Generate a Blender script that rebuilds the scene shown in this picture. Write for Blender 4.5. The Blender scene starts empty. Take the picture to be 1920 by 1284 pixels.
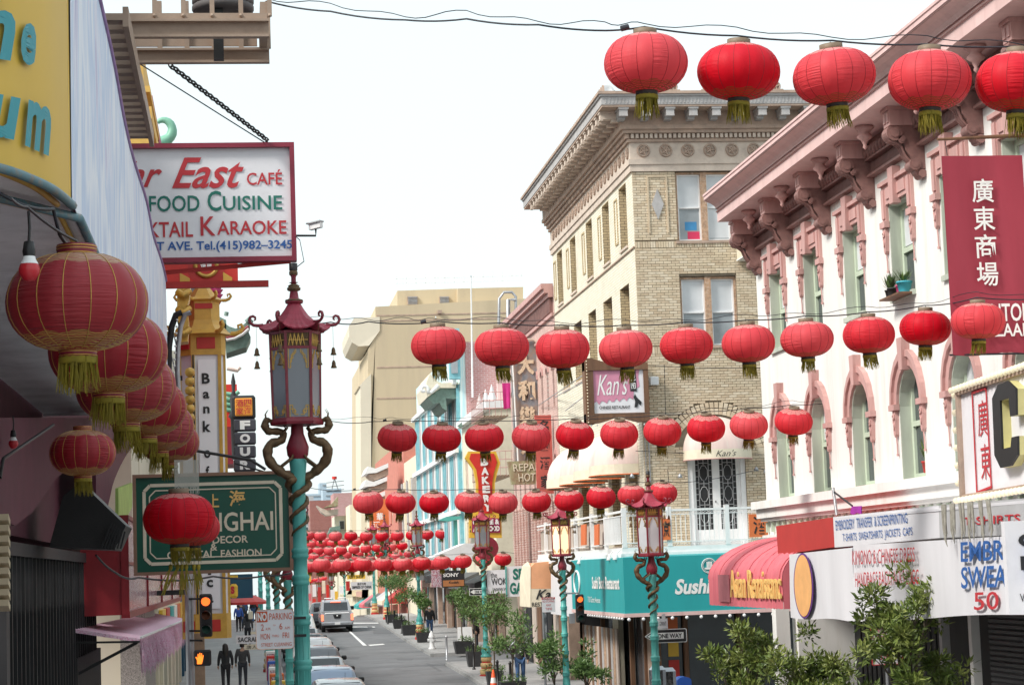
import bpy, math, random
from mathutils import Vector as V, Matrix
random.seed(11)
R_ = random.random
def ru(a, b): return a + (b - a) * R_()
sc = bpy.context.scene
col = sc.collection
CZ = 5.0
YAW, PIT, RHO, FPX = math.radians(7.34), math.radians(6.07), .035, 4000.
cF = V((math.sin(YAW)*math.cos(PIT), math.cos(YAW)*math.cos(PIT), math.sin(PIT)))
_r0 = V((math.cos(YAW), -math.sin(YAW), 0)); _u0 = _r0.cross(cF)
cR = _r0*math.cos(RHO) - _u0*math.sin(RHO)
cU = _r0*math.sin(RHO) + _u0*math.cos(RHO)
CAM = V((0, 0, CZ))
cam = bpy.data.cameras.new('camera'); camo = bpy.data.objects.new('camera', cam); col.objects.link(camo)
camo.matrix_world = Matrix(((cR.x, cU.x, -cF.x, 0), (cR.y, cU.y, -cF.y, 0), (cR.z, cU.z, -cF.z, CZ), (0, 0, 0, 1)))
cam.sensor_width = 36; cam.lens = FPX/1920*36; cam.clip_start = .2; cam.clip_end = 4000
sc.camera = camo
SUN_EL, SUN_AZ = math.radians(42), math.radians(-115)      # azimuth clockwise from +Y: the sun stands to the left
w = bpy.data.worlds.new('World'); sc.world = w; w.use_nodes = True
nt = w.node_tree; nt.nodes.clear()
sky = nt.nodes.new('ShaderNodeTexSky'); sky.sky_type = 'NISHITA'; sky.sun_disc = False
sky.sun_elevation = SUN_EL; sky.sun_rotation = SUN_AZ
sky.air_density = 1.5; sky.dust_density = 3.0
skm = nt.nodes.new('ShaderNodeMix'); skm.data_type = 'RGBA'; skm.inputs[0].default_value = .86
skm.inputs[7].default_value = (3.92, 4.36, 4.42, 1)         # high even cloud in front of the blue
tcw = nt.nodes.new('ShaderNodeTexCoord'); nzw = nt.nodes.new('ShaderNodeTexNoise'); nzw.inputs['Scale'].default_value = 2.2; nzw.inputs['Detail'].default_value = 5
nt.links.new(tcw.outputs['Generated'], nzw.inputs['Vector'])
mrw = nt.nodes.new('ShaderNodeMapRange'); mrw.inputs[1].default_value = .3; mrw.inputs[2].default_value = .7; mrw.inputs[3].default_value = .80; mrw.inputs[4].default_value = .92
nt.links.new(nzw.outputs['Fac'], mrw.inputs[0]); nt.links.new(mrw.outputs[0], skm.inputs[0])
bg = nt.nodes.new('ShaderNodeBackground'); bg.inputs[1].default_value = .1
wo = nt.nodes.new('ShaderNodeOutputWorld')
nt.links.new(sky.outputs[0], skm.inputs[6]); nt.links.new(skm.outputs[2], bg.inputs[0]); nt.links.new(bg.outputs[0], wo.inputs[0])
sl = bpy.data.lights.new('sun', 'SUN'); sl.energy = 1.5; sl.angle = math.radians(14); sl.color = (1, .96, .9)
so = bpy.data.objects.new('sun', sl); col.objects.link(so)
_sd = V((math.sin(SUN_AZ)*math.cos(SUN_EL), math.cos(SUN_AZ)*math.cos(SUN_EL), math.sin(SUN_EL)))
so.rotation_euler = _sd.to_track_quat('Z', 'Y').to_euler(); so.location = (0, 0, 60)
sc.view_settings.view_transform = 'Standard'; sc.view_settings.look = 'None'
sc.view_settings.exposure = 1.4; sc.view_settings.gamma = 1; sc.view_settings.use_curve_mapping = False
sc.render.film_transparent = False
def P(px, py, X=None, Y=None, Z=None):
    d = cF + cR*((px-960)/FPX) - cU*((py-642)/FPX)
    t = X/d.x if X is not None else (Y/d.y if Y is not None else (Z-CZ)/d.z)
    return CAM + d*t
GP = [(-60, 9), (-30, 6.3), (0, 3.4), (24.4, 1.92), (44, .48), (52, .38), (60, .5), (80, .97), (111, 1.44), (138, 2.03), (149, 2.12), (160, 1.9), (260, -2.5), (420, -7), (3000, -60)]
def G(y):
    for (a, b), (c, d) in zip(GP, GP[1:]):
        if y <= c: return b + (d-b)*(y-a)/(c-a)
    return GP[-1][1]
def PG(px, py, dz=0):
    y = 80.
    for _ in range(60):
        p = P(px, py, Z=G(y)+dz)
        if p.y < 0 or p.y > 600: p.y = 160
        y = y*.6 + p.y*.4
    return P(px, py, Z=G(y)+dz)
def _nodes(name):
    m = bpy.data.materials.new(name); m.use_nodes = True
    n = m.node_tree; b = n.nodes['Principled BSDF']
    return m, n, b
def c4(c): return (c[0], c[1], c[2], 1)
def mat(name, c, rough=.6, metal=0., var=.14, scale=2.5, bump=.15, fine=60, dirt=None, dirt_amt=.35, streak=False, emit=None, estr=0., sheen=0., spec=.5, alpha=None, trans=0.):
    m, n, b = _nodes(name); L = n.links.new
    tc = n.nodes.new('ShaderNodeTexCoord'); mp = n.nodes.new('ShaderNodeMapping')
    L(tc.outputs['Object'], mp.inputs[0])
    if streak: mp.inputs['Scale'].default_value = (1, 1, .12)
    nz = n.nodes.new('ShaderNodeTexNoise'); nz.inputs['Scale'].default_value = scale; nz.inputs['Detail'].default_value = 6; nz.inputs['Roughness'].default_value = .6
    L(mp.outputs[0], nz.inputs['Vector'])
    r = n.nodes.new('ShaderNodeValToRGB')
    r.color_ramp.elements[0].position = .32; r.color_ramp.elements[1].position = .68
    r.color_ramp.elements[0].color = c4([x*(1-var) for x in c]); r.color_ramp.elements[1].color = c4([min(1, x*(1+var*.7)) for x in c])
    L(nz.outputs['Fac'], r.inputs[0]); outc = r.outputs[0]
    if dirt:
        n2 = n.nodes.new('ShaderNodeTexNoise'); n2.inputs['Scale'].default_value = scale*1.7; n2.inputs['Detail'].default_value = 9; n2.inputs['Roughness'].default_value = .7
        L(mp.outputs[0], n2.inputs['Vector'])
        mr = n.nodes.new('ShaderNodeMapRange'); mr.inputs[1].default_value = .5; mr.inputs[2].default_value = .72; mr.inputs[4].default_value = dirt_amt
        L(n2.outputs['Fac'], mr.inputs[0])
        mx = n.nodes.new('ShaderNodeMix'); mx.data_type = 'RGBA'; mx.inputs[7].default_value = c4(dirt)
        L(mr.outputs[0], mx.inputs[0]); L(outc, mx.inputs[6]); outc = mx.outputs[2]
    L(outc, b.inputs['Base Color'])
    b.inputs['Roughness'].default_value = rough; b.inputs['Metallic'].default_value = metal
    b.inputs['Specular IOR Level'].default_value = spec
    if sheen: b.inputs['Sheen Weight'].default_value = sheen; b.inputs['Sheen Roughness'].default_value = .5
    if bump:
        fz = n.nodes.new('ShaderNodeTexNoise'); fz.inputs['Scale'].default_value = fine; fz.inputs['Detail'].default_value = 3
        L(tc.outputs['Object'], fz.inputs['Vector'])
        bp = n.nodes.new('ShaderNodeBump'); bp.inputs['Strength'].default_value = bump; bp.inputs['Distance'].default_value = .01
        L(fz.outputs['Fac'], bp.inputs['Height']); L(bp.outputs[0], b.inputs['Normal'])
    if emit: b.inputs['Emission Color'].default_value = c4(emit); b.inputs['Emission Strength'].default_value = estr
    if trans: b.inputs['Transmission Weight'].default_value = trans
    if alpha is not None: b.inputs['Alpha'].default_value = alpha
    m['base'] = list(c)
    return m
def brickmat(name, c1, c2, mortar, bw, bh, axis='YZ', dirt=None):
    m, n, b = _nodes(name); L = n.links.new
    tc = n.nodes.new('ShaderNodeTexCoord'); sx = n.nodes.new('ShaderNodeSeparateXYZ'); cx = n.nodes.new('ShaderNodeCombineXYZ')
    L(tc.outputs['Object'], sx.inputs[0]); L(sx.outputs[{'Y': 1, 'X': 0}[axis[0]]], cx.inputs[0]); L(sx.outputs[2], cx.inputs[1])
    bt = n.nodes.new('ShaderNodeTexBrick'); bt.inputs['Scale'].default_value = 1
    bt.inputs['Color1'].default_value = c4(c1); bt.inputs['Color2'].default_value = c4(c2); bt.inputs['Mortar'].default_value = c4(mortar)
    bt.inputs['Brick Width'].default_value = bw; bt.inputs['Row Height'].default_value = bh; bt.inputs['Mortar Size'].default_value = bh*.1
    L(cx.outputs[0], bt.inputs['Vector'])
    nz = n.nodes.new('ShaderNodeTexNoise'); nz.inputs['Scale'].default_value = 1.3; nz.inputs['Detail'].default_value = 8; nz.inputs['Roughness'].default_value = .7
    L(tc.outputs['Object'], nz.inputs['Vector'])
    mr = n.nodes.new('ShaderNodeMapRange'); mr.inputs[1].default_value = .48; mr.inputs[2].default_value = .75; mr.inputs[4].default_value = .5
    L(nz.outputs['Fac'], mr.inputs[0])
    mx = n.nodes.new('ShaderNodeMix'); mx.data_type = 'RGBA'; mx.inputs[7].default_value = c4(dirt or [x*.6 for x in c1])
    L(mr.outputs[0], mx.inputs[0]); L(bt.outputs[0], mx.inputs[6]); L(mx.outputs[2], b.inputs['Base Color'])
    b.inputs['Roughness'].default_value = .85
    bp = n.nodes.new('ShaderNodeBump'); bp.inputs['Strength'].default_value = .6; bp.inputs['Distance'].default_value = .012; bp.invert = True
    L(bt.outputs['Fac'], bp.inputs['Height']); L(bp.outputs[0], b.inputs['Normal'])
    return m
class MB:
    def __init__(s): s.v = []; s.f = []; s.sm = []
    def add(s, vs, fs, smooth=False):
        o = len(s.v); s.v += [V(p) for p in vs]; s.f += [tuple(i+o for i in f) for f in fs]; s.sm += [smooth]*len(fs); return s
    def box(s, a, b):
        x0, x1 = sorted((a[0], b[0])); y0, y1 = sorted((a[1], b[1])); z0, z1 = sorted((a[2], b[2]))
        return s.add([(x0,y0,z0),(x1,y0,z0),(x1,y1,z0),(x0,y1,z0),(x0,y0,z1),(x1,y0,z1),(x1,y1,z1),(x0,y1,z1)],
                     [(3,2,1,0),(4,5,6,7),(0,1,5,4),(1,2,6,5),(2,3,7,6),(3,0,4,7)])
    def bbox(s, a, b, r):                                   # box with bevelled vertical and horizontal edges
        x0, x1 = sorted((a[0], b[0])); y0, y1 = sorted((a[1], b[1])); z0, z1 = sorted((a[2], b[2]))
        r = min(r, (x1-x0)/2.1, (y1-y0)/2.1, (z1-z0)/2.1)
        def ring(i, z): return [(x0+i,y0+r,z),(x0+r,y0+i,z),(x1-r,y0+i,z),(x1-i,y0+r,z),(x1-i,y1-r,z),(x1-r,y1-i,z),(x0+r,y1-i,z),(x0+i,y1-r,z)]
        vs = ring(r*.8, z0)+ring(0, z0+r)+ring(0, z1-r)+ring(r*.8, z1)
        fs = [tuple(range(7, -1, -1)), tuple(range(24, 32))]
        for k in range(3):
            for i in range(8): j = (i+1) % 8; fs.append((k*8+i, k*8+j, k*8+8+j, k*8+8+i))
        return s.add(vs, fs)
    def ob(s, c, a, b, d):                                  # oriented box: centre and three half vectors
        c, a, b, d = V(c), V(a), V(b), V(d)
        vs = [c+a*i+b*j+d*k for k in (-1, 1) for i, j in ((-1,-1),(1,-1),(1,1),(-1,1))]
        fs = [(3,2,1,0),(4,5,6,7),(0,1,5,4),(1,2,6,5),(2,3,7,6),(3,0,4,7)]
        if a.cross(b).dot(d) < 0: fs = [tuple(reversed(f)) for f in fs]
        return s.add(vs, fs)
    def bar(s, p, q, w, h=None, up=(0, 0, 1)):
        p, q = V(p), V(q); d = q-p; t = d.normalized(); u = V(up)
        if abs(t.dot(u)) > .98: u = V((1, 0, 0))
        a = t.cross(u).normalized(); b = a.cross(t)
        return s.ob((p+q)/2, d/2, a*w/2, b*(h or w)/2)
    def tube(s, pts, r, n=8, smooth=True, closed=False):
        pts = [V(p) for p in pts]; k = len(pts); rs = r if isinstance(r, (list, tuple)) else [r]*k
        t0 = (pts[1]-pts[0]).normalized(); u = t0.orthogonal().normalized(); vs = []
        for i, p in enumerate(pts):
            a = pts[max(i-1, 0)]; b = pts[min(i+1, k-1)]; t = (b-a).normalized()
            u = (u - t*u.dot(t)); u = u.normalized() if u.length > 1e-6 else t.orthogonal().normalized(); w_ = t.cross(u)
            for j in range(n):
                an = 2*math.pi*j/n; vs.append(p + (u*math.cos(an)+w_*math.sin(an))*rs[i])
        fs = [(i*n+j, i*n+(j+1) % n, (i+1)*n+(j+1) % n, (i+1)*n+j) for i in range(k-1) for j in range(n)]
        s.add(vs, fs, smooth)
        s.add(vs[:n], [tuple(reversed(range(n)))]); s.add(vs[-n:], [tuple(range(n))]); return s
    def lathe(s, prof, c=(0, 0, 0), n=16, smooth=True, rot=0, M=None):
        vs = []; c = V(c)
        for r, z in prof:
            for j in range(n):
                an = 2*math.pi*j/n+rot; p = V((r*math.cos(an), r*math.sin(an), z)); vs.append((M @ p if M else p)+c)
        fs = [(i*n+j, i*n+(j+1) % n, (i+1)*n+(j+1) % n, (i+1)*n+j) for i in range(len(prof)-1) for j in range(n)]
        s.add(vs, fs, smooth)
        if prof[0][0] > .002: s.add(vs[:n], [tuple(reversed(range(n)))])
        if prof[-1][0] > .002: s.add(vs[-n:], [tuple(range(n))])
        return s
    def prism(s, poly, d, smooth=False):
        poly = [V(p) for p in poly]; d = V(d); n = len(poly)
        nn = V((0, 0, 0))
        for i in range(n): nn += poly[i].cross(poly[(i+1) % n])
        if nn.dot(d) > 0: poly = poly[::-1]
        vs = poly+[p+d for p in poly]
        s.add(vs, [tuple(range(n)), tuple(reversed(range(n, 2*n)))])
        return s.add(vs, [((i+1) % n, i, n+i, n+(i+1) % n) for i in range(n)], smooth)
    def panel(s, q, th):                                    # four corners (bl, br, tr, tl), thickness behind
        q = [V(p) for p in q]; nn = (q[1]-q[0]).cross(q[3]-q[0]).normalized()
        vs = q+[p-nn*th for p in q]
        return s.add(vs, [(0,1,2,3),(7,6,5,4),(1,0,4,5),(2,1,5,6),(3,2,6,7),(0,3,7,4)])
    def build(s, name, m, parent=None, label=None, cat=None, group=None, kind=None):
        off = V((0, 0, 0)); p = parent
        while p is not None: off += p.location; p = p.parent
        me = bpy.data.meshes.new(name); me.from_pydata([tuple(v-off) for v in s.v], [], s.f); me.update()
        me.polygons.foreach_set('use_smooth', s.sm); me.materials.append(m)
        o = bpy.data.objects.new(name, me); col.objects.link(o); o.parent = parent
        return tag(o, label, cat, group, kind)
def tag(o, label=None, cat=None, group=None, kind=None):
    for k, v_ in (('label', label), ('category', cat), ('group', group), ('kind', kind)):
        if v_: o[k] = v_
    return o
def thing(name, label, cat, loc=(0, 0, 0), group=None):
    o = bpy.data.objects.new(name, None); col.objects.link(o); o.location = V(loc); o.empty_display_size = .2
    return tag(o, label, cat, group)
def copy_tree(o, parent=None):
    c = o.copy(); col.objects.link(c); c.parent = parent
    for ch in list(o.children): copy_tree(ch, c)
    return c
def place(proto, loc, rz=0, label=None, group=None, first=[set()]):
    if proto.name not in first[0]: first[0].add(proto.name); o = proto
    else: o = copy_tree(proto); first[0].add(o.name)
    o.location = V(loc); o.rotation_euler = (0, 0, rz)
    if label: o['label'] = label
    if group: o['group'] = group
    return o
def quadf(q):
    q = [V(p) for p in q]
    return lambda u, v: (q[0]*(1-u)+q[1]*u)*(1-v)+(q[3]*(1-u)+q[2]*u)*v
_tc = {}
def textmesh(body, bold=0., shear=0., vertical=False, spacing=1.):
    k = (body, bold, shear, spacing)
    if k in _tc: return _tc[k]
    cu = bpy.data.curves.new('t', 'FONT'); cu.body = body; cu.offset = bold; cu.shear = shear; cu.resolution_u = 3; cu.space_character = spacing; cu.fill_mode = 'FRONT'
    ob = bpy.data.objects.new('t', cu); col.objects.link(ob)
    me = ob.to_mesh(); vs = [tuple(v.co) for v in me.vertices]; fs = [tuple(p.vertices) for p in me.polygons]
    ob.to_mesh_clear(); bpy.data.objects.remove(ob); bpy.data.curves.remove(cu)
    x0 = min(v[0] for v in vs); x1 = max(v[0] for v in vs); y0 = min(v[1] for v in vs); y1 = max(v[1] for v in vs)
    r = ([((x-x0)/(x1-x0), (y-y0)/(y1-y0)) for x, y, _ in vs], fs); _tc[k] = r; return r
def text(body, q, m, parent, u0, v0, u1, v1, bold=.02, shear=0., name='lettering', proud=.012, wave=None, spacing=1., thick=0.):
    """letters laid on the panel q (bl, br, tr, tl) inside the box u0..u1, v0..v1"""
    f = quadf(q); nn = (V(q[1])-V(q[0])).cross(V(q[3])-V(q[0])).normalized()
    vs, fs = textmesh(body, bold, shear, spacing=spacing); mb = MB(); pts = []
    for (x, y) in vs:
        u = u0+(u1-u0)*x; v = v0+(v1-v0)*y
        if wave: v += wave(u)
        pts.append(f(u, v)+nn*(proud+thick))
    mb.add(pts, fs)
    if thick:
        n = len(pts); mb.add([p-nn*thick for p in pts], [tuple(reversed(t)) for t in fs])
        cnt = {}
        for t in fs:
            for i in range(len(t)):
                a, b = t[i], t[(i+1) % len(t)]; cnt[(a, b)] = 1
        ed = [(a, b) for (a, b) in cnt if (b, a) not in cnt]
        mb.add(pts+[p-nn*thick for p in pts], [(b, a, a+n, b+n) for a, b in ed])
    return mb.build(name, m, parent)
def rectY(x0, y0, x1, y1, Y):                              # upright panel facing the camera side (-Y), edges from the photo
    xm, ym = (x0+x1)/2, (y0+y1)/2
    X0 = P(x0, ym, Y=Y).x; X1 = P(x1, ym, Y=Y).x; Z0 = P(xm, y1, Y=Y).z; Z1 = P(xm, y0, Y=Y).z
    return [V((X0, Y, Z0)), V((X1, Y, Z0)), V((X1, Y, Z1)), V((X0, Y, Z1))]
M = {}
def mk(k, *a, **b): M[k] = mat(k, *a, **b); return M[k]
mk('asphalt', (.17,.172,.178), .9, var=.16, scale=.5, bump=.35, fine=90, dirt=(.10,.10,.105), dirt_amt=.8)
mk('asphalt_patch', (.13,.132,.138), .9, var=.15, scale=1, bump=.3, fine=90)
mk('sidewalk', (.34,.335,.33), .9, var=.13, scale=.9, bump=.25, fine=70, dirt=(.2,.2,.2), dirt_amt=.5)
mk('kerb', (.3,.3,.295), .9, var=.2, scale=3, dirt=(.14,.14,.14))
mk('road_paint', (.75,.75,.73), .7, var=.1, scale=6, dirt=(.3,.3,.3), dirt_amt=.6)
mk('teal_paint', (.09,.40,.36), .42, var=.1, scale=2, bump=.08, dirt=(.05,.27,.25), dirt_amt=.5)
mk('maroon', (.23,.018,.035), .42, var=.18, scale=8, bump=.1, dirt=(.12,.015,.02))
mk('roof_pink', (.34,.03,.06), .5, var=.18, scale=8, bump=.1, dirt=(.2,.02,.03))
mk('bronze', (.15,.09,.042), .5, metal=.35, var=.35, scale=18, bump=.6, fine=90, dirt=(.06,.035,.015))
mk('gold', (.55,.33,.08), .42, metal=.5, var=.25, scale=10, bump=.2)
mk('goldpaint', (.62,.36,.06), .5, var=.15, scale=4, dirt=(.4,.2,.04))
mk('frosted_white', (.6,.62,.64), .3, var=.08, bump=0)
mk('frosted', (.25,.265,.29), .22, var=.12, scale=2, bump=0, streak=True)
mk('frosted_lit', (.75,.6,.45), .4, var=.1, scale=2, bump=0, emit=(1,.62,.34), estr=.42)
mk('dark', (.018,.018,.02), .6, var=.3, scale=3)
mk('black', (.012,.012,.013), .45, var=.2, scale=5)
mk('cable', (.02,.022,.03), .5, var=0, bump=0)
mk('steel', (.4,.41,.43), .4, metal=.6, var=.15, scale=4)
mk('white', (.8,.8,.8), .55, var=.05, scale=2, bump=.06, dirt=(.55,.53,.5), dirt_amt=.3)
mk('bankwhite', (.9,.9,.92), .4, var=.02, bump=0)
mk('signwhite', (.78,.77,.8), .4, var=.05, scale=1.5, bump=.03, dirt=(.55,.52,.55), dirt_amt=.25)
mk('cream', (.72,.66,.52), .7, var=.08, scale=2, bump=.1, dirt=(.5,.42,.3), dirt_amt=.4)
mk('stucco', (.78,.77,.74), .85, var=.06, scale=1.2, bump=.3, fine=25, dirt=(.5,.46,.38), dirt_amt=.42, streak=True)
mk('sage', (.47,.51,.43), .7, var=.14, scale=2.5, bump=.12, dirt=(.18,.2,.16), streak=True)
mk('sagepale', (.52,.6,.47), .6, var=.1, scale=3, bump=.1)
mk('pinktrim', (.55,.32,.295), .62, var=.15, scale=3, bump=.15, dirt=(.28,.12,.11), dirt_amt=.5, streak=True)
mk('pinkpale', (.70,.48,.455), .6, var=.1, scale=2, bump=.1, dirt=(.42,.24,.22), dirt_amt=.35, streak=True)
mk('browntrim', (.26,.135,.12), .6, var=.2, scale=4, bump=.25, dirt=(.12,.06,.06), dirt_amt=.5)
mk('glass', (.05,.06,.07), .08, var=.2, scale=1, bump=0, spec=.8)
mk('glass_pale', (.3,.33,.35), .15, var=.2, scale=1.5, bump=0, spec=.7)
mk('blind', (.62,.64,.66), .6, var=.08, scale=2, bump=.05)
mk('tanstone', (.44,.32,.25), .8, var=.22, scale=2, bump=.4, fine=20, dirt=(.22,.18,.16), dirt_amt=.6)
mk('palestone', (.6,.5,.42), .8, var=.14, scale=2, bump=.3, fine=22, dirt=(.36,.29,.25), dirt_amt=.55)
mk('greystone', (.42,.405,.4), .8, var=.14, scale=3, bump=.3, fine=22, dirt=(.33,.28,.26), dirt_amt=.5)
mk('mortar', (.22,.18,.13), .95, var=.2, scale=6)
for i, c in enumerate([(.60,.49,.345), (.64,.53,.385), (.57,.455,.32), (.67,.57,.43), (.53,.415,.285)]): mk('brick%d' % i, c, .8, var=.12, scale=6, bump=.3, fine=40)
M['brickside'] = brickmat('brickside', (.8,.75,.62), (.74,.68,.54), (.5,.45,.36), .24, .085, 'YZ')  # paler than the front bricks: stronger light on this face put into the colour
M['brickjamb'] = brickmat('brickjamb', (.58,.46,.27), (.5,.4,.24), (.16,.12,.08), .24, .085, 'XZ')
M['pinkbrick'] = brickmat('pinkbrick', (.62,.41,.36), (.52,.32,.28), (.62,.52,.47), .24, .085, 'YZ', dirt=(.34,.2,.18))
M['pinkbrickx'] = brickmat('pinkbrickx', (.52,.25,.24), (.45,.2,.19), (.62,.5,.48), .3, .11, 'XZ', dirt=(.55,.42,.4))
M['redbrickx'] = brickmat('redbrickx', (.36,.12,.09), (.3,.1,.08), (.35,.22,.2), .25, .09, 'XZ')
M['granite'] = mat('granite', (.33,.3,.28), .6, var=.6, scale=55, bump=.1)
mk('beige', (.56,.46,.31), .85, var=.07, scale=.3, bump=.1, dirt=(.42,.34,.25), dirt_amt=.5, streak=True)
mk('beigepale', (.66,.6,.48), .85, var=.05, scale=.5)
mk('wood', (.17,.085,.045), .7, var=.35, scale=5, bump=.3, streak=True)
mk('oldwood', (.5,.42,.36), .85, var=.3, scale=6, bump=.3, streak=True, dirt=(.3,.22,.18))
mk('peel', (.45,.28,.18), .8, var=.35, scale=9, bump=.4, dirt=(.62,.52,.42), dirt_amt=.8)
mk('red', (.5,.028,.022), .5, var=.1, scale=3, bump=.1)
mk('orange', (.72,.17,.05), .6, var=.1, scale=2, bump=.1)
mk('paleorange', (.78,.38,.2), .6, var=.1, scale=2, bump=.1)
mk('yellow', (.75,.47,.05), .5, var=.08, scale=2, bump=.05)
mk('yellowwall', (.68,.42,.1), .7, var=.12, scale=3, bump=.15, dirt=(.45,.26,.06))
mk('darkmaroon', (.09,.012,.03), .7, var=.2, scale=3)
mk('magenta', (.34,.02,.1), .6, var=.18, scale=3, bump=.1)
mk('tealcloth', (.018,.34,.355), .55, var=.07, scale=1.2, bump=.05, streak=True, dirt=(.015,.25,.25), dirt_amt=.3)
mk('pinkcloth', (.64,.15,.18), .75, var=.12, scale=3, bump=.1, streak=True, dirt=(.5,.1,.14), dirt_amt=.6)
mk('redcloth', (.46,.035,.03), .7, var=.08, scale=2, bump=.05)
mk('palecloth', (.76,.58,.53), .8, var=.12, scale=3, bump=.1, streak=True, dirt=(.74,.68,.6), dirt_amt=.8)
mk('creamcloth', (.75,.67,.52), .8, var=.1, scale=3, bump=.1, dirt=(.6,.5,.4))
mk('tarp', (.72,.71,.74), .5, var=.07, scale=1.4, bump=.12, fine=6, dirt=(.6,.6,.62), dirt_amt=.3, streak=True)
mk('tarpgrey', (.45,.45,.46), .5, var=.12, scale=1.6, bump=.12, fine=6, dirt=(.35,.35,.35))
mk('bannercloth', (.33,.035,.06), .75, var=.12, scale=2, bump=.1, streak=True)
mk('green_sign', (.005,.085,.055), .35, var=.1, scale=1, bump=0)
mk('bluepaint', (.03,.1,.42), .6, var=.05, bump=0)
mk('navy', (.01,.07,.13), .6, var=.15, scale=2)
mk('textred', (.5,.03,.04), .6, var=.03, bump=0)
mk('textgreen', (.01,.16,.12), .6, var=.03, bump=0)
mk('textblue', (.025,.11,.36), .6, var=.03, bump=0)
mk('textblack', (.02,.02,.022), .6, var=.03, bump=0)
mk('textwhite', (.82,.82,.8), .6, var=.03, bump=0)
mk('textteal', (.03,.28,.33), .5, var=.05, bump=0)
mk('textgold', (.8,.5,.16), .5, var=.08, bump=0)
mk('deepred', (.24,.012,.018), .45, var=.15)
mk('brown', (.3,.2,.13), .6, var=.2, scale=6)
mk('tanpaint', (.36,.265,.2), .6, var=.1, scale=3, bump=.1, dirt=(.22,.15,.11), dirt_amt=.4)
mk('soffit', (.85,.84,.87), .85, var=.12, scale=1.5, bump=.2, dirt=(.35,.34,.34))
mk('tassel', (.27,.215,.018), .75, var=.25, scale=12, bump=0)
mk('collar', (.2,.15,.1), .6, var=.2, scale=12)
mk('collar_dark', (.045,.035,.03), .6, var=.2, scale=12)
mk('bark', (.12,.095,.07), .9, var=.35, scale=9, bump=.6)
mk('pot', (.035,.035,.037), .6, var=.25, scale=6)
mk('tyre', (.02,.02,.02), .8, var=.1, bump=.1)
mk('skin', (.45,.27,.19), .6, var=.06, bump=0)
mk('jeans', (.045,.1,.22), .85, var=.2, scale=20)
mk('hair', (.012,.01,.01), .5, var=.2, scale=30)
mk('shutter', (.075,.075,.08), .5, metal=.3, var=.15, scale=3)
mk('bulb', (.8,.72,.5), .35, var=.05, bump=0, emit=(1,.9,.7), estr=.12)
mk('bulbwhite', (.85,.85,.85), .3, var=.03, bump=0)
mk('lamp_red', (.7,.03,.02), .3, var=0, bump=0, emit=(1,.13,.02), estr=.9)
mk('hand_orange', (.8,.2,.03), .4, var=0, bump=0, emit=(1,.2,.02), estr=.75)
mk('taillight', (.55,.03,.02), .25, var=.05, bump=0)
mk('tail_on', (.8,.1,.05), .25, var=0, bump=0, emit=(1,.2,.1), estr=.8)
mk('foil', (.33,.34,.36), .12, metal=1, var=.15, scale=4, bump=.3, fine=8)
def cloud(name, cols, scale=3, rough=.6, streakz=.1, bump=.1, contrast=.1):
    m, n, b = _nodes(name); L = n.links.new
    tc = n.nodes.new('ShaderNodeTexCoord'); mp = n.nodes.new('ShaderNodeMapping'); mp.inputs['Scale'].default_value = (1, 1, streakz)
    nz = n.nodes.new('ShaderNodeTexNoise'); nz.inputs['Scale'].default_value = scale; nz.inputs['Detail'].default_value = 5; nz.inputs['Distortion'].default_value = .4
    r = n.nodes.new('ShaderNodeValToRGB'); k = len(cols); e = r.color_ramp.elements
    while len(e) < k: e.new(.5)
    for i, c in enumerate(cols): e[i].position = .3+.4*i/(k-1); e[i].color = c4(c)
    L(tc.outputs['Object'], mp.inputs[0]); L(mp.outputs[0], nz.inputs['Vector']); L(nz.outputs['Fac'], r.inputs[0]); L(r.outputs[0], b.inputs['Base Color'])
    b.inputs['Roughness'].default_value = rough
    return m
M['mural'] = cloud('mural', [(.34,.3,.5), (.5,.56,.74), (.66,.72,.84), (.8,.82,.88), (.52,.62,.8), (.74,.76,.86), (.42,.38,.6)], 1.5, streakz=.3)
M['fluff'] = cloud('fluff', [(.62,.2,.38), (.75,.45,.6), (.78,.6,.7), (.6,.25,.4)], 30, streakz=1)
M['cyanwall'] = cloud('cyanwall', [(.25,.6,.66), (.55,.74,.74), (.72,.78,.74), (.3,.6,.68)], 2, streakz=.1)
M['rustsign'] = cloud('rustsign', [(.16,.17,.19), (.23,.235,.26), (.3,.22,.18), (.22,.23,.25)], 2.5, streakz=.6)
M['olivesign'] = cloud('olivesign', [(.28,.27,.14), (.36,.34,.2), (.3,.2,.12), (.38,.36,.24)], 3, streakz=.6)
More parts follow.
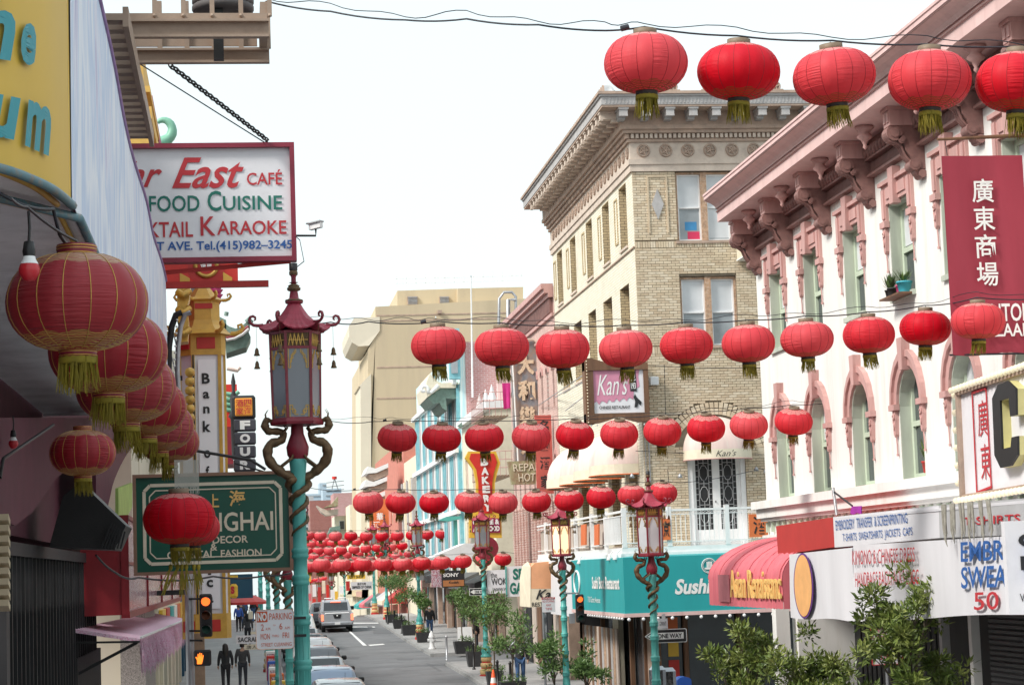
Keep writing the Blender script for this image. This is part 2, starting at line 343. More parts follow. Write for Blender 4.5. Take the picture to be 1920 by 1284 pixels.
def lanternmat(name, base, kind):
    m, n, b = _nodes(name); L = n.links.new; N = n.nodes.new
    tc = N('ShaderNodeTexCoord'); sx = N('ShaderNodeSeparateXYZ'); L(tc.outputs['Object'], sx.inputs[0])
    oi = N('ShaderNodeObjectInfo')
    at = N('ShaderNodeMath'); at.operation = 'ARCTAN2'; L(sx.outputs[1], at.inputs[0]); L(sx.outputs[0], at.inputs[1])
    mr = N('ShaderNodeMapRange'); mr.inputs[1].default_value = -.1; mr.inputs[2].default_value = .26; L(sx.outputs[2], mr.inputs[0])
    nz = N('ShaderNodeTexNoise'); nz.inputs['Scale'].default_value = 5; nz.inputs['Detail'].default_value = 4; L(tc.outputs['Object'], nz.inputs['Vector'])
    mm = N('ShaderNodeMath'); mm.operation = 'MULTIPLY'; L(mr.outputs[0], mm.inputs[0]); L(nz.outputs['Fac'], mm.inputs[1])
    mx = N('ShaderNodeMix'); mx.data_type = 'RGBA'; L(mm.outputs[0], mx.inputs[0])  # upper cloth tinted pinker: sky sheen painted into the colour
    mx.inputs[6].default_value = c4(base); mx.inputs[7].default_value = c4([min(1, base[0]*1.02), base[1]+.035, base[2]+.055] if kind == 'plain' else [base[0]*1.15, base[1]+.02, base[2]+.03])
    hs = N('ShaderNodeHueSaturation'); L(mx.outputs[2], hs.inputs['Color'])
    rr = N('ShaderNodeMapRange'); rr.inputs[3].default_value = .93; rr.inputs[4].default_value = 1.06; L(oi.outputs['Random'], rr.inputs[0]); L(rr.outputs[0], hs.inputs['Value'])
    rs = N('ShaderNodeMapRange'); rs.inputs[3].default_value = 1.04; rs.inputs[4].default_value = .9; L(oi.outputs['Random'], rs.inputs[0]); L(rs.outputs[0], hs.inputs['Saturation'])
    cx = N('ShaderNodeCombineXYZ'); am = N('ShaderNodeMath'); am.operation = 'MULTIPLY'; am.inputs[1].default_value = 4.8; L(at.outputs[0], am.inputs[0])
    zm = N('ShaderNodeMath'); zm.operation = 'MULTIPLY'; zm.inputs[1].default_value = 30; L(sx.outputs[2], zm.inputs[0])
    L(am.outputs[0], cx.inputs[0]); L(zm.outputs[0], cx.inputs[1])
    wv = N('ShaderNodeTexWave'); wv.wave_type = 'RINGS'; wv.inputs['Scale'].default_value = 1.1; wv.inputs['Distortion'].default_value = 5; wv.inputs['Detail'].default_value = 1.5
    L(cx.outputs[0], wv.inputs['Vector'])
    gt = N('ShaderNodeMath'); gt.operation = 'GREATER_THAN'; gt.inputs[1].default_value = .42; L(wv.outputs['Fac'], gt.inputs[0])
    ab = N('ShaderNodeMath'); ab.operation = 'ABSOLUTE'; L(sx.outputs[2], ab.inputs[0])
    sc_ = N('ShaderNodeMath'); sc_.operation = 'SINE'; a8 = N('ShaderNodeMath'); a8.operation = 'MULTIPLY'; a8.inputs[1].default_value = 10; L(at.outputs[0], a8.inputs[0]); L(a8.outputs[0], sc_.inputs[0])
    s2 = N('ShaderNodeMath'); s2.operation = 'MULTIPLY_ADD'; s2.inputs[1].default_value = .008; s2.inputs[2].default_value = .205 if kind == 'plain' else .185; L(sc_.outputs[0], s2.inputs[0])
    g2 = N('ShaderNodeMath'); g2.operation = 'GREATER_THAN'; L(ab.outputs[0], g2.inputs[0]); L(s2.outputs[0], g2.inputs[1])
    an = N('ShaderNodeMath'); an.operation = 'MULTIPLY'; L(gt.outputs[0], an.inputs[0]); L(g2.outputs[0], an.inputs[1])
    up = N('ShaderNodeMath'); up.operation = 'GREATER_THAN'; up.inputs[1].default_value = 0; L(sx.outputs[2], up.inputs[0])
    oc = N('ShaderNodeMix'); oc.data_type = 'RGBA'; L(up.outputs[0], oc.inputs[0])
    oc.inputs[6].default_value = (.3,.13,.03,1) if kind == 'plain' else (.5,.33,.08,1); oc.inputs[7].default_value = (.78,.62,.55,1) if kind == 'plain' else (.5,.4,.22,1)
    am2 = N('ShaderNodeMath'); am2.operation = 'MULTIPLY'; am2.inputs[1].default_value = .85; L(an.outputs[0], am2.inputs[0])
    m2 = N('ShaderNodeMix'); m2.data_type = 'RGBA'; L(am2.outputs[0], m2.inputs[0]); L(hs.outputs[0], m2.inputs[6]); L(oc.outputs[2], m2.inputs[7])
    L(m2.outputs[2], b.inputs['Base Color'])
    b.inputs['Roughness'].default_value = .58 if kind == 'plain' else .42
    b.inputs['Specular IOR Level'].default_value = .3; b.inputs['Sheen Weight'].default_value = .05; b.inputs['Sheen Roughness'].default_value = .4
    b.inputs['Subsurface Weight'].default_value = 0
    cg = N('ShaderNodeCombineXYZ'); fl = N('ShaderNodeMath'); fl.operation = 'MULTIPLY'; fl.inputs[1].default_value = 16/6.2832; L(at.outputs[0], fl.inputs[0])
    ff = N('ShaderNodeMath'); ff.operation = 'FLOOR'; L(fl.outputs[0], ff.inputs[0]); L(ff.outputs[0], cg.inputs[0]); L(oi.outputs['Random'], cg.inputs[1])
    wn = N('ShaderNodeTexWhiteNoise'); L(cg.outputs[0], wn.inputs['Vector'])
    g3 = N('ShaderNodeMapRange'); g3.inputs[1].default_value = .25; g3.inputs[2].default_value = .7; L(wn.outputs['Value'], g3.inputs[0])
    mp = N('ShaderNodeMapping'); mp.inputs['Scale'].default_value = (2, 2, 34); L(tc.outputs['Object'], mp.inputs[0])
    pn = N('ShaderNodeTexNoise'); pn.inputs['Scale'].default_value = 1.6; pn.inputs['Detail'].default_value = 2; L(mp.outputs[0], pn.inputs['Vector'])
    pm = N('ShaderNodeMath'); pm.operation = 'MULTIPLY'; L(g3.outputs[0], pm.inputs[0]); L(pn.outputs['Fac'], pm.inputs[1])
    bp = N('ShaderNodeBump'); bp.inputs['Strength'].default_value = .9; bp.inputs['Distance'].default_value = .022; L(pm.outputs[0], bp.inputs['Height']); L(bp.outputs[0], b.inputs['Normal'])
    tr = N('ShaderNodeBsdfTranslucent'); L(m2.outputs[2], tr.inputs[0]); ms = N('ShaderNodeMixShader'); ms.inputs[0].default_value = .38 if kind == 'plain' else .1
    out = n.nodes['Material Output']; L(b.outputs[0], ms.inputs[1]); L(tr.outputs[0], ms.inputs[2]); L(ms.outputs[0], out.inputs[0])
    return m
M['lantern'] = lanternmat('lantern_cloth', (.78,.02,.036), 'plain')
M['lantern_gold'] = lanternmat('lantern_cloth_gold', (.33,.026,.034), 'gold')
M['seamred'] = mat('seamred', (.3,.012,.02), .7, var=.1, bump=0)

def strip(name, m, x0, x1, y0, y1, dz, side=0., step=3.):
    ys = [y0]
    for b in sorted([g[0] for g in GP]+[y0+i*step for i in range(1, int((y1-y0)/step)+1)]):
        if y0 < b < y1 and b > ys[-1]+.01: ys.append(b)
    ys.append(y1); mb = MB(); vs = []
    for y in ys: vs += [(x0, y, G(y)+dz), (x1, y, G(y)+dz)]
    fs = [(2*i, 2*i+1, 2*i+3, 2*i+2) for i in range(len(ys)-1)]
    mb.add(vs, fs)
    if side:
        for xi, fl in ((x0, 0), (x1, 1)):
            vs = []
            for y in ys: vs += [(xi, y, G(y)+dz), (xi, y, G(y)+dz-side)]
            mb.add(vs, [(2*i, 2*i+2, 2*i+3, 2*i+1) if fl else (2*i, 2*i+1, 2*i+3, 2*i+2) for i in range(len(ys)-1)])
        for yi, fl in ((y0, 0), (y1, 1)):
            z = G(yi)+dz; q = [(x0, yi, z), (x1, yi, z), (x1, yi, z-side), (x0, yi, z-side)]
            mb.add(q, [(3, 2, 1, 0) if not fl else (0, 1, 2, 3)])
    return mb.build(name, m, kind='structure')
XL, XR, KL, KR = -2.6, 11.5, 1.5, 8.3
strip('ground', M['asphalt_patch'], -400, 900, -60, 3000, -.02, step=40)
strip('road', M['asphalt'], KL, KR, -20, 420, .004)
strip('cross_street', M['asphalt'], KR+.001, 160, 47.5, 59.0, .0, step=2)
strip('alley', M['asphalt'], KR+.002, 60, 90.6, 96.6, .0, step=2)
for i, (a, b) in enumerate([(-15, 47), (60.5, 150), (160, 420)]):
    strip('pavement', M['sidewalk'], -6, KL-.16, a, b, .14, .3)
    strip('kerb', M['kerb'], KL-.155, KL, a, b, .135, .3)
for i, (a, b) in enumerate([(-15, 47), (59.5, 90), (97.2, 150), (160, 420)]):
    strip('pavement', M['sidewalk'], KR+.16, 13, a, b, .14, .3)
    strip('kerb', M['kerb'], KR, KR+.155, a, b, .135, .3)
def paint(name, pts):
    vs = []
    for p in pts:
        q = PG(p[0], p[1]); vs.append(V((q.x, q.y, G(q.y)+.012)))
    return MB().add(vs, [tuple(range(len(vs)))]).build(name, M['road_paint'], kind='structure')
paint('lane_line', [(652,1182), (656,1182), (688,1210), (681,1210)])
paint('stop_line', [(690,1208.5), (694,1210.5), (722,1208), (718,1206.5)])
paint('crossing_line', [(660,1167), (660,1168.6), (712,1168.6), (708,1167)])
paint('crossing_line', [(660,1174.5), (660,1176), (690,1176), (688,1174.5)])
paint('crossing_line', [(697,1174.5), (699,1176), (704,1176), (702,1174.5)])
for nm, pts in (('road_patch', [(780,1180), (700,1180), (700,1188), (775,1188)]), ('road_patch', [(640,1231), (675,1231), (672,1235), (645,1235)]), ('road_patch', [(742,1234), (776,1234), (772,1237.5), (746,1237.5)]), ('road_patch', [(798,1243), (804,1243), (830,1258), (822,1258)])):
    vs = []
    for p in pts:
        q = PG(*p); vs.append(V((q.x, q.y, G(q.y)+.009)))
    o = MB().add(vs, [tuple(range(len(vs)))]); o.build(nm, M['asphalt_patch'], kind='structure')

LR = .38
def lantern_proto(kind, seed):
    rnd = random.Random(seed); n = 16
    cat = 'lantern'
    root = thing('paper_lantern', 'red lantern', cat)
    prof = []
    for i in range(19):
        a = -math.pi/2+math.pi*i/18
        z = .262*math.sin(a); r = LR*abs(math.cos(a))**.72
        if r < .1: r = .1
        prof.append((r, z))
    mb = MB(); seg = n*4; vs = []
    for r, z in prof:
        for j in range(seg):
            an = 2*math.pi*j/seg; k = (j % 4)/4.
            rr = r*(1-.022*(1-math.sin(math.pi*k)) + rnd.uniform(-.0015, .0015))
            vs.append((rr*math.cos(an), rr*math.sin(an), z))
    fs = [(i*seg+j, i*seg+(j+1) % seg, (i+1)*seg+(j+1) % seg, (i+1)*seg+j) for i in range(len(prof)-1) for j in range(seg)]
    mb.add(vs, fs, True); mb.build('cloth_body', M['lantern'] if kind == 'plain' else M['lantern_gold'], root)
    sm = MB()
    for j in range(n):
        an = 2*math.pi*j/n
        sm.tube([(r*.982*math.cos(an), r*.982*math.sin(an), z) for r, z in prof[1:-1]], .0022 if kind == 'plain' else .003, 4)
    sm.build('seam', M['seamred'] if kind == 'plain' else M['gold'], root)
    cm = 'collar' if kind == 'plain' else 'maroon'
    MB().lathe([(.1, .245), (.107, .25), (.107, .31), (.1, .312), (.094, .31), (.094, .25)], n=20).build('top_collar', M[cm], root)
    MB().lathe([(.094, -.25), (.1, -.262), (.1, -.30), (.094, -.30)], n=20).build('bottom_collar', M['collar_dark' if kind == 'plain' else 'maroon'], root)
    if kind != 'plain':
        g = MB()
        for z in (.262, .285, .3): g.lathe([(.1085, z-.003), (.111, z), (.1085, z+.003)], n=20)
        for z in (-.27, -.29): g.lathe([(.1015, z-.003), (.104, z), (.1015, z+.003)], n=20)
        g.build('gilt_ring', M['gold'], root)
    hk = MB(); hk.tube([(-.05, 0, .305), (0, 0, .335), (.05, 0, .305)], .003, 5); hk.build('hook', M['cable'], root)
    t = MB(); sway = rnd.uniform(-.35, .6)
    for j in range(95):
        an = rnd.uniform(0, 2*math.pi); r = rnd.uniform(.06, .1); x, y = r*math.cos(an), r*math.sin(an)
        l = rnd.uniform(.13, .22)*(1 if kind == "plain" else .98); sx_ = sway*rnd.uniform(.1, .5)+rnd.uniform(-.12, .12); sy = rnd.uniform(-.12, .12); wd = rnd.uniform(.0022, .0042)
        p = [V((x, y, -.29)), V((x*1.05+sx_*l*.3, y*1.05+sy*l*.3, -.29-l*.5)), V((x*1.1+sx_*l, y*1.1+sy*l, -.29-l))]
        d = V((-math.sin(an), math.cos(an), 0))
        for q0, q1, w0, w1 in ((p[0], p[1], wd*1.5, wd*1.3), (p[1], p[2], wd*1.3, wd*.6)):
            t.add([q0-d*w0, q0+d*w0, q1+d*w1, q1-d*w1], [(0, 1, 2, 3)])
            e = V((d.y, -d.x, 0)); t.add([q0-e*w0, q0+e*w0, q1+e*w1, q1-e*w1], [(0, 1, 2, 3)])
    t.lathe([(.1, -.295), (.103, -.3), (.103, -.33), (.09, -.335)], n=14)
    t.build('tassel', M['tassel'], root)
    return root
protos = [lantern_proto('plain', s) for s in (1, 2, 3, 4)]
gprotos = [lantern_proto('gold', s) for s in (5, 6)]
ORD = ['first', 'second', 'third', 'fourth', 'fifth', 'sixth', 'seventh', 'eighth', 'ninth', 'tenth', 'eleventh', 'twelfth', 'thirteenth', 'fourteenth']
rows = [
 ('nearest and highest string', [(1211,119,164),(1385,135,163),(1564,144,164),(1743,151,165),(1908,155,166)]),
 ('second string from the front', [(822,648,105),(941,651,105.5),(1055,654,104),(1173,654,103.5),(1287,648,103.5),(1403,644,103.5),(1513,636,103.5),(1629,628,102),(1735,615,101),(1834,602,105.8)]),
 ('third string from the front', [(745,820,75),(828,821,75),(908,820,75),(996,819,74.5),(1078,816,74),(1161,814,73.5),(1242,809,73.5),(1324,803,74),(1404,797,74),(1488,790,74)]),
 ('fourth string from the front', [(690,941,58),(751,942,57.5),(814,942,57),(880,941,56.5),(943,942,56.5),(1006,940,56),(1067,938,56.5),(1127,932,56.5),(1185,928,56),(1243,924,55.5)]),
 ('lowest string, over the far shops', [(603,1058,34.5),(641,1057.5,34.5),(680,1057.5,35),(718,1057,34.5),(755,1056.5,35),(791,1055.5,35),(829,1054,34.5),(868,1052,34),(906,1050,33.5),(943,1048,33)]),
 ('string just behind the lowest one', [(582,1061,30.5),(619,1062,30.5),(657,1060,30.5),(695,1059,30),(733,1058,30),(771,1057,30),(811,1056,30),(852,1054,30)]),
 ('topmost of the far strings', [(577,1003.5,25),(600,1004.5,25),(629,1005,25),(658,1004.5,25),(687,1005,25),(716,1005,25),(745,1004.5,25),(773,1003,25),(801,1002,25),(828,1001,25)]),
 ('second far string from the top', [(582,1020,20.5),(602,1019.5,20.5),(622,1019.5,20.5),(643,1017.5,20.5),(668,1016.5,20),(690,1015,20),(706,1014,20),(727,1012,20)]),
 ('third far string from the top', [(576,1033.5,22),(596,1033,22),(617,1032.5,22),(640,1031.5,22),(664,1030,22),(686,1028.5,21.5),(708,1027,21.5),(733,1025,21.5),(754,1023,21.5)]),
 ('far string sagging towards the right lamp', [(588,1045,23),(614,1047,22),(668,1049,22),(694,1050,22),(742,1044.5,22),(767,1040,22),(792,1035,22)]),
 ('remote pale string near the crest', [(572,1091,11),(582,1089,11),(592,1087,11),(601,1085,11),(608,1083.5,11)]),
]
cableM = M['cable']; allrows = []
for ri, (nm, L_) in enumerate(rows):
    pts = []
    for i, (px, py, wd) in enumerate(L_):
        Y = FPX*2*LR/wd; p = P(px, py, Y=Y); pts.append(p)
        lo_ = place(protos[(ri*3+i*7+i*i) % 4], p, ru(0, 6.28), 'red lantern, %s from the left on the %s' % (ORD[i], nm), 'red lanterns strung across the street')
        tl = [ru(-2, 2), ru(1, 7), ru(12, 19), ru(12, 18)][min(ri, 3)]; lo_.rotation_mode = 'ZYX'; lo_.rotation_euler = (math.radians(tl), math.radians(ru(-4, 4)), ru(0, 6.28)); lo_.scale = (1, 1, ru(.95, 1.04))
    allrows.append(pts)
extra_rows = [('hidden far string under the topmost one', 591, 20.5, 1013, 18, 11), ('faint far string between the stacked ones', 586, 21.5, 1041, 19.5, 10), ('low string two behind the lowest one', 598, 31, 1063.5, 27.5, 8)]
for rj, (nm, x0, st_, y0, wd, n_) in enumerate(extra_rows):
    for i in range(n_):
        lo_ = place(protos[(i+rj) % 4], P(x0+st_*i+ru(-1.5, 1.5), y0-.012*(i*st_)+ru(-.8, .8), Y=FPX*2*LR/wd), 0, 'red lantern, %s from the left on the %s' % (ORD[i], nm), 'red lanterns strung across the street'); lo_.rotation_mode = 'ZYX'; lo_.rotation_euler = (ru(.15, .3), 0, ru(0, 6))
def cable(name, label, pts, r, group=None, knots=(), cat='cable'):
    mb = MB(); out = []
    for a, b in zip(pts, pts[1:]):
        a, b = V(a), V(b); d = (b-a).length
        for k in range(6):
            t = k/6.; out.append(a.lerp(b, t)-V((0, 0, d*.022*4*t*(1-t))))
    out.append(V(pts[-1])); mb.tube(out, r, 5)
    if len(knots):
        for k in knots: mb.tube([k-V((r*4, 0, 0)), k+V((r*4, 0, r*2))], r*3, 6)
    return tag(mb.build(name, cableM), label, cat, group)
def rowcable(ri, left, right, r, label, extra=True):
    pts = [p+V((0, 0, .335)) for p in allrows[ri]]
    lf = [P(x, y, Y=pts[0].y*k) for x, y, k in left]; rg = [P(x, y, Y=pts[-1].y) for x, y in right]
    knots = [lf[-1].lerp(pts[0], .5)] if lf else []
    cable('lantern_cable', label, lf+pts+rg, r, 'cables carrying the lantern strings', knots)
    if extra and ri < 3:                                               # the thinner twisted companion wire
        q = [p+V((0, 0, .03+.05*(i % 2))) for i, p in enumerate(lf+pts+rg)]
        mb = MB(); o = []
        for a, b in zip(q, q[1:]):
            for k in range(6): t = k/6; o.append(a.lerp(b, t)-V((0, 0, .02*math.sin(t*6.3)+.04*t*(1-t))))
        mb.tube(o, r*.55, 4); tag(mb.build('lantern_wire', cableM), 'thin wire beside the '+label.split(' that')[0], 'wire', 'thin wires beside the lantern cables')
rowcable(0, [(500,3,1.12),(620,22,1.09),(760,38,1.06),(875,36,1.03),(1010,47,1.0),(1135,58,1.0)], [(2080,110)], .009, 'black cable that carries the nearest five lanterns')
rowcable(1, [(520,602,1.1),(620,604,1.05),(690,603,1.0),(767,607,1.0)], [(1960,560)], .009, 'black cable of the second lantern string')
rowcable(2, [(610,787,1.05),(699,790,1.0)], [(1560,755),(1840,730)], .008, 'black cable of the third lantern string')
rowcable(3, [(566,911,1.02),(640,920,1.0)], [(1275,905),(1420,880)], .008, 'black cable of the fourth lantern string')
rowcable(4, [], [(1010,1040),(1100,1040)], .008, 'cable of the lowest lantern string', False)
rowcable(5, [], [(900,1040)], .007, 'cable right behind the lowest lantern string', False)
rowcable(6, [], [(900,1003),(1090,1012)], .008, 'cable of the topmost far lantern string', False)
rowcable(7, [], [(780,1005)], .007, 'cable of the second far lantern string', False)
rowcable(8, [], [(800,1014)], .007, 'cable of the third far lantern string', False)
rowcable(9, [], [(820,1028)], .007, 'cable of the sagging far lantern string', False)
cl = [(145,567,262),(203,660,221),(236,727,187),(273,764,152),(298,800,130),(318,829,110)]
for i, (px, py, wd) in enumerate(cl):
    p = P(px, py, Y=FPX*2*LR/wd)
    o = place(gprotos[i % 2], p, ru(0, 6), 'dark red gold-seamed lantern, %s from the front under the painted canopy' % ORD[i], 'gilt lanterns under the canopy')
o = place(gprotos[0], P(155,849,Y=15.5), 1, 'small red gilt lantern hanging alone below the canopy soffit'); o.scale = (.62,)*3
o = place(protos[1], P(336,972,Y=FPX*2*LR/133), .6, 'faded pink-red lantern in front of the green sign')
o = place(protos[2], P(362,989,Y=FPX*2*LR/100), 1.6, 'pinkish lantern half hidden behind another before the green sign')
ls = [P(px, py, Y=FPX*2*LR/wd)+V((0, 0, .335)) for px, py, wd in cl]
cable('lantern_cable', 'black cable under the painted canopy carrying the gilt lanterns', [P(20,372,Y=10.4), P(50,388,Y=10.9)]+ls, .008)
def lamp_proto(lit=''):
    t = thing('street_lamp', 'lamp', 'street lamp')
    b = MB()                                                  # banded octagonal base
    for z0, z1, r, c in ((0, .14, .27, 'r'), (.14, .36, .25, 'c'), (.36, .42, .2, 'r'), (.42, .58, .23, 'c'), (.58, .63, .19, 'r'), (.63, .8, .21, 'c')): pass
    mb = MB(); mb.lathe([(.27, 0), (.27, .14), (.2, .15)], n=8, smooth=False); mb.lathe([(.2, .36), (.2, .42)], n=8, smooth=False); mb.lathe([(.17, .58), (.17, .63)], n=8, smooth=False)
    mb.build('base_band', M['red'], t)
    mb = MB()
    for z0, z1, r in ((.15, .36, .25), (.42, .58, .225), (.63, .8, .2)): mb.lathe([(r-.03, z0), (r, z0+.03), (r, z1-.03), (r-.03, z1)], n=8)
    mb.build('base', mk('basecream', (.62,.43,.2), .6, var=.1, scale=4, dirt=(.4,.25,.12)) if 'basecream' not in M else M['basecream'], t)
    mb = MB(); prof = [(.2, .8), (.2, .86), (.15, .9), (.17, .97), (.15, 1.08), (.11, 1.2), (.1, 1.35)]
    for z in (1.5, 2.1, 2.6, 3.05, 3.35):
        r = .098-.006*z; prof += [(r, z-.07), (r+.012, z-.06), (r+.022, z-.035), (r+.012, z-.01), (r+.014, z), (r+.024, z+.03), (r+.012, z+.05), (r, z+.06)]
    prof += [(.078, 3.6), (.078, 4.2), (.09, 4.28), (.1, 4.38), (.07, 4.5), (.03, 4.55)]
    mb.lathe(prof, n=20); mb.build('pole', M['teal_paint'], t)
    mb = MB(); 
    for j in range(16):
        a = 2*math.pi*j/16; mb.tube([(.155*math.cos(a), .155*math.sin(a), .93), (.175*math.cos(a), .175*math.sin(a), 1.0), (.12*math.cos(a), .12*math.sin(a), 1.17)], .014, 4)
        if j < 8:
            a = 2*math.pi*j/8; mb.tube([(.088*math.cos(a), .088*math.sin(a), 1.6), (.078*math.cos(a), .078*math.sin(a), 3.0)], .007, 4)
    mb.build('fluting', M['teal_paint'], t)
    MB().lathe([(.06, 4.36), (.12, 4.46), (.13, 4.55), (.075, 4.7), (.07, 4.8)], n=14).build('stem', M['maroon'], t)
    for s in (0, 1):                                          # two dragons: tail coils down the pole, bodies bow out, heads hold the lantern
        pts = []; rr = []
        for k in range(40):
            f = k/39.; a = s*math.pi+f*2*math.pi*1.6; z = 3.55+f*.62; r = .085+.012*math.sin(f*9)+.02*f
            pts.append((r*math.cos(a), r*math.sin(a), z)); rr.append(.008+.024*f)
        a0 = math.atan2(pts[-1][1], pts[-1][0]); sg = 1 if s == 0 else -1
        for (x, y, z, r) in ((.12, .06, 4.22, .034), (.2, .05, 4.27, .04), (.3, .03, 4.36, .044), (.345, 0, 4.47, .044), (.31, 0, 4.585, .04), (.21, 0, 4.62, .036), (.165, 0, 4.66, .033), (.17, 0, 4.72, .03), (.26, 0, 4.735, .03), (.33, 0, 4.74, .032), (.365, 0, 4.8, .035), (.345, 0, 4.86, .03), (.29, 0, 4.85, .014)):
            pts.append((sg*x, sg*y, z)); rr.append(r)
        P2 = []; R2 = []
        for i in range(len(pts)-1):
            p0 = V(pts[max(i-1, 0)]); p1 = V(pts[i]); p2 = V(pts[i+1]); p3 = V(pts[min(i+2, len(pts)-1)])
            for q in range(3 if i > 36 else 1):
                u = q/3.; P2.append(.5*((2*p1)+(p2-p0)*u+(2*p0-5*p1+4*p2-p3)*u*u+(3*p1-p0-3*p2+p3)*u**3)); R2.append((rr[i]*(1-u)+rr[i+1]*u)*(1+.12*math.sin(len(P2)*1.9)))
        P2.append(V(pts[-1])); R2.append(rr[-1])
        d = MB(); d.tube(P2, [r*1.35 for r in R2], 8)
        for k in range(38, len(P2)-3, 2):                     # back spines
            p = P2[k]; o = (p-V((0, 0, 4.5))); o.y = 0; o = o.normalized() if o.length > 0 else V((1, 0, 0))
            d.add([p+V((0, .012, 0)), p-V((0, .012, 0)), p+o*(R2[k]+.03)+V((0, 0, .012))], [(0, 1, 2), (2, 1, 0)])
        for dy in (-.025, .025):                              # horns and whiskers
            d.tube([(sg*.35, dy, 4.87), (sg*.36, dy*1.6, 4.93), (sg*.33, dy*2, 4.98)], [.008, .006, .002], 4)
            d.tube([(sg*.3, dy, 4.84), (sg*.25, dy*2, 4.9), (sg*.27, dy*2.6, 4.95)], [.006, .005, .002], 4)
            d.tube([(sg*.17, dy*2, 4.7), (sg*.12, dy*3, 4.77), (sg*.15, dy*3, 4.81)], [.016, .013, .006], 5)   # claws
            d.tube([(sg*.2, dy*2, 4.33), (sg*.08, dy*4, 4.42), (sg*.04, dy*3, 4.52)], [.02, .017, .006], 5)
        d.build('dragon', M['bronze'], t)
    H0, H1 = 4.8, 5.86; r0, r1 = .265, .285
    fr = MB(); fr.lathe([(.06, 4.8), (.3, 4.8), (.31, 4.83), (.3, 4.87), (.27, 4.88)], n=6, smooth=False)
    c0 = [(r0*math.cos(math.pi/3*j), r0*math.sin(math.pi/3*j)) for j in range(6)]; c1 = [(r1*math.cos(math.pi/3*j), r1*math.sin(math.pi/3*j)) for j in range(6)]
    for j in range(6):
        k = (j+1) % 6; A0 = V((*c0[j], H0)); A1 = V((*c1[j], H1)); B0 = V((*c0[k], H0)); B1 = V((*c1[k], H1))
        fr.bar(A0, A1, .03)
        for f in (.06, .82, .99): fr.bar(A0.lerp(A1, f), B0.lerp(B1, f), .022, .03)
    fr.build('lantern_frame', M['maroon'], t)
    fw = MB(); bl = MB()
    for j in range(6):
        k = (j+1) % 6; A0 = V((*c0[j], H0)); A1 = V((*c1[j], H1)); B0 = V((*c0[k], H0)); B1 = V((*c1[k], H1))
        f = lambda u, v: (A0*(1-u)+B0*u)*(1-v)+(A1*(1-u)+B1*u)*v
        nn = (B0-A0).cross(A1-A0).normalized()
        if nn.dot(V((A0.x+B0.x, A0.y+B0.y, 0))) < 0: nn = -nn
        gp = MB(); gp.add([f(.06, .06)*.995, f(.94, .06), f(.94, .82), f(.06, .82)], [(0, 1, 2, 3)])
        gp.add([f(.06, .06)-nn*.006, f(.94, .06)-nn*.006, f(.94, .82)-nn*.006, f(.06, .82)-nn*.006], [(3, 2, 1, 0)])
        gp.build('pane', M['frosted'+lit], t)
        def key(seq):
            for (u, v), (a, b_) in zip(seq, seq[1:]): fw.bar(f(u, v)+nn*.004, f(a, b_)+nn*.004, .009, .009)
        for m_ in (0, 1):
            g = (lambda u: u) if not m_ else (lambda u: 1-u)
            key([(g(.1), .07), (g(.1), .2), (g(.22), .2), (g(.22), .12), (g(.34), .12), (g(.34), .15)])
            key([(g(.1), .16), (g(.3), .16), (g(.3), .1), (g(.45), .1)])
            key([(g(.1), .81), (g(.1), .6), (g(.18), .6), (g(.18), .7), (g(.28), .7), (g(.28), .76), (g(.4), .76), (g(.4), .8)])
            key([(g(.14), .66), (g(.22), .66), (g(.22), .74), (g(.34), .74), (g(.34), .79)])
        for q in range(5): key([(.12+.16*q, .84), (.2+.16*q, .97), (.28+.16*q, .84)] if q < 4 else [(.12, .9), (.9, .9)])
    fw.build('fretwork', M['gold'], t, kind='stuff')
    bp = MB(); bp.lathe([(.27, 5.68), (.28, 5.85)], n=6, smooth=False); bp.build('back_plate', M['bronze'], t)
    rf = MB(); N = 60; rings = [(.07, 6.2), (.11, 6.13), (.16, 6.05), (.22, 5.98), (.3, 5.925), (.38, 5.89), (.41, 5.88), (.4, 5.865), (.26, 5.87)]; vs = []
    for i, (r, z) in enumerate(rings):
        for j in range(N):
            a = 2*math.pi*j/N; q = (a/(math.pi/3)) % 1; hexr = math.cos(math.pi/6)/math.cos((q-.5)*math.pi/3)
            w_ = min(1, max(0, (r-.1)/.3)); rr = r*(1-w_+w_*hexr)*(1+.045*(j % 2)*w_); zz = z+w_*.07*(abs(q-.5)*2)**3
            vs.append((rr*math.cos(a), rr*math.sin(a), zz))
    rf.add(vs, [(i*N+j, (i+1)*N+j, (i+1)*N+(j+1) % N, i*N+(j+1) % N)[::-1] if False else (i*N+(j+1) % N, i*N+j, (i+1)*N+j, (i+1)*N+(j+1) % N) for i in range(len(rings)-1) for j in range(N)], False)
    rf.build('roof', M['roof_pink'], t)
    MB().lathe([(.07, 6.19), (.1, 6.2), (.105, 6.225), (.08, 6.24), (.055, 6.26), (.05, 6.3), (.035, 6.38), (.03, 6.43), (.055, 6.44)], n=14).build('finial', M['maroon'], t)
    MB().lathe([(.07, 6.215), (.107, 6.222), (.1, 6.24), (.06, 6.245)], n=14).lathe([(.04, 6.335), (.075, 6.35), (.08, 6.375), (.06, 6.39), (.07, 6.4), (.04, 6.42)], n=14).lathe([(.035, 6.52), (.05, 6.53), (.05, 6.56), (.04, 6.58)], n=12).build('finial_ring', M['bronze'], t)
    MB().lathe([(.03, 6.4), (.028, 6.5), (.042, 6.53)], n=12).build('finial_neck', M['maroon'], t)
    MB().lathe([(.048, 6.58), (.048, 6.66), (.03, 6.665)], n=12).build('cap', M['black'], t)
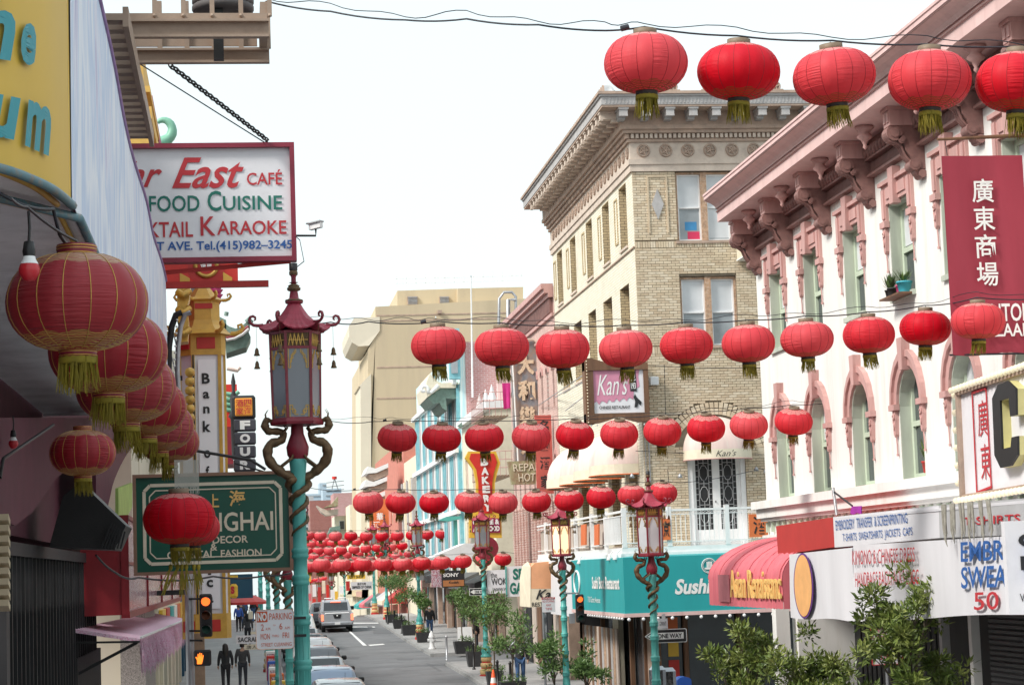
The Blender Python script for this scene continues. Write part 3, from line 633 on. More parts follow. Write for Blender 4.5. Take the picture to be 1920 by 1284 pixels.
    for j in range(6):
        a = math.pi/3*j; d = V((math.cos(a), math.sin(a), 0)); s_ = MB(); pts = []
        for (r, z) in ((.36, 5.95), (.42, 5.945), (.47, 5.95), (.505, 5.975), (.52, 6.01), (.505, 6.045), (.475, 6.055), (.45, 6.04), (.448, 6.015), (.465, 6.005)): pts.append(d*r+V((0, 0, z)))
        s_.tube(pts, [.02, .02, .019, .018, .018, .017, .016, .015, .012, .01], 6); sc2 = s_.build('roof_scroll', M['maroon'], t)
        bm_ = MB(); x = d*.44
        bm_.tube([x+V((0, 0, 5.93)), x+V((0, 0, 5.5))], .0022, 4)
        for z in (5.6, 5.45): bm_.lathe([(.004, z+.09), (.012, z+.085), (.022, z+.06), (.024, z+.03), (.036, z+.005), (.034, z), (.002, z-.004)], c=x, n=10)
        bm_.build('bell', M['bronze'], t)
    return t
lampA = lamp_proto(); lampL = lamp_proto('_lit'); lampW = lamp_proto('_white')
GL = 'dragon street lamps along the pavements'
def lamp(X, Y, rz, label, proto=lampA): place(proto, (X, Y, G(Y)+.12), rz, label, GL)
q = P(557, 797, Y=24.4)
place(lampA, (q.x, 24.4, q.z-4.8), math.radians(6), 'large teal lamp post with bronze dragons and unlit pagoda lantern beside the cafe sign', GL)
for (px, Y, rz, lb) in ((540, 49.5, .2, 'teal dragon lamp post seen just under the green sign, nearest behind the large lamp'), (519, 62, .4, 'second teal dragon lamp post behind the large lamp on the left'), (503, 88, .1, 'slim teal lamp post on the left pavement behind the no parking sign'), (490, 118, .3, 'left lamp post furthest away beside the pavement stalls'), (487, 150, .3, 'remote left lamp post at the crest')):
    lamp(P(px, 1130, Y=Y).x, Y, rz, lb)
for (px, py, Y, rz, lb, pr) in ((1221, 1043, 46.0, .1, 'teal dragon lamp with white panes before the teal awning, above the one way arrow', lampW), (1053.5, 1043, 60.3, .25, 'teal dragon lamp with glowing warm panes carrying the right traffic light', lampL), (905, 1029, 80, 0, 'teal dragon lamp with grey panes before the red and yellow bakery sign', lampA)):
    q = P(px, py, Y=Y); place(pr, (q.x, Y, q.z-4.8), rz, lb, GL)
for (px, py, rz, lb) in ((788, 1204, .2, 'distant teal lamp beside the white hydrant, its roof against the dark red wall'), (726, 1163, .5, 'distant teal lamp on the crest, nearer of the pair before the tan shop'), (703, 1154, .1, 'distant teal lamp on the crest, further of the pair before the tan shop')):
    q = P(px, py, X=9.0); lamp(9.0, q.y, rz, lb)
for (px, Y, lb) in ((646, 190, 'remote pagoda lamp above the pickup truck'), (622, 215, 'remote pagoda lamp left of the pickup truck'), (598, 240, 'furthest pagoda lamp beside the left lamp pole')):
    lamp(P(px, 1100, Y=Y).x, Y, .3, lb)

class Fr:
    """u runs along the wall, v is world height, w is the distance out of the wall"""
    def __init__(s, o, u, n): s.o = V(o); s.u = V(u).normalized(); s.n = V(n).normalized(); s.dz = 0
    def p(s, u, v, w=0): q = s.o+s.u*u+s.n*w; return V((q.x, q.y, v+s.dz))
    def box(s, mb, u0, u1, v0, v1, w0, w1):
        c = s.p((u0+u1)/2, (v0+v1)/2, (w0+w1)/2)
        return mb.ob(c, s.u*abs(u1-u0)/2, V((0, 0, 1))*abs(v1-v0)/2, s.n*abs(w1-w0)/2)
    def quad(s, u0, u1, v0, v1, w=0): return [s.p(u0, v0, w), s.p(u1, v0, w), s.p(u1, v1, w), s.p(u0, v1, w)]
    def prism(s, mb, pts, w0, w1, smooth=False): return mb.prism([s.p(u, v, w0) for u, v in pts], s.n*(w1-w0), smooth)
    def tube(s, mb, pts, r, n=6): return mb.tube([s.p(*p) for p in pts], r, n)
def wall(fr, mb, u0, u1, v0, v1, holes, th, w=0):
    us = sorted(set([u0, u1]+[h[0] for h in holes]+[h[1] for h in holes])); vs = sorted(set([v0, v1]+[h[2] for h in holes]+[h[3] for h in holes]))
    us = [u for u in us if u0 <= u <= u1]; vs = [v for v in vs if v0 <= v <= v1]
    for a, b in zip(us, us[1:]):
        run = None
        for c, d in zip(vs, vs[1:]):
            m1, m2 = (a+b)/2, (c+d)/2
            if any(h[0] < m1 < h[1] and h[2] < m2 < h[3] for h in holes):
                if run: fr.box(mb, a, b, run[0], run[1], w-th, w); run = None
            else: run = (run[0], d) if run else (c, d)
        if run: fr.box(mb, a, b, run[0], run[1], w-th, w)
    return mb
def sash(fr, parent, u0, u1, v0, v1, w, fm, gm, name='window', mid=True, mull=0, fw=.05, blind=0):
    """a window: frame part with pane sub-parts"""
    f = MB()
    for a, b, c, d in ((u0, u0+fw, v0, v1), (u1-fw, u1, v0, v1), (u0+fw, u1-fw, v0, v0+fw), (u0+fw, u1-fw, v1-fw, v1)): fr.box(f, a, b, c, d, w-.04, w+.02)
    vm = (v0+v1)/2
    if mid: fr.box(f, u0+fw, u1-fw, vm-fw/2, vm+fw/2, w-.04, w+.03)
    for k in range(mull): x = u0+(u1-u0)*(k+1)/(mull+1); fr.box(f, x-fw/2, x+fw/2, v0+fw, v1-fw, w-.039, w+.019)
    o = f.build(name, fm, parent)
    g = MB(); fr.box(g, u0+fw*.5, u1-fw*.5, v0+fw*.5, v1-fw*.5, w-.035, w-.03); g.build('pane', gm, o)
    if blind:
        b_ = MB(); fr.box(b_, u0+fw, u1-fw, v1-(v1-v0)*blind, v1-fw, w-.026, w-.018); b_.build('blind', M['blind'], o)
    return o
WB = thing('stucco_building', 'white stucco building with rose-brown cornice, scroll brackets and arched sage windows at right', 'building', (11.5, 36, G(36)))
YC = 46.2
fw = Fr((11.5, YC, 0), (0, -1, 0), (-1, 0, 0))
CW = [YC-y for y in (44.4, 41.55, 38.62, 35.66, 32.85, 29.95, 27.05)]
holes = []; AR, HW = 7.55, .64
for c in CW: holes += [(c-HW, c+HW, 6.3, 8.28), (c-HW, c+HW, 9.5, 11.2)]
mb = MB(); wall(fw, mb, 0, 26, 5.9, 12.88, holes, .45)
for c in CW:                                                  # spandrels turn the square heads into arches
    for s in (-1, 1):
        pts = [(c+s*HW, 8.2), (c, 8.2)] if False else []
        arc = [(c+s*HW*math.cos(a), 7.62+.66*math.sin(a)) for a in [math.pi/2*k/8 for k in range(9)]]
        fw.prism(mb, [(c+s*HW, 8.28)]+arc, -.449, -.001)
mb.box((11.952, YC-.45, 0), (26, YC, 12.88)); mb.box((11.6, 20.2, 0), (26, 20.6, 12.85)); mb.box((11.96, 20.2, 12.5), (26, YC-.46, 12.86))
wall(fw, mb, 0, 26, -.2, 5.9, [(.35, 25.5, 0, 4.9)], .3)
mb.build('wall', M['stucco'], WB)
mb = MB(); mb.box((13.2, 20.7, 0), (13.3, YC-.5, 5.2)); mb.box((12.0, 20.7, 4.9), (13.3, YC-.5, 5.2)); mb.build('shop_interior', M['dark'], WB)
for c in CW:
    for (v0, v1, arch) in ((6.3, 8.28, 1), (9.5, 11.2, 0)):
        r = MB()
        fw.box(r, c-HW+.001, c-HW+.03, v0, v1-.62*arch, -.26, -.003); fw.box(r, c+HW-.03, c+HW-.001, v0, v1-.62*arch, -.26, -.003)
        if arch:
            for k in range(8):
                a, b_ = math.pi*k/8, math.pi*(k+1)/8
                r.prism([fw.p(c+HW*.995*math.cos(t), 7.62+.655*math.sin(t), -.26) for t in (a, b_)]+[fw.p(c+HW*.95*math.cos(t), 7.62+.62*math.sin(t), -.26) for t in (b_, a)], fw.n*.257)
        else: fw.box(r, c-HW+.03, c+HW-.03, v1-.03, v1-.001, -.26, -.003)
        fw.box(r, c-HW-.02, c+HW+.02, v0-.06, v0+.03, -.26, .06 if not arch else .01)
        ro = r.build('window_reveal', M['sage'], WB)
        sash(fw, WB, c-HW+.03, c+HW-.03, v0+.03, v1-.03, -.22, M['sagepale'], M['glass'], fw=.09, blind=.45 if random.random() < .6 else 0)
for c in CW:
    h = MB(); v = 11.2
    for s in (-1, 1):
        fw.box(h, min(c+s*HW, c+s*(HW+.2)), max(c+s*HW, c+s*(HW+.2)), 10.9, v+.34, .002, .055)
        fw.box(h, min(c+s*(HW-.03), c+s*(HW+.26)), max(c+s*(HW-.03), c+s*(HW+.26)), 10.8, 10.91, .002, .1)
        fw.box(h, min(c+s*(HW+.02), c+s*(HW+.15)), max(c+s*(HW+.02), c+s*(HW+.15)), 10.96, v+.28, .055, .085)
    fw.box(h, c-HW, c+HW, v, v+.34, .002, .055); fw.box(h, c-HW-.22, c+HW+.22, v+.34, v+.41, .002, .12); fw.box(h, c-HW+.1, c+HW-.1, v+.08, v+.28, .055, .08)
    h.build('window_hood', M['pinktrim'], WB)
    fw.prism(MB(), [(c-.1, v-.08), (c+.1, v-.08), (c+.15, v+.56), (c-.15, v+.56)], .003, .15).build('keystone', M['pinktrim'], WB)
    h = MB(); N = 10
    def ring(ri, ro, w0, w1, asp=1.03):
        for k in range(N):
            a, b_ = math.pi*k/N, math.pi*(k+1)/N
            h.prism([fw.p(c+ri*math.cos(t), 7.62+ri*asp*math.sin(t), w0) for t in (a, b_)]+[fw.p(c+ro*math.cos(t), 7.62+ro*asp*1.03*math.sin(t), w0) for t in (b_, a)], fw.n*(w1-w0))
    ring(HW, HW+.16, .002, .05); ring(HW+.16, HW+.25, .002, .1)
    for s in (-1, 1):
        fw.box(h, min(c+s*HW, c+s*(HW+.25)), max(c+s*HW, c+s*(HW+.25)), 7.62, 7.66, .002, .06)
        fw.box(h, min(c+s*(HW-.03), c+s*(HW+.29)), max(c+s*(HW-.03), c+s*(HW+.29)), 7.55, 7.65, .002, .11)
    h.build('arch_hood', M['pinktrim'], WB)
    fw.prism(MB(), [(c-.09, 8.2), (c+.09, 8.2), (c+.14, 8.76), (c-.14, 8.76)], .003, .15).build('keystone', M['pinktrim'], WB)
    for s in (-1, 1):
        for v in (10.8, 7.55):                               # scrolled pendants
            x = c+s*(HW+.12); p = MB()
            fw.prism(p, [(x-.07, v), (x+.07, v), (x+.085, v-.15), (x+.05, v-.42), (x, v-.47), (x-.05, v-.42), (x-.085, v-.15)], .002, .07)
            fw.tube(p, [(x-.05, v-.1, .08), (x+.03, v-.07, .085), (x+.05, v-.14, .085), (x, v-.17, .085), (x-.015, v-.13, .08)], .014, 5)
            fw.tube(p, [(x-.04, v-.2, .08), (x+.03, v-.25, .08), (x+.02, v-.34, .08), (x-.02, v-.32, .08)], .012, 5)
            fw.tube(p, [(x, v-.45, .04), (x, v-.6, .03), (x, v-.76, .03)], .014, 5); fw.tube(p, [(x, v-.76, .03), (x, v-.8, .03)], .024, 5)
            p.build('pendant', M['pinktrim'], WB)
b = MB()
fw.box(b, -.25, 26, 6.13, 6.3, .001, .3); fw.box(b, -.18, 26, 5.93, 6.13, .001, .2); fw.box(b, -.1, 26, 5.86, 5.93, .001, .13); fw.box(b, -.12, 26, 5.5, 5.56, .001, .1); b.build('belt_course', M['stucco'], WB)
x = .1
while x < 18:
    fw.box(MB(), x, x+.09, 5.62, 5.84, .002, .07).build('dentil', M['sagepale'], WB); x += .47
fw.dz = .38
prof = [(.0, 12.12), (.9, 12.12), (.9, 12.33), (.93, 12.33), (.93, 12.36), (.9, 12.37), (.9, 12.42), (.93, 12.43), (.94, 12.48), (.98, 12.56), (1.06, 12.64), (1.17, 12.7), (1.17, 12.74), (1.2, 12.75), (1.2, 12.86), (1.22, 12.87), (1.22, 12.93), (.0, 12.95)]
OV = .0
def sweep(prof, u0, u1, m, name, mitre=0.):
    mb = MB(); n = len(prof); vs = []
    for u, s in ((u0, -1), (u1, 0)): vs += [fw.p(u+(s*mitre*w_), v, w_+.002) for w_, v in prof]
    mb.add(vs, [(i, i+n, (i+1) % n+n, (i+1) % n) for i in range(n)])
    mb.add(vs, [tuple(range(n))[::1], tuple(range(2*n-1, n-1, -1))]); return mb.build(name, m, WB)
sweep([(0, 12.122), (.9, 12.122), (.9, 12.33), (.92, 12.335), (.92, 12.355), (.9, 12.36), (.9, 12.40), (.92, 12.41), (.93, 12.44), (.97, 12.49), (1.05, 12.545), (1.16, 12.58), (1.16, 12.6), (1.19, 12.61), (1.19, 12.68), (1.21, 12.69), (1.21, 12.735), (0, 12.75)], .35, 26, M['pinkpale'], 'cornice', mitre=0)
for v0, v1, w_ in ((12.335, 12.355, .925), (12.405, 12.42, .925), (12.585, 12.602, 1.165)):
    fw.box(MB(), .35, 26, v0, v1, w_-.01, w_+.012).build('shadow_groove', M['browntrim'], WB)  # narrow brown strips along the cornice profile
f = MB(); fw.box(f, 0, 26, 11.76, 12.12, .002, .1); fw.box(f, 0, 26, 11.74, 11.78, .002, .18); fw.box(f, 0, 26, 11.49, 11.53, .002, .1); fw.box(f, 0, 26, 11.45, 11.49, .002, .15); f.build('frieze', M['browntrim'], WB)
for i in range(95):                                           # fat rope moulding
    u = .1+i*.19; fw.tube(MB(), [(u, 11.83, .08), (u+.05, 11.81, .16), (u+.1, 11.88, .19), (u+.12, 11.96, .16)], .055, 6).build('rope_bead', M['browntrim'], WB)
fl = MB()
for i in range(270): fw.box(fl, .05+i*.066, .05+i*.066+.035, 11.54, 11.73, .002, .07)
fl.build('fluted_band', M['browntrim'], WB, kind='stuff')
def bracket(c):
    k = MB(); fw.box(k, c-.17, c+.17, 11.8, 12.118, .12, .6); fw.box(k, c-.2, c+.2, 12.06, 12.119, .12, .64)
    for s in (-1, 1):
        fw.box(k, c+s*.08-.055, c+s*.08+.055, 11.86, 12.02, .6, .62)
    k.build('bracket_block', M['pinktrim'], WB)
    s_ = MB(); pts = []
    side = [(.12, 11.83), (.7, 11.83), (.78, 11.76), (.8, 11.66), (.74, 11.57), (.62, 11.55), (.52, 11.6), (.46, 11.52), (.42, 11.38), (.33, 11.28), (.27, 11.16), (.16, 11.08), (.002, 11.06), (.002, 11.83)]
    s_.prism([fw.p(c-.12, v, w_*.78) for w_, v in side], fw.u*.24)
    for w_, v, r in ((.66, 11.68, .14), (.24, 11.14, .1), (.5, 11.56, .07)):
        for rr in (r, r*.6): s_.tube([fw.p(c-.13-.03*(1.6-rr/r), v, w_*.78), fw.p(c+.13+.03*(1.6-rr/r), v, w_*.78)], rr, 12)
    fw.tube(s_, [(c-.1, 11.04, .1), (c+.1, 11.04, .1)], .09, 10)
    s_.tube([fw.p(c-.15, 10.98, .06), fw.p(c+.15, 10.98, .06)], .07, 10)
    for q in (-.075, 0, .075):
        s_.tube([fw.p(c+q, v, w_*.78+.02) for w_, v in ((.8, 11.68), (.74, 11.55), (.6, 11.53), (.48, 11.46), (.4, 11.3), (.3, 11.2))], .025, 5)
    s_.build('scroll_bracket', M['browntrim'], WB)
bc = [.45]+[(a+b_)/2 for a, b_ in zip(CW, CW[1:])]+[CW[-1]+1.5]
for c in bc: bracket(c)
for a, b_ in zip(bc, bc[1:]):
    m_ = (a+b_)/2
    k = MB(); k.lathe([(.15, .0), (.17, -.03), (.12, -.08), (.08, -.12), (.13, -.17), (.14, -.2), (.07, -.25), (.03, -.33), (.045, -.37), (.0, -.42)], c=fw.p(m_, 12.119, .55), n=14); k.build('drop_finial', M['pinktrim'], WB)
fw.dz = 0
def pot(name, p, r, h, m, label, plant, grp=None, leaf=40, ph=.22):
    t = thing(name, label, 'plant', p, grp)
    MB().lathe([(r*.72, 0), (r, h*.85), (r*1.1, h*.86), (r*1.1, h), (r*.9, h), (r*.85, h*.9)], c=p, n=14).build('pot', m, t)
    mb = MB(); p = V(p)
    for _ in range(leaf):
        a = ru(0, 6.28); d = V((math.cos(a)*ru(0, r*1.4), math.sin(a)*ru(0, r*1.4), 0)); b0 = p+V((0, 0, h))+d*.3; t1 = b0+d+V((0, 0, ru(.3, 1)*ph)); s = d.cross(V((0, 0, 1))); s = s.normalized()*ru(.01, .02) if s.length > 0 else V((.01, 0, 0))
        mb.add([b0, b0.lerp(t1, .6)+s, t1, b0.lerp(t1, .6)-s], [(0, 1, 2, 3)])
    mb.build('leaves', plant, t); return t
M['leaf'] = mat('leaf', (.10,.16,.035), .5, var=.5, scale=2.2, bump=0)
M['leafdark'] = mat('leafdark', (.06,.105,.03), .5, var=.5, scale=3, bump=0)
c4w = CW[3]
bd = MB(); fw.box(bd, c4w-.5, c4w+.62, 9.46, 9.49, -.1, .3); tag(bd.build('shelf_board', M['wood']), 'weathered board laid on the sill of the upper window with flower pots', 'board')
pot('flower_pot', fw.p(c4w-.42, 9.49, .12), .09, .16, M['pot'], 'black pot with a leafy plant at the left end of the window board', M['leaf'], None, 60, .3)
pot('flower_pot', fw.p(c4w-.15, 9.49, .16), .09, .16, M['pot'], 'second black pot with a bushy plant on the window board', M['leafdark'], None, 60, .3)
pot('flower_pot', fw.p(c4w+.15, 9.49, .12), .075, .17, mk('potpink', (.6,.06,.2), .5), 'small pink pot on the window board', M['leaf'], None, 14, .12)
pot('flower_pot', fw.p(c4w+.4, 9.49, .12), .13, .2, mk('potblue', (.05,.4,.5), .5), 'turquoise pot with sprouting plant on the window board', M['leaf'], None, 50, .25)
pot('flower_pot', fw.p(c4w+.3, 6.4, -.15), .1, .2, M['red'], 'red pot with tall grassy plant in the arched window near the canton sign', M['leaf'], None, 60, .42)
ct = MB()
cq = fw.quad(c4w+.1, c4w+.5, 9.85, 10.35, -.3)
g = 9; vs = []
for i in range(g):
    for j in range(g):
        u, v = i/(g-1), j/(g-1); vs.append(quadf(cq)(u, v)+V((.03*math.sin(u*14+v*3), 0, .03*math.sin(u*5))))
ct.add(vs, [(i*g+j, (i+1)*g+j, (i+1)*g+j+1, i*g+j+1) for i in range(g-1) for j in range(g-1)], True)
tag(ct.build('curtain', M['white']), 'crumpled white cloth hanging in the upper window above the flower pots', 'curtain')

def barrel(parent, fr, u0, u1, vt, vb, w0, w1, m, name='canopy', seg=12, valance=.0, ribs=0):
    """quarter round cloth awning: from the wall at vt out to w1, then straight down to vb"""
    pr = []; R1 = (w1-w0); H = (vt-vb)-valance
    for k in range(seg+1):
        a = math.pi/2*k/seg; pr.append((w0+R1*math.sin(a), vb+valance+H*math.cos(a)))
    if valance: pr.append((w1, vb))
    mb = MB(); nu = max(2, int((u1-u0)/.12)); vs = []
    for i in range(nu+1):
        u = u0+(u1-u0)*i/nu; d = .012*math.sin(i*2.1)
        vs += [fr.p(u, v+d*.6, w_+d) for w_, v in pr]
    n = len(pr); mb.add(vs, [(i*n+k, i*n+k+1, (i+1)*n+k+1, (i+1)*n+k) for i in range(nu) for k in range(n-1)], True)
    for u in (u0, u1): mb.add([fr.p(u, v, w_) for w_, v in pr]+[fr.p(u, vb, w0)], [tuple(range(n+1))])
    return mb.build(name, m, parent)
AW = thing('red_awning', 'faded red barrel awning with gold Asian lettering beside the teal sign', 'awning', (11.5, 41, 4))
barrel(AW, fw, YC-44.3, YC-38.05, 5.5, 4.12, .001, 1.8, M['pinkcloth'], valance=.55)
qa = [fw.p(YC-42.1, 4.2, 1.815), fw.p(YC-38.05, 4.2, 1.815), fw.p(YC-38.05, 5.0, 1.815), fw.p(YC-42.1, 5.0, 1.815)]
text('Asian Renaissanc', qa, M['textgold'], AW, .0, .12, 1.0, .8, bold=.01, thick=.03)
fw.box(MB(), YC-43.3, YC-42.3, 4.2, 4.75, 1.813, 1.826).build('patch', mk('fadedpatch', (.42,.14,.16), .8), AW)
rb = MB()
for i in range(13):
    u = YC-44.3+.5*i; rb.tube([fw.p(u, 4.12+.55+.83*math.cos(math.pi/2*k/8), 1.803*math.sin(math.pi/2*k/8)+.004) for k in range(9)], .012, 4)
rb.build('frame_rib', M['pinkcloth'], AW)
TA = thing('shop_awning', 'large white tarpaulin awning with red end valance and embroidery and sweatshirt lettering', 'awning', (11.5, 34, 4))
def px4(pts, X): return [P(a, b, X=X) for a, b in pts]
q_red = px4([(1459,1040), (1565,1025), (1562,969), (1455,986)], 10.0)
MB().panel(q_red, .05).build('red_valance', M['redcloth'], TA)
qv = [P(1565,1026,X=10.0), P(1762,1008,X=9.9), P(1760,947,X=9.9), P(1562,969,X=10.0)]
MB().panel(qv, .05).build('valance', M['tarp'], TA)
qv2 = [qv[1], P(1965,1000,X=9.8), P(1965,930,X=9.8), qv[2]]
MB().panel(qv2, .05).build('valance_end', M['tarpgrey'], TA)
text('EMBROIDERY  TRANSFER  & SCREENPRINTING', qv, M['textblue'], TA, .03, .56, .74, .88, bold=.0)
text('T-SHIRTS  SWEATSHIRTS  JACKETS  CAPS', qv, M['textblue'], TA, .1, .1, .78, .42, bold=.0)
text('T-SHIRTS', qv2, M['textred'], TA, .26, .34, .78, .58, bold=.015)
MB().panel([qv[3]+V((0, 0, -.02)), qv2[2]+V((0, 0, -.02)), V((11.48, qv2[2].y, 5.75)), V((11.48, qv[3].y, 5.75))], .04).build('roof_cloth', M['tarp'], TA)
MB().panel([q_red[3]+V((0, 0, -.02)), q_red[2]+V((0, 0, -.02)), V((11.48, q_red[2].y, 5.75)), V((11.48, q_red[3].y, 5.72))], .04).build('red_roof_cloth', M['redcloth'], TA)
def sheet(pts, m, name, parent, wav=.04, nu=24, nv=8, th=.0):
    f = quadf(pts); nn = (pts[1]-pts[0]).cross(pts[3]-pts[0]).normalized(); vs = []
    for i in range(nu+1):
        for j in range(nv+1):
            u, v = i/nu, j/nv; vs.append(f(u, v)+nn*wav*(math.sin(u*9+1)*.5+math.sin(u*23+v*4)*.25)*(1-v*.8)+V((0, 0, -.02*math.sin(u*7)*(1-v))))
    k = nv+1; mb = MB().add(vs, [(i*k+j, (i+1)*k+j, (i+1)*k+j+1, i*k+j+1) for i in range(nu) for j in range(nv)], True)
    mb.add([p-nn*.012 for p in vs], [(i*k+j+1, (i+1)*k+j+1, (i+1)*k+j, i*k+j) for i in range(nu) for j in range(nv)], True)
    return mb.build(name, m, parent)
qd1 = [P(1484,1157,X=9.74), P(1602,1164,X=9.74), P(1598,1026,X=9.74), P(1480,1039,X=9.74)]
sheet(qd1, M['tarp'], 'drop_sheet', TA, .03)
qd2 = [P(1604,1164,X=9.76), P(1965,1150,X=9.7), P(1965,1000,X=9.7), P(1600,1022,X=9.76)]
sheet(qd2, M['tarp'], 'drop_sheet', TA, .05)
text('KIMONO & CHINESE DRESS', qd2, M['textred'], TA, .015, .74, .40, .93, bold=.0, proud=.06)
text('HANDBAGS BACKPACKS LUGG', qd2, M['textred'], TA, .03, .45, .42, .64, bold=.0, proud=.06)
text('EMBROID', qd2, M['textblue'], TA, .64, .70, .985, .96, bold=.015, proud=.06)
text('SWEATSH', qd2, M['textblue'], TA, .64, .36, .985, .64, bold=.015, proud=.06)
text('50 %', qd2, M['textred'], TA, .70, .08, .93, .31, bold=.01, proud=.06)
f1 = quadf(qd1); nn1 = (qd1[1]-qd1[0]).cross(qd1[3]-qd1[0]).normalized()
def oval(cu, cv, ru_, rv, pr, m, nm): MB().add([f1(cu+ru_*math.cos(2*math.pi*k/32), cv+rv*math.sin(2*math.pi*k/32))+nn1*pr for k in range(32)], [tuple(range(32))]).build(nm, m, TA)
oval(.27, .5, .165, .5, .05, mk('purple', (.13,.04,.22), .6), 'oval_border'); oval(.27, .5, .145, .47, .058, mk('peach', (.8,.42,.16), .6), 'oval')
RG = thing('flag_bracket', 'grey upright bracket with a rod and a purple rag above the red valance', 'bracket', P(1563,960,X=10.4))
MB().tube([P(1562,914,X=10.6), P(1569,966,X=10.6)], .03, 8).build('upright', M['steel'], RG); MB().tube([P(1564,922,X=10.6), P(1598,948,X=10.6)], .018, 6).build('rod', M['black'], RG)
sheet([P(1595,962,X=10.5), P(1614,963,X=10.5), P(1615,948,X=10.5), P(1597,949,X=10.5)], mk('ragpurple', (.3,.03,.34), .7), 'rag', RG, .02, 6, 4)
SH = thing('roller_shutter', 'grey roller shutter closed under the grey sweatshirt banner at far right', 'shutter', (12.6, 29, G(29)))
for i in range(38): MB().add([V((12.6, y, G(29)+.1+i*.09+dz)) - V((dx, 0, 0)) for y in (26.5, 30.8) for dz, dx in ((0, 0), (.025, .03), (.065, .03), (.088, 0))], [(0, 1, 5, 4), (1, 2, 6, 5), (2, 3, 7, 6)]).build('slat', M['shutter'], SH)
SH2 = thing('roller_shutter', 'grey roller shutter behind the bushy tree, left of the maroon post', 'shutter', (12.6, 33, G(33)))
for i in range(38): MB().add([V((12.6, y, G(33)+.1+i*.09+dz)) - V((dx, 0, 0)) for y in (31.5, 35.4) for dz, dx in ((0, 0), (.025, .03), (.065, .03), (.088, 0))], [(0, 1, 5, 4), (1, 2, 6, 5), (2, 3, 7, 6)]).build('slat', M['shutter'], SH2)
PS = thing('shop_facade', 'dark shop front with maroon posts under the tarpaulin awning', 'shop front', (12.3, 35, G(35)))
for y in (31.1, 26.2): MB().box((12.35, y-.15, G(y)), (12.65, y+.15, 5)).build('post', M['maroon'], PS)
for y in (36, 37.6): MB().box((12.45, y-.08, G(y)), (12.6, y+.08, 5)).build('door_post', M['textwhite'] if y == 36 else M['tarpgrey'], PS)
for i in range(16): MB().tube([(12.5, 38+.32*i, G(40)), (12.5, 38+.32*i, 4.8)], .02, 5).build('gate_bar', M['black'], PS)
for k in range(3): MB().lathe([(.0, 0), (.05, .04), (.05, .09), (.02, .13)], c=P(1452, 1142, X=10.3)+V((0, -k*1.5, 0)), n=8).build('lamp_bulb', M['bulbwhite'], PS)
BN = thing('hanging_banner', 'maroon cloth banner with white Chinese characters hung from a wooden pole at right', 'banner', P(1840,480,Y=30))
qb = rectY(1776, 292, 1928, 664, 29.35)
sheet(qb, M['bannercloth'], 'cloth', BN, .03, 20, 14)
for i, ch in enumerate('廣東商場'):
    v = 1-(67+52*i)/371; text(ch, qb, M['textwhite'], BN, .335, v-.06, .6, v+.06, bold=.01, name='character', proud=.05)
text('CANTON', qb, M['textwhite'], BN, .24, .16, .985, .25, bold=.015, proud=.06); text('BAZAAR', qb, M['textwhite'], BN, .3, .085, .96, .15, bold=.015, proud=.06)
MB().tube([P(1757,262,Y=29.35), P(1960,252,Y=29.35)], [.02, .035], 8).build('pole', M['wood'], BN)
MB().tube([P(1776,292,Y=29.35), P(1772,265,Y=29.35)], .006, 5).build('tie', M['cable'], BN)
MB().tube([qb[0]+V((-.05, 0, 0)), qb[1]], .014, 6).build('bottom_rod', M['cable'], BN)
CS = thing('bulb_edged_sign', 'white sign box edged with round bulbs, red characters and a black letter C', 'sign', P(1850,820,X=10.5))
qs = [P(1808,934,X=10.4), P(1985,905,X=10.4), P(1985,672,X=10.4), P(1799,735,X=10.4)]
MB().panel(qs, .45).build('face', M['signwhite'], CS)
ed = MB()
for a, b_ in zip(qs, qs[1:]+qs[:1]): ed.bar(a, b_, .12, .1)
ed.build('edge', M['tanstone'], CS)
for a, b_, n in ((qs[3], qs[2], 26), (qs[0], qs[1], 24), (qs[0], qs[3], 6)):
    for k in range(n+1):
        p = a.lerp(b_, k/n); d = V((-.1, .0, .0)) if n > 6 else V((-.02, .12, 0)); d2 = V((0, .07, (.03 if a is qs[3] else -.03)))
        o = MB().tube([p, p+d*.7+d2*.5], .022, 6).build('socket', M['browntrim'], CS)
        MB().lathe([(.0, -.05), (.03, -.04), (.048, 0), (.035, .035), (0, .05)], c=p+d+d2, n=8).build('bulb', M['bulb'], o)
text('廣', qs, M['textred'], CS, .2, .53, .30, .86, bold=.0, name='character'); text('東', qs, M['textred'], CS, .215, .14, .315, .46, bold=.0, name='character')
fq = quadf(qs); nq = (qs[1]-qs[0]).cross(qs[3]-qs[0]).normalized(); kf = MB()
for a, b_ in (((.165, .03), (.33, .06)), ((.33, .06), (.305, .95)), ((.305, .95), (.155, .95)), ((.155, .95), (.165, .03))): kf.bar(fq(*a)+nq*.02, fq(*b_)+nq*.02, .02, .035 if a[1] == b_[1] or abs(a[1]-b_[1]) < .1 else .015)
kf.build('red_border', M['textred'], CS)
Cp = [(.70, .62), (.70, .84), (.62, .93), (.52, .92), (.46, .82), (.47, .32), (.53, .2), (.64, .2), (.71, .28), (.71, .44), (.65, .44), (.64, .36), (.55, .36), (.54, .78), (.63, .78), (.64, .62)]
MB().prism([fq(u, v)+nq*.12 for u, v in Cp], nq*.03).build('letter_face', M['black'], CS)
MB().prism([fq(u, v)+nq*.0 for u, v in Cp], nq*.119).build('letter_side', mk('lettercream', (.6,.55,.25), .5), CS)
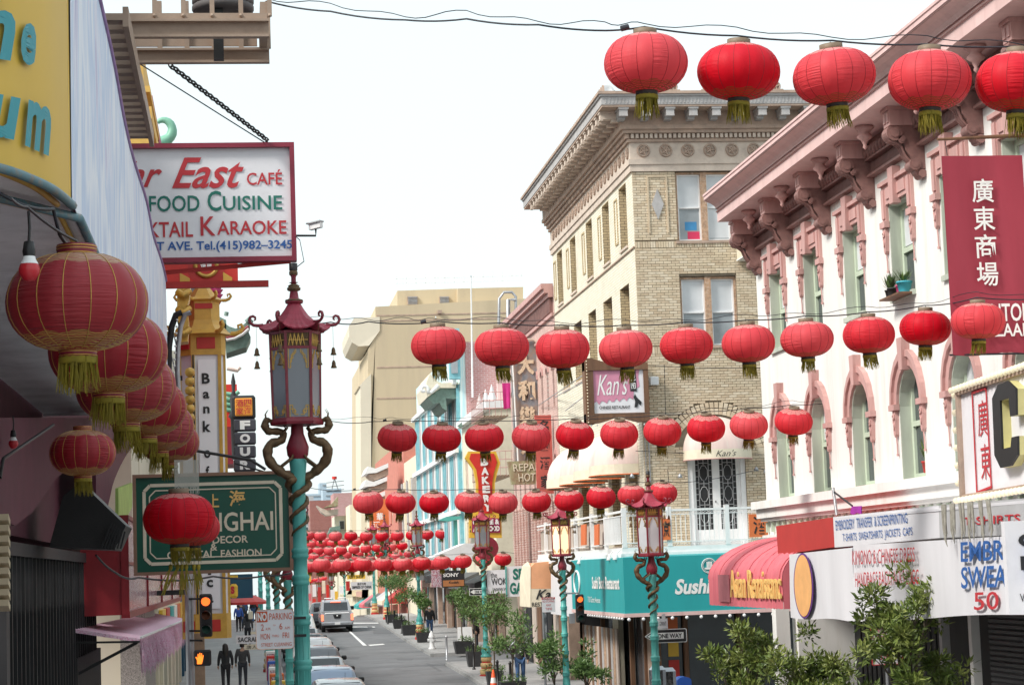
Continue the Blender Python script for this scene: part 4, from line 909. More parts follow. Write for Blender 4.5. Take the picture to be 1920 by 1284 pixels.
for k in range(17):
    y = 28.6-.12*k; p = V((9.6-.02*(k % 3), y, P(1850, 937, X=9.6).z)); l = .32+.2*((k*7) % 5)/5
    if k in (7, 12): continue
    nk = k-(k > 7)-(k > 12)
    tag(MB().tube([p, p+V((ru(-.02, .02), ru(-.02, .02), -l)), p+V((0, 0, -l-.1))], [.02, .017, .004], 7).build('icicle_lamp', mk('icicle', (.33,.31,.26), .6, var=.3, scale=12) if 'icicle' not in M else M['icicle']), 'grey icicle-shaped tube, %s from the left under the bulb-edged sign' % (ORD+['fifteenth'])[nk], 'light tube', 'icicle tubes under the bulb-edged sign')
WS = thing('hanging_sign', 'white hanging sign board cut by the right picture edge below the icicle tubes', 'sign', P(1900,1065,Y=28))
qw = rectY(1888, 975, 1990, 1150, 25.6); MB().panel(qw, .12).build('board', M['signwhite'], WS)
text('C', qw, M['textblack'], WS, .23, .72, .55, .86, bold=.06); text('B', qw, M['textblack'], WS, .25, .47, .5, .62, bold=.06); text('WWW', qw, M['textblack'], WS, .2, .13, .7, .22, bold=.0)
KY = 60.5; KE = 76.8; KX = 11.5
KB = thing('brick_corner_building', 'yellow brick corner building with bracketed stone cornice and round roof ornaments', 'building', (15, 66, G(62)))
ff = Fr((KX, KY, 0), (1, 0, 0), (0, -1, 0)); fs_ = Fr((KX, KE, 0), (0, -1, 0), (-1, 0, 0))     # front (towards us) and street side
front_holes = [(1.28, 2.96, 14.36, 16.42), (1.28, 2.96, 11.28, 13.32), (1.28, 2.98, 5.5, 8.35)]
mb = MB(); wall(ff, mb, .02, 14, 0, 16.9, front_holes+[(.5, 12, .3, 4.9)], .4, -.03); mb.build('front_wall', M['mortar'], KB)
sh = []
SW = [75.1, 72.0, 68.5, 65.25, 62.2]
for c in SW[:]:
    sh += [(KE-c-.62, KE-c+.62, 14.42, 16.32)]
SL = [(70.73, 72.38), (67.74, 69.27), (64.69, 66.29), (61.72, 63.26), (73.7, 75.3)]
for a, b_ in SL: sh += [(KE-b_, KE-a, 11.3, 13.32)]
LW = [(61.6, 63.0), (64.6, 66.0), (67.6, 69), (70.6, 72)]
for a, b_ in LW: sh += [(KE-b_, KE-a, 5.6, 8.3)]
mb = MB(); wall(fs_, mb, 0, KE-KY-.05, 4.6, 16.9, sh, .5); mb.build('street_wall', M['brickside'], KB)
mb = MB(); wall(fs_, mb, 0, KE-KY, -.2, 4.6, [(.6, KE-KY-.9, -.2, 4.3)], .4); mb.build('ground_floor_wall', M['tanstone'], KB)
mb = MB(); mb.box((KX+.5, KY+.45, 16.5), (26, KE, 16.85)); mb.box((25.5, KY, 0), (26, KE, 16.5)); mb.box((KX+.51, KE-.5, 0), (25.5, KE-.02, 16.5)); mb.box((KX+2.2, KY+2.2, 0), (KX+2.4, KE-.6, 16)); mb.box((KX+2.4, KY+2, 0), (25, KY+2.2, 16)); mb.build('inner_walls', M['dark'], KB)
BW, BH, GAP = .236, .0775, .011
cand = []
row = 0; v = 5.1
arch_c = (2.13, 8.35)
while v < 16.4:
    u = .0 - (row % 2)*BW/2
    while u < 5.2:
        a, b_ = max(u, .0), u+BW-GAP
        if b_-a > .05:
            ok = True
            for h in front_holes:
                if b_ > h[0]-.02 and a < h[1]+.02 and v+BH > h[2]-.09 and v < h[3]+.02:
                    if a < h[0]-.05 and b_ > h[0]: b_ = h[0]-.012
                    elif b_ > h[1]+.05 and a < h[1]: a = h[1]+.012
                    else: ok = False
                    if b_ > h[0]-.02 and a < h[1]+.02 and v+BH > h[2]-.09 and v < h[3]+.02 and not (b_ <= h[0] or a >= h[1]): ok = False
            m_ = math.hypot((a+b_)/2-2.13, (v-8.0))
            if v > 8.3 and m_ < 1.62: ok = False
            if 14.16 < v < 14.36 or 11.05 < v < 11.28: ok = False         # soldier courses
            if .42 < (a+b_)/2 < .98 and 14.5 < v < 16.2: pass
            if ok: cand.append((a, b_, v))
        u += BW
    v += BH; row += 1
bm_sh = {}
def brick_at(a, b_, v, frame, proud, mi, h=BH-GAP):
    mb = MB(); frame.box(mb, a, b_, v, v+h, -.028, proud); return mb
singles = [c for c in cand if 5.9 < c[2] < 14.2 and c[0] < 3.2]
singles = sorted(singles, key=lambda c: abs(c[2]-9.9)+abs(c[0]-1.2)*.8)[:255]
sset = set(singles)
base_me = {}
def piece(name, parent, c, dims, mi):
    key = (tuple(round(x, 3) for x in dims), mi)
    if key not in base_me:
        mb = MB(); d = V(dims)/2; mb.bbox(-d, d, .004); o = mb.build(name, M['brick%d' % mi], None); base_me[key] = o.data
        o.parent = parent
    else:
        o = bpy.data.objects.new(name, base_me[key]); col.objects.link(o); o.parent = parent
    o.location = V(c)-parent.location; return o
rest = [MB() for _ in range(5)]
for (a, b_, v) in cand:
    mi = random.choices(range(5), (4, 3, 3, 2, 1.2))[0]; pr = ru(.0, .006)
    if (a, b_, v) in sset: piece('brick', KB, ff.p((a+b_)/2, v+(BH-GAP)/2, pr-.012), (b_-a, .034, BH-GAP), mi)
    else: ff.box(rest[mi], a, b_, v, v+BH-GAP, -.028, pr)
def soldier(u0, u1, v0, v1):
    u = u0
    while u < u1-.05: ff.box(rest[random.randrange(5)], u, u+.066, v0, v1, -.028, .012); u += .077
soldier(0, 5.2, 14.17, 14.35); soldier(0, 5.2, 11.06, 11.27)
for k in range(34):                                           # big relieving arch above the balcony doors
    a = math.pi*(k+.5)/34
    for r0, r1 in ((1.25, 1.42), (1.44, 1.6)):
        c = (2.13+(r0+r1)/2*math.cos(a), 8.02+(r0+r1)/2*math.sin(a)); 
        if c[0] > 3.9: continue
        q = V((math.cos(a), 0, math.sin(a))); t_ = V((-math.sin(a), 0, math.cos(a)))
        rest[random.randrange(4)].ob(ff.p(c[0], c[1], -.01), q*(r1-r0)/2, t_*.055, V((0, .018, 0)))
for i, mb in enumerate(rest): mb.build('brickwork', M['brick%d' % i], KB, kind='stuff')
dp = MB()
for (a, b_, c, d) in ((.42, .47, 14.6, 16.3), (.98, 1.03, 14.6, 16.3), (.47, .98, 16.25, 16.3)): ff.box(dp, a, b_, c, d, .002, .035)
dp.build('brick_panel_border', M['brick2'], KB)
ff.prism(MB(), [(.72, 15.0), (.9, 15.45), (.72, 15.9), (.54, 15.45)], .002, .04).build('diamond_tile', M['greystone'], KB)
for (u0, u1, v0, v1) in front_holes[:2]:
    mu = MB(); ff.box(mu, (u0+u1)/2-.09, (u0+u1)/2+.09, v0+.02, v1-.02, -.2, -.06); ff.box(mu, u0+.001, u0+.06, v0+.02, v1-.02, -.3, -.1); ff.box(mu, u1-.06, u1-.001, v0+.02, v1-.02, -.3, -.1); ff.box(mu, u0+.06, u1-.06, v1-.08, v1-.02, -.3, -.1); mu.build('window_surround', M['peel'], KB)
    sl_ = MB(); ff.box(sl_, u0-.06, u1+.06, v0-.08, v0, -.3, .05); sl_.build('sill', M['tanstone'], KB)
    for s in (0, 1):
        a = u0+.06 if s == 0 else (u0+u1)/2+.09; b_ = (u0+u1)/2-.09 if s == 0 else u1-.06
        o = sash(ff, KB, a, b_, v0+.02, v1-.08, -.18, M['white'], M['glass_pale'], fw=.045, blind=.52 if (s == 0 or v0 < 14) else .96)
q = ff.quad(1.4, 2.0, 14.42, 14.9, -.2)
bx = MB(); ff.box(bx, 1.62, 1.98, 14.42, 14.66, -.21, -.204); bx2 = MB(); ff.box(bx2, 1.55, 1.9, 14.7, 14.95, -.21, -.2045)
tag(bx.build('storage_box', mk('boxpink', (.6,.03,.1), .5)), 'crimson box standing behind the top left window pane', 'box'); tag(bx2.build('storage_box', mk('boxblue', (.05,.25,.5), .5)), 'blue box above the crimson one behind the top window pane', 'box')
for (a, b_, v0, v1) in [h for h in sh]:
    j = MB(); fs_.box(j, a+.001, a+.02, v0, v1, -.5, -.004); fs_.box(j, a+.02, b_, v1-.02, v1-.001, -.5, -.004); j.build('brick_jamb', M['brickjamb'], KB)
    sash(fs_, KB, a+.03, b_-.02, v0, v1-.02, -.42, M['peel'], M['glass_pale'], fw=.12, blind=.5 if random.random() < .5 else 0)
    st = MB(); fs_.box(st, a-.02, b_+.02, v0-.07, v0, -.45, .05); st.build('sill', M['palestone'], KB)
for c in SW:                                                  # raised brick panels between the top windows
    p = MB(); u = KE-c-1.15
    for (a, b_, v0, v1) in ((-.25, -.2, 14.7, 16.1), (.2, .25, 14.7, 16.1), (-.2, .2, 16.05, 16.1), (-.2, .2, 14.7, 14.75)): fs_.box(p, u+a, u+b_, v0, v1, .001, .03)
    p.build('brick_panel_border', M['brickjamb'], KB)
g = MB(); fs_.box(g, 0, KE-KY, 14.19, 14.23, .001, .05); g.build('string_course', M['tanstone'], KB)
def course(w0, w1, v0, v1, m, name):
    mb = MB(); x0 = KX-w1; y0 = KY-w1
    mb.box((x0, y0, v0), (KX-w0, KE+.1, v1)); mb.box((KX-w0, y0, v0), (26, KY-w0, v1)); return mb.build(name, m, KB)
course(0, .06, 16.42, 16.62, M['palestone'], 'architrave'); course(0, .1, 16.62, 16.78, M['palestone'], 'architrave'); course(0, .04, 16.78, 17.28, M['palestone'], 'frieze')
course(0, .12, 17.28, 17.36, M['tanstone'], 'bed_mould'); course(0, .08, 17.36, 17.52, M['tanstone'], 'bed_mould'); course(0, .26, 17.52, 17.62, M['tanstone'], 'bed_mould'); course(0, .34, 17.62, 17.74, M['tanstone'], 'bed_mould')
course(0, .3, 17.74, 18.14, M['tanstone'], 'soffit_wall')
course(0, .98, 18.14, 18.2, M['tanstone'], 'cornice_soffit'); course(0, 1.0, 18.2, 18.44, M['greystone'], 'cornice_band'); course(0, 1.05, 18.44, 18.5, M['greystone'], 'cornice_band'); course(0, 1.1, 18.5, 18.58, M['tanstone'], 'cornice_top')
for fr, n, o_, L in ((ff, 60, 0, 8), (fs_, 118, 0, KE-KY)):    # dentils
    k = 0
    while k*.14 < L: fr.box(MB(), k*.14-.02, k*.14+.065, 17.38, 17.51, .08, .19).build('dentil', M['palestone'], KB) if fr is ff and k < 34 else None; k += 1
dn = MB()
for k in range(118): fs_.box(dn, k*.14, k*.14+.085, 17.38, 17.51, .08, .19)
dn.build('dentil_row', M['tanstone'], KB, kind='stuff')
def modillion(fr, u):
    m_ = MB(); fr.prism(m_, [], 0, 0) if False else None
    fr.box(m_, u-.12, u+.12, 17.92, 18.14, .3, .93); fr.box(m_, u-.15, u+.15, 18.08, 18.139, .3, .96); fr.box(m_, u-.1, u+.1, 17.84, 17.92, .3, .6); fr.box(m_, u-.12, u+.12, 17.88, 17.921, .85, .95)
    m_.build('modillion', M['greystone' if fr is ff else 'palestone'], KB)
for k in range(10): modillion(ff, -.35+.685*k)
for k in range(23): modillion(fs_, KE-KY+.2-.685*k)
fl = MB()
for k in range(60): ff.box(fl, -.9+k*.105, -.9+k*.105+.045, 18.24, 18.4, 1.0, 1.015)
fl.build('fluting', M['greystone'], KB, kind='stuff')
def medallion(fr, u, r=.17):
    mb = MB(); c = fr.p(u, 17.03, .05)
    for rr, tr in ((r, .03), (r*.5, .022)):
        mb.tube([c+(fr.u*math.cos(a)+V((0, 0, 1))*math.sin(a))*rr+fr.n*.01 for a in [2*math.pi*k/14 for k in range(15)]], tr, 5)
    for k in range(5):
        a = 2*math.pi*k/5; mb.tube([c+fr.n*.01, c+fr.n*.03+(fr.u*math.cos(a)+V((0, 0, 1))*math.sin(a))*r*.85], [.03, .02], 5)
    mb.build('medallion', M['tanstone'], KB)
for k in range(8): medallion(ff, .36+.66*k)
for k in range(24): medallion(fs_, KE-KY-.36-.66*k, .15)
def rosette(u, fr, w_=1.0):
    mb = MB(); c = fr.p(u, 18.72, w_-.05)
    mb.tube([c+(fr.u*math.cos(a)+V((0, 0, 1))*math.sin(a))*.13 for a in [2*math.pi*k/16 for k in range(17)]], .022, 6)
    for k in range(4): a = math.pi/2*k+.3; mb.tube([c, c+(fr.u*math.cos(a)+V((0, 0, 1))*math.sin(a))*.12], .02, 5)
    mb.ob(c+fr.n*-.05, fr.u*.11, V((0, 0, .11)), fr.n*.02); fr.box(mb, u-.2, u+.2, 18.581, 18.62, w_-.15, w_+.05); mb.build('roof_rosette', M['tanstone'], KB)
for k in range(7): rosette(.1+1.02*k-(.0), ff)
for k in range(60): 
    mb = MB(); c = fs_.p(KE-KY+.9-.285*k, 18.6, .95); mb.prism([c+V((0, -.1, 0)), c+V((0, .1, 0)), c+V((0, .06, .15)), c+V((0, 0, .2)), c+V((0, -.06, .15))], (.06, 0, 0)); mb.build('antefix', M['tanstone'], KB)
SD = thing('satellite_dish', 'small white satellite dish on the roof edge of the yellow brick building', 'satellite dish', (11.3, 61.5, 18.58))
c = P(1139,172,Y=61.5); Md = Matrix.Rotation(math.radians(62), 4, 'X') @ Matrix.Rotation(math.radians(25), 4, 'Y')
MB().lathe([(.0, .0), (.12, .02), (.22, .07), (.215, .08), (.12, .032), (0, .012)], c=c, n=20, M=Md).build('dish', M['white'], SD)
MB().tube([c, c+V((.03, .1, -.1)), V((c.x+.03, c.y+.1, 18.55))], .018, 6).build('mast', M['steel'], SD); MB().tube([c+V((.05, -.02, -.2)), c+V((.18, -.25, -.02))], .01, 5).build('arm', M['steel'], SD)
DA = thing('arched_awning', 'cream and pink rounded awning lettered over the white balcony doors', 'awning', ff.p(2.13, 8.2))
n = 12; vs = []
c0 = 2.13; rad = .98
pr = [(0, 9.15), (.35, 9.08), (.65, 8.88), (.85, 8.6), (.93, 8.3)]
for w_, v in pr:
    f = w_/.93
    for k in range(n*2+1):
        a = math.pi*k/(n*2); r = rad
        vs.append(None)
vs = []; K = 24
for i in range(9):
    ph = math.pi/2*i/8
    for k in range(K+1):
        a = math.pi*k/K; vs.append(ff.p(c0+rad*math.cos(a)*(1 if True else 0), 8.22+ .98*math.sin(a)*math.cos(ph), .05+.85*math.sin(ph)*math.sin(a)**.6 if math.sin(a) > 0 else .05))
MB().add(vs, [(i*(K+1)+k, (i+1)*(K+1)+k, (i+1)*(K+1)+k+1, i*(K+1)+k+1) for i in range(8) for k in range(K)], True).build('hood_cloth', M['palecloth'], DA)
vb = []; 
for k in range(K+1):
    a = math.pi*k/K; s_ = max(0, math.sin(a))**.6; vb += [ff.p(c0+rad*1.005*math.cos(a), 8.22, .05+.86*s_), ff.p(c0+rad*1.01*math.cos(a), 7.94, .05+.87*s_)]
MB().add(vb, [(2*k, 2*k+2, 2*k+3, 2*k+1) for k in range(K)]).build('valance', M['creamcloth'], DA)
vb = [p+V((0, 0, .03 if i % 2 else -.25)) for i, p in enumerate(vb)]
tr_ = MB(); tr_.tube([vb[2*k+1]-V((0, 0, .03)) for k in range(K+1)], .018, 5); tr_.build('edge_trim', M['pinktrim'], DA)
text("Kan's", ff.quad(c0-.3, c0+.45, 7.98, 8.2, .955), M['textblack'], DA, .1, .1, .9, .9, bold=0, shear=.4)
DR = ff
dm = MB()
for a, b_, c, d in ((1.28, 1.42, 5.5, 8.3), (2.84, 2.98, 5.5, 8.3), (1.42, 2.84, 8.12, 8.3)): ff.box(dm, a, b_, c, d, -.25, -.04)
dm.build('door_frame', M['white'], KB)
for s in (0, 1):
    a = 1.42+.71*s; b_ = a+.71
    d = MB()
    for p in ((a, a+.1, 5.5, 8.12), (b_-.12, b_, 5.5, 8.12), (a+.1, b_-.12, 5.5, 5.95), (a+.1, b_-.12, 8.0, 8.12)): ff.box(d, *p, -.2, -.12)
    do = d.build('balcony_door', M['white'], KB)
    gl = MB(); ff.box(gl, a+.1, b_-.12, 5.95, 8.0, -.17, -.16); gl.build('pane', M['dark'], do)
    ld = MB(); x0, x1 = a+.1, b_-.12; xm = (x0+x1)/2
    def lead(p): ff.tube(ld, [(x0+(x1-x0)*u, 5.95+2.05*v, -.15) for u, v in p], .011, 4)
    for u in (.2, .5, .8): lead([(u, 0), (u, 1)]) if u != .5 else None
    for k in range(13): lead([(0, k/12), (.2, k/12)]); lead([(.8, k/12), (1, k/12)])
    for cy in (.2, .5, .8): lead([(.5+.26*math.cos(t), cy+.11*math.sin(t)) for t in [2*math.pi*j/8+.39 for j in range(9)]])
    for c_ in (.06, .35, .65, .94): lead([(.2, c_), (.8, c_)])
    lead([(.5, 0), (.5, .09)]); lead([(.5, .31), (.5, .39)]); lead([(.5, .61), (.5, .69)]); lead([(.5, .91), (.5, 1)])
    ld.build('leading', M['tarpgrey'], do)
    if s == 0: MB().lathe([(0, -.02), (.03, 0), (0, .03)], c=ff.p(b_-.05, 6.75, -.1), n=8).build('handle', M['black'], do)
for (x0, y0, x1, y1, ch, lb, cat) in ((1405,963,1442,1006,'酒','orange board with black character to the right of the balcony doors', 'sign'), (1240,972,1257,1012,'京','orange board with black character partly hidden behind the lamp', 'sign')):
    t = thing('character_board', lb, cat, P((x0+x1)/2, y1, Y=58.9), 'orange character boards on the balcony'); q = rectY(x0, y0, x1, y1, 58.7); MB().panel(q, .05).build('board', M['orange'], t); text(ch, q, M['textblack'], t, .2, .12, .85, .9, bold=.02, name='character')
for (x0, x1) in ((1089, 1098), (1114, 1122)):
    t = thing('character_board', 'narrow faded orange board hung %s on the side balcony boarding' % ('left' if x0 == 1089 else 'right'), 'sign', P(x0, 1010, X=10.35)); q = [P(x0, 1022, X=10.3), P(x1, 1021, X=10.3), P(x1, 982, X=10.3), P(x0, 984, X=10.3)]; MB().panel(q, .04).build('board', M['orange'], t)
BX, BY = 10.45, 58.75
BA = thing('balcony', 'white balcony with iron railing and weathered boarding wrapping the yellow brick building', 'balcony', (BX, BY, 5.3))
mb = MB(); mb.box((BX, BY, 5.34), (16.5, KY-.06, 5.5)); mb.box((BX, KY-.06, 5.34), (KX-.01, 76, 5.5)); mb.build('deck', M['white'], BA)
mb = MB(); mb.box((BX-.04, BY-.04, 5.16), (16.5, BY+.1, 5.338)); mb.box((BX-.04, BY+.1, 5.16), (BX+.1, 76, 5.338)); mb.build('fascia', M['white'], BA)
rl = MB()
for z, h in ((6.5, .06), (6.38, .025), (5.62, .03)): rl.box((BX, BY, z-h/2), (16.5, BY+.05, z+h/2)); rl.box((BX, BY+.05, z-h/2), (BX+.05, 76, z+h/2))
rl.build('rail', M['white'], BA)
for x in [BX+.02]+[11.75, 13.4, 15.0]: MB().box((x, BY-.01, 5.5), (x+.13, BY+.1, 6.6)).build('railing_post', M['white'], BA)
for y in [61.5, 64, 67.2, 70.5, 74]: MB().box((BX-.01, y, 5.5), (BX+.1, y+.13, 6.6)).build('railing_post', M['white'], BA)
k = 0
for i in range(44):
    x = BX+.2+.135*i
    if x > 16.3: break
    MB().box((x, BY+.015, 5.63), (x+.018, BY+.035, 6.38)).build('baluster', M['white'], BA)
sc_b = MB()
for i in range(58):
    x = BX+.15+.1*i; 
    for z in (5.56, 6.44): sc_b.tube([(x+.035*math.cos(t), BY+.02, z+.03*math.sin(t)) for t in [2*math.pi*j/8 for j in range(9)]], .007, 4)
sc_b.build('scrollwork', M['white'], BA)
for i in range(74):                                           # weathered boards behind the side railing
    y = 61.8+.19*i; MB().box((BX+.11, y, 5.52), (BX+.13, y+.18, 6.3+.05*((i*7) % 3)/3)).build('board', M['oldwood'], BA)
for i in range(20): MB().box((BX+.01, 59.0+.14*i, 5.63), (BX+.03, 59.018+.14*i, 6.38)).build('baluster', M['white'], BA)
for px, py in ((1087, 1053), (1143, 1046), (1155, 1045)):
    t = thing('spotlight', 'small white spotlight clipped to the balcony fascia, %s' % {1087: 'far left by the glowing lamp', 1143: 'left of the close pair', 1155: 'right of the close pair'}[px], 'spotlight', P(px, py, X=10.3))
    c = P(px, py, X=10.25); MB().lathe([(.0, .12), (.04, .11), (.05, .06), (.1, -.05), (.09, -.06), (0, -.02)], c=c, n=10).build('head', M['white'], t); MB().tube([c+V((0, 0, .1)), c+V((.12, 0, .2))], .015, 5).build('arm', M['white'], t)
TE = thing('teal_awning', 'teal corner awning with white restaurant lettering and boat emblem', 'awning', (10.2, 57.5, 4.2))
tx = 10.25; q0 = P(1172,1150,X=tx); q1 = P(1172,1045,X=tx); ty = q0.y; zb, zt = q0.z, q1.z+.0
yf = P(1072,1100,X=tx).y
ql = [V((tx, yf, zb)), V((tx, ty+.002, zb)), V((tx, ty+.002, zt)), V((tx, yf, zt))]
qr = [V((tx+.002, ty, zb)), V((17, ty, zb)), V((17, ty, zt)), V((tx+.002, ty, zt))]
MB().panel(ql, .06).build('side_panel', M['tealcloth'], TE); MB().panel(qr, .06).build('front_panel', M['tealcloth'], TE)
mb = MB(); mb.add([(tx, yf, zt), (tx, ty, zt), (17, ty, zt), (17, KY-.1, zt+.12), (KX, KY-.1, zt+.12), (KX, yf, zt+.12)], [(0, 1, 2, 3, 4, 5)]); mb.build('top_cloth', M['tealcloth'], TE)
mb = MB(); mb.box((tx-.03, ty-.03, zb-.1), (17, ty+.05, zb)); mb.box((tx-.03, ty+.05, zb-.1), (tx+.05, yf, zb)); mb.build('bottom_edge', M['pinkpale'], TE)
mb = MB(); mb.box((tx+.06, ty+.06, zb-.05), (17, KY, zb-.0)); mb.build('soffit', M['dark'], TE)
fr_ = Fr((tx, ty, 0), (1, 0, 0), (0, -1, 0))
u0 = P(1265,1105,Y=ty).x-tx; u1 = P(1338,1105,Y=ty).x-tx
text('Sushi Boat', fr_.quad(u0, u0+2.05, P(1300,1113,Y=ty).z, P(1300,1084,Y=ty).z, 0), M['textwhite'], TE, 0, 0, 1, 1, bold=.035, shear=.25)
cx_ = P(1329,1060,Y=ty)
em = MB(); em.tube([cx_+V((.2*math.cos(a), -.02, .2*math.sin(a)+.0)) for a in [2*math.pi*k/24 for k in range(25)]], .012, 5)
for r in (.165,): em.tube([cx_+V((r*math.cos(a), -.02, r*math.sin(a))) for a in [2*math.pi*k/24 for k in range(25)]], .006, 5)
for i in range(4): em.prism([cx_+V((-.06+.04*i, -.025, -.05)), cx_+V((-.03+.04*i, -.025, -.05)), cx_+V((-.03+.04*i, -.025, .1)), cx_+V((-.06+.04*i, -.025, .12))], (0, .02, 0))
em.prism([cx_+V((-.13, -.025, -.05)), cx_+V((-.1, -.025, -.1)), cx_+V((.1, -.025, -.1)), cx_+V((.14, -.025, -.04))], (0, .02, 0)); em.build('boat_emblem', M['textwhite'], TE)
fl_ = Fr((tx, yf, 0), (0, -1, 0), (-1, 0, 0))
def ul(px): return yf-P(px,1100,X=tx).y
text('Sushi Boat Restaurant', fl_.quad(ul(1111), ul(1162), P(1135,1104,X=tx).z, P(1135,1080,X=tx).z, 0), M['textwhite'], TE, 0, 0, 1, 1, bold=.03)
text('710 Grant Avenue', fl_.quad(ul(1102), ul(1125), P(1113,1129,X=tx).z, P(1113,1118,X=tx).z, 0), M['textwhite'], TE, 0, 0, 1, 1, bold=0)
c_ = P(1083,1092,X=tx)
em = MB(); em.tube([c_+V((-.02, .55*math.cos(a), .36*math.sin(a))) for a in [2*math.pi*k/24 for k in range(25)]], .035, 5); em.build('boat_emblem', M['textwhite'], TE)
for i in range(12):
    x = tx+.1+.4*i
    MB().lathe([(0, -.05), (.035, -.035), (.05, 0), (.035, .035), (0, .05)], c=(x, ty-.02, zb-.16), n=10).build('bulb', M['bulbwhite'], TE)
for i in range(15): MB().lathe([(0, -.045), (.03, -.03), (.045, 0), (.03, .03), (0, .045)], c=(tx-.02, ty+.3+.42*i, zb-.14), n=8).build('bulb', M['bulbwhite'], TE)
RF = thing('restaurant_front', 'dark restaurant front with glass, brown posts and shingled hood under the teal awning', 'shop front', (11.5, 60, G(60)))
for x in (11.55, 12.35, 13.9, 16.2): MB().box((x, 60.0, G(60)), (x+.12, 60.2, 4.8)).build('post', M['wood'], RF)
for (a, b_, m_) in ((11.7, 12.3, 'glass'), (12.5, 13.85, 'glass'), (14.05, 16.1, 'glass')): MB().box((a, 60.12, G(60)+.5), (b_, 60.14, 4.6)).build('shop_window', M[m_], RF)
MB().box((11.6, 60.05, G(60)), (16.3, 60.25, G(60)+.5)).build('stall_riser', mk('brickred', (.25,.06,.04), .8), RF)
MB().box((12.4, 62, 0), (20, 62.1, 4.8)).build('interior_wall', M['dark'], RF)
for i in range(9): 
    for r in range(3): MB().add([(10.7+.17*i, 60.0-.12*r, 4.3-.17*r), (10.86+.17*i, 60.0-.12*r, 4.3-.17*r), (10.85+.17*i, 59.86-.12*r, 4.1-.17*r), (10.71+.17*i, 59.86-.12*r, 4.1-.17*r)], [(0, 1, 2, 3)]).build('shingle', M['wood'], RF)
for i, c_ in enumerate(('yellow', 'red', 'yellow', 'orange')): MB().box((11.9, 60.08, 1.2+.6*i), (12.2, 60.1, 1.7+.6*i)).build('poster', M[c_], RF)
for y in (61.2, 63.5, 66, 68.6): MB().box((11.42, y, G(64)), (11.55, y+.14, 4.5)).build('post', M['wood'], RF)
for y in (61.4, 63.7, 66.2): MB().box((11.6, y, G(64)+.3), (11.63, y+2, 4.3)).build('shop_window', M['glass'], RF)
MB().box((11.35, 65.0, G(64)), (11.5, 66, 4.2)).build('cream_door', M['cream'], RF)
for i, (x0, x1, yt, yb) in enumerate(((1128, 1193, 800, 868), (1088, 1150, 818, 882), (1052, 1112, 836, 893), (1020, 1080, 858, 905))):
    ta = thing('dome_awning', 'pale pink domed awning on the brick street wall, %s from the right' % ORD[i], 'awning', P(x0, yb, X=11.4), 'domed awnings on the brick street wall')
    c = P((x0+x1)/2, yb, X=10.6); yc = [62.4, 65.4, 68.4, 71.4][i]; z0 = 7.95
    vs = []; K = 16
    for a_ in range(9):
        ph = math.pi/2*a_/8
        for k in range(K+1):
            a = math.pi*k/K; vs.append((11.49-1.25*math.sin(ph)*max(0, math.sin(a))**.6, yc+1.15*math.cos(a), z0+1.15*math.sin(a)*math.cos(ph)))
    MB().add(vs, [(i_*(K+1)+k, i_*(K+1)+k+1, (i_+1)*(K+1)+k+1, (i_+1)*(K+1)+k) for i_ in range(8) for k in range(K)], True).build('hood_cloth', M['palecloth'], ta)
    vb = []
    for k in range(K+1):
        a = math.pi*k/K; s_ = max(0, math.sin(a))**.6; vb += [V((11.48-1.26*s_, yc+1.16*math.cos(a), z0)), V((11.48-1.27*s_, yc+1.165*math.cos(a), z0-.3))]
    MB().add(vb, [(2*k, 2*k+2, 2*k+3, 2*k+1) for k in range(K)]).build('valance', M['creamcloth'], ta)
    MB().tube([vb[2*k+1] for k in range(K+1)], .018, 5).build('edge_trim', M['orange'], ta)
cd = MB(); cd.tube([ff.p(.16, 5.6, .03), ff.p(.16, 10.4, .03), ff.p(.08, 10.6, .03)], .02, 6); cd.tube([ff.p(.05, 6, .03), ff.p(.05, 10.1, .03)], .012, 5); tag(cd.build('conduit', M['steel']), 'grey conduits climbing the corner of the yellow brick building', 'pipe')
t = thing('alarm_box', 'small white alarm box on the brick front beside the framed restaurant sign', 'alarm box', ff.p(.45, 10.2)); q = P(1226,714,Y=60.4)
MB().bbox((q.x-.13, 60.3, q.z-.12), (q.x+.13, 60.49, q.z+.12), .02).build('case', M['white'], t)
t = thing('utility_box', 'pale box fixed high on the brick wall beside the white building', 'box', P(1410,470,Y=59)); q = P(1410,470,Y=60)
MB().box((q.x-.35, 59.7, q.z-.2), (q.x+.6, 60.45, q.z+.12)).build('case', M['cream'], t); MB().box((q.x-.37, 59.68, q.z-.24), (q.x+.6, 60.45, q.z-.2)).build('louvre', M['textwhite'], t)
for k, (px, py) in enumerate(((1185, 893), (1275, 893), (1418, 880), (1436, 884))):
    t = thing('floodlight', 'small floodlight on a wire arm on the brick front, %s from the left' % ORD[k], 'floodlight', P(px, py, Y=60.2)); c = P(px, py, Y=60.1)
    MB().lathe([(.02, .08), (.05, .04), (.08, -.04), (0, -.03)], c=c, n=8).build('head', M['steel'], t); MB().tube([c, c+V((.1, .1, .05)), c+V((.3, .3, .0))], .008, 4).build('arm', M['cable'], t)
for i, (a, b_) in enumerate((((1192,684),(1430,690)), ((1192,845),(1440,852)))):
    A, B = P(*a, Y=60.3), P(*b_, Y=60.3); tag(MB().tube([A, A.lerp(B, .5)-V((0, 0, .04)), B], .012, 4).build('wall_cable', M['cable']), 'thin cable along the brick front %s' % ('below the second windows' if i == 0 else 'above the arched awning'), 'cable')
for i, px in enumerate((1246, 1252)):
    A = P(px, 684 if i == 0 else 880, Y=60.3); B = P(px+3, 845 if i == 0 else 925, Y=60.3); tag(MB().tube([A, B], .01, 4).build('wall_cable', M['cable']), 'vertical wire on the brick front %s' % ('between the windows and the arched awning' if i == 0 else 'beside the lamp roof'), 'cable')
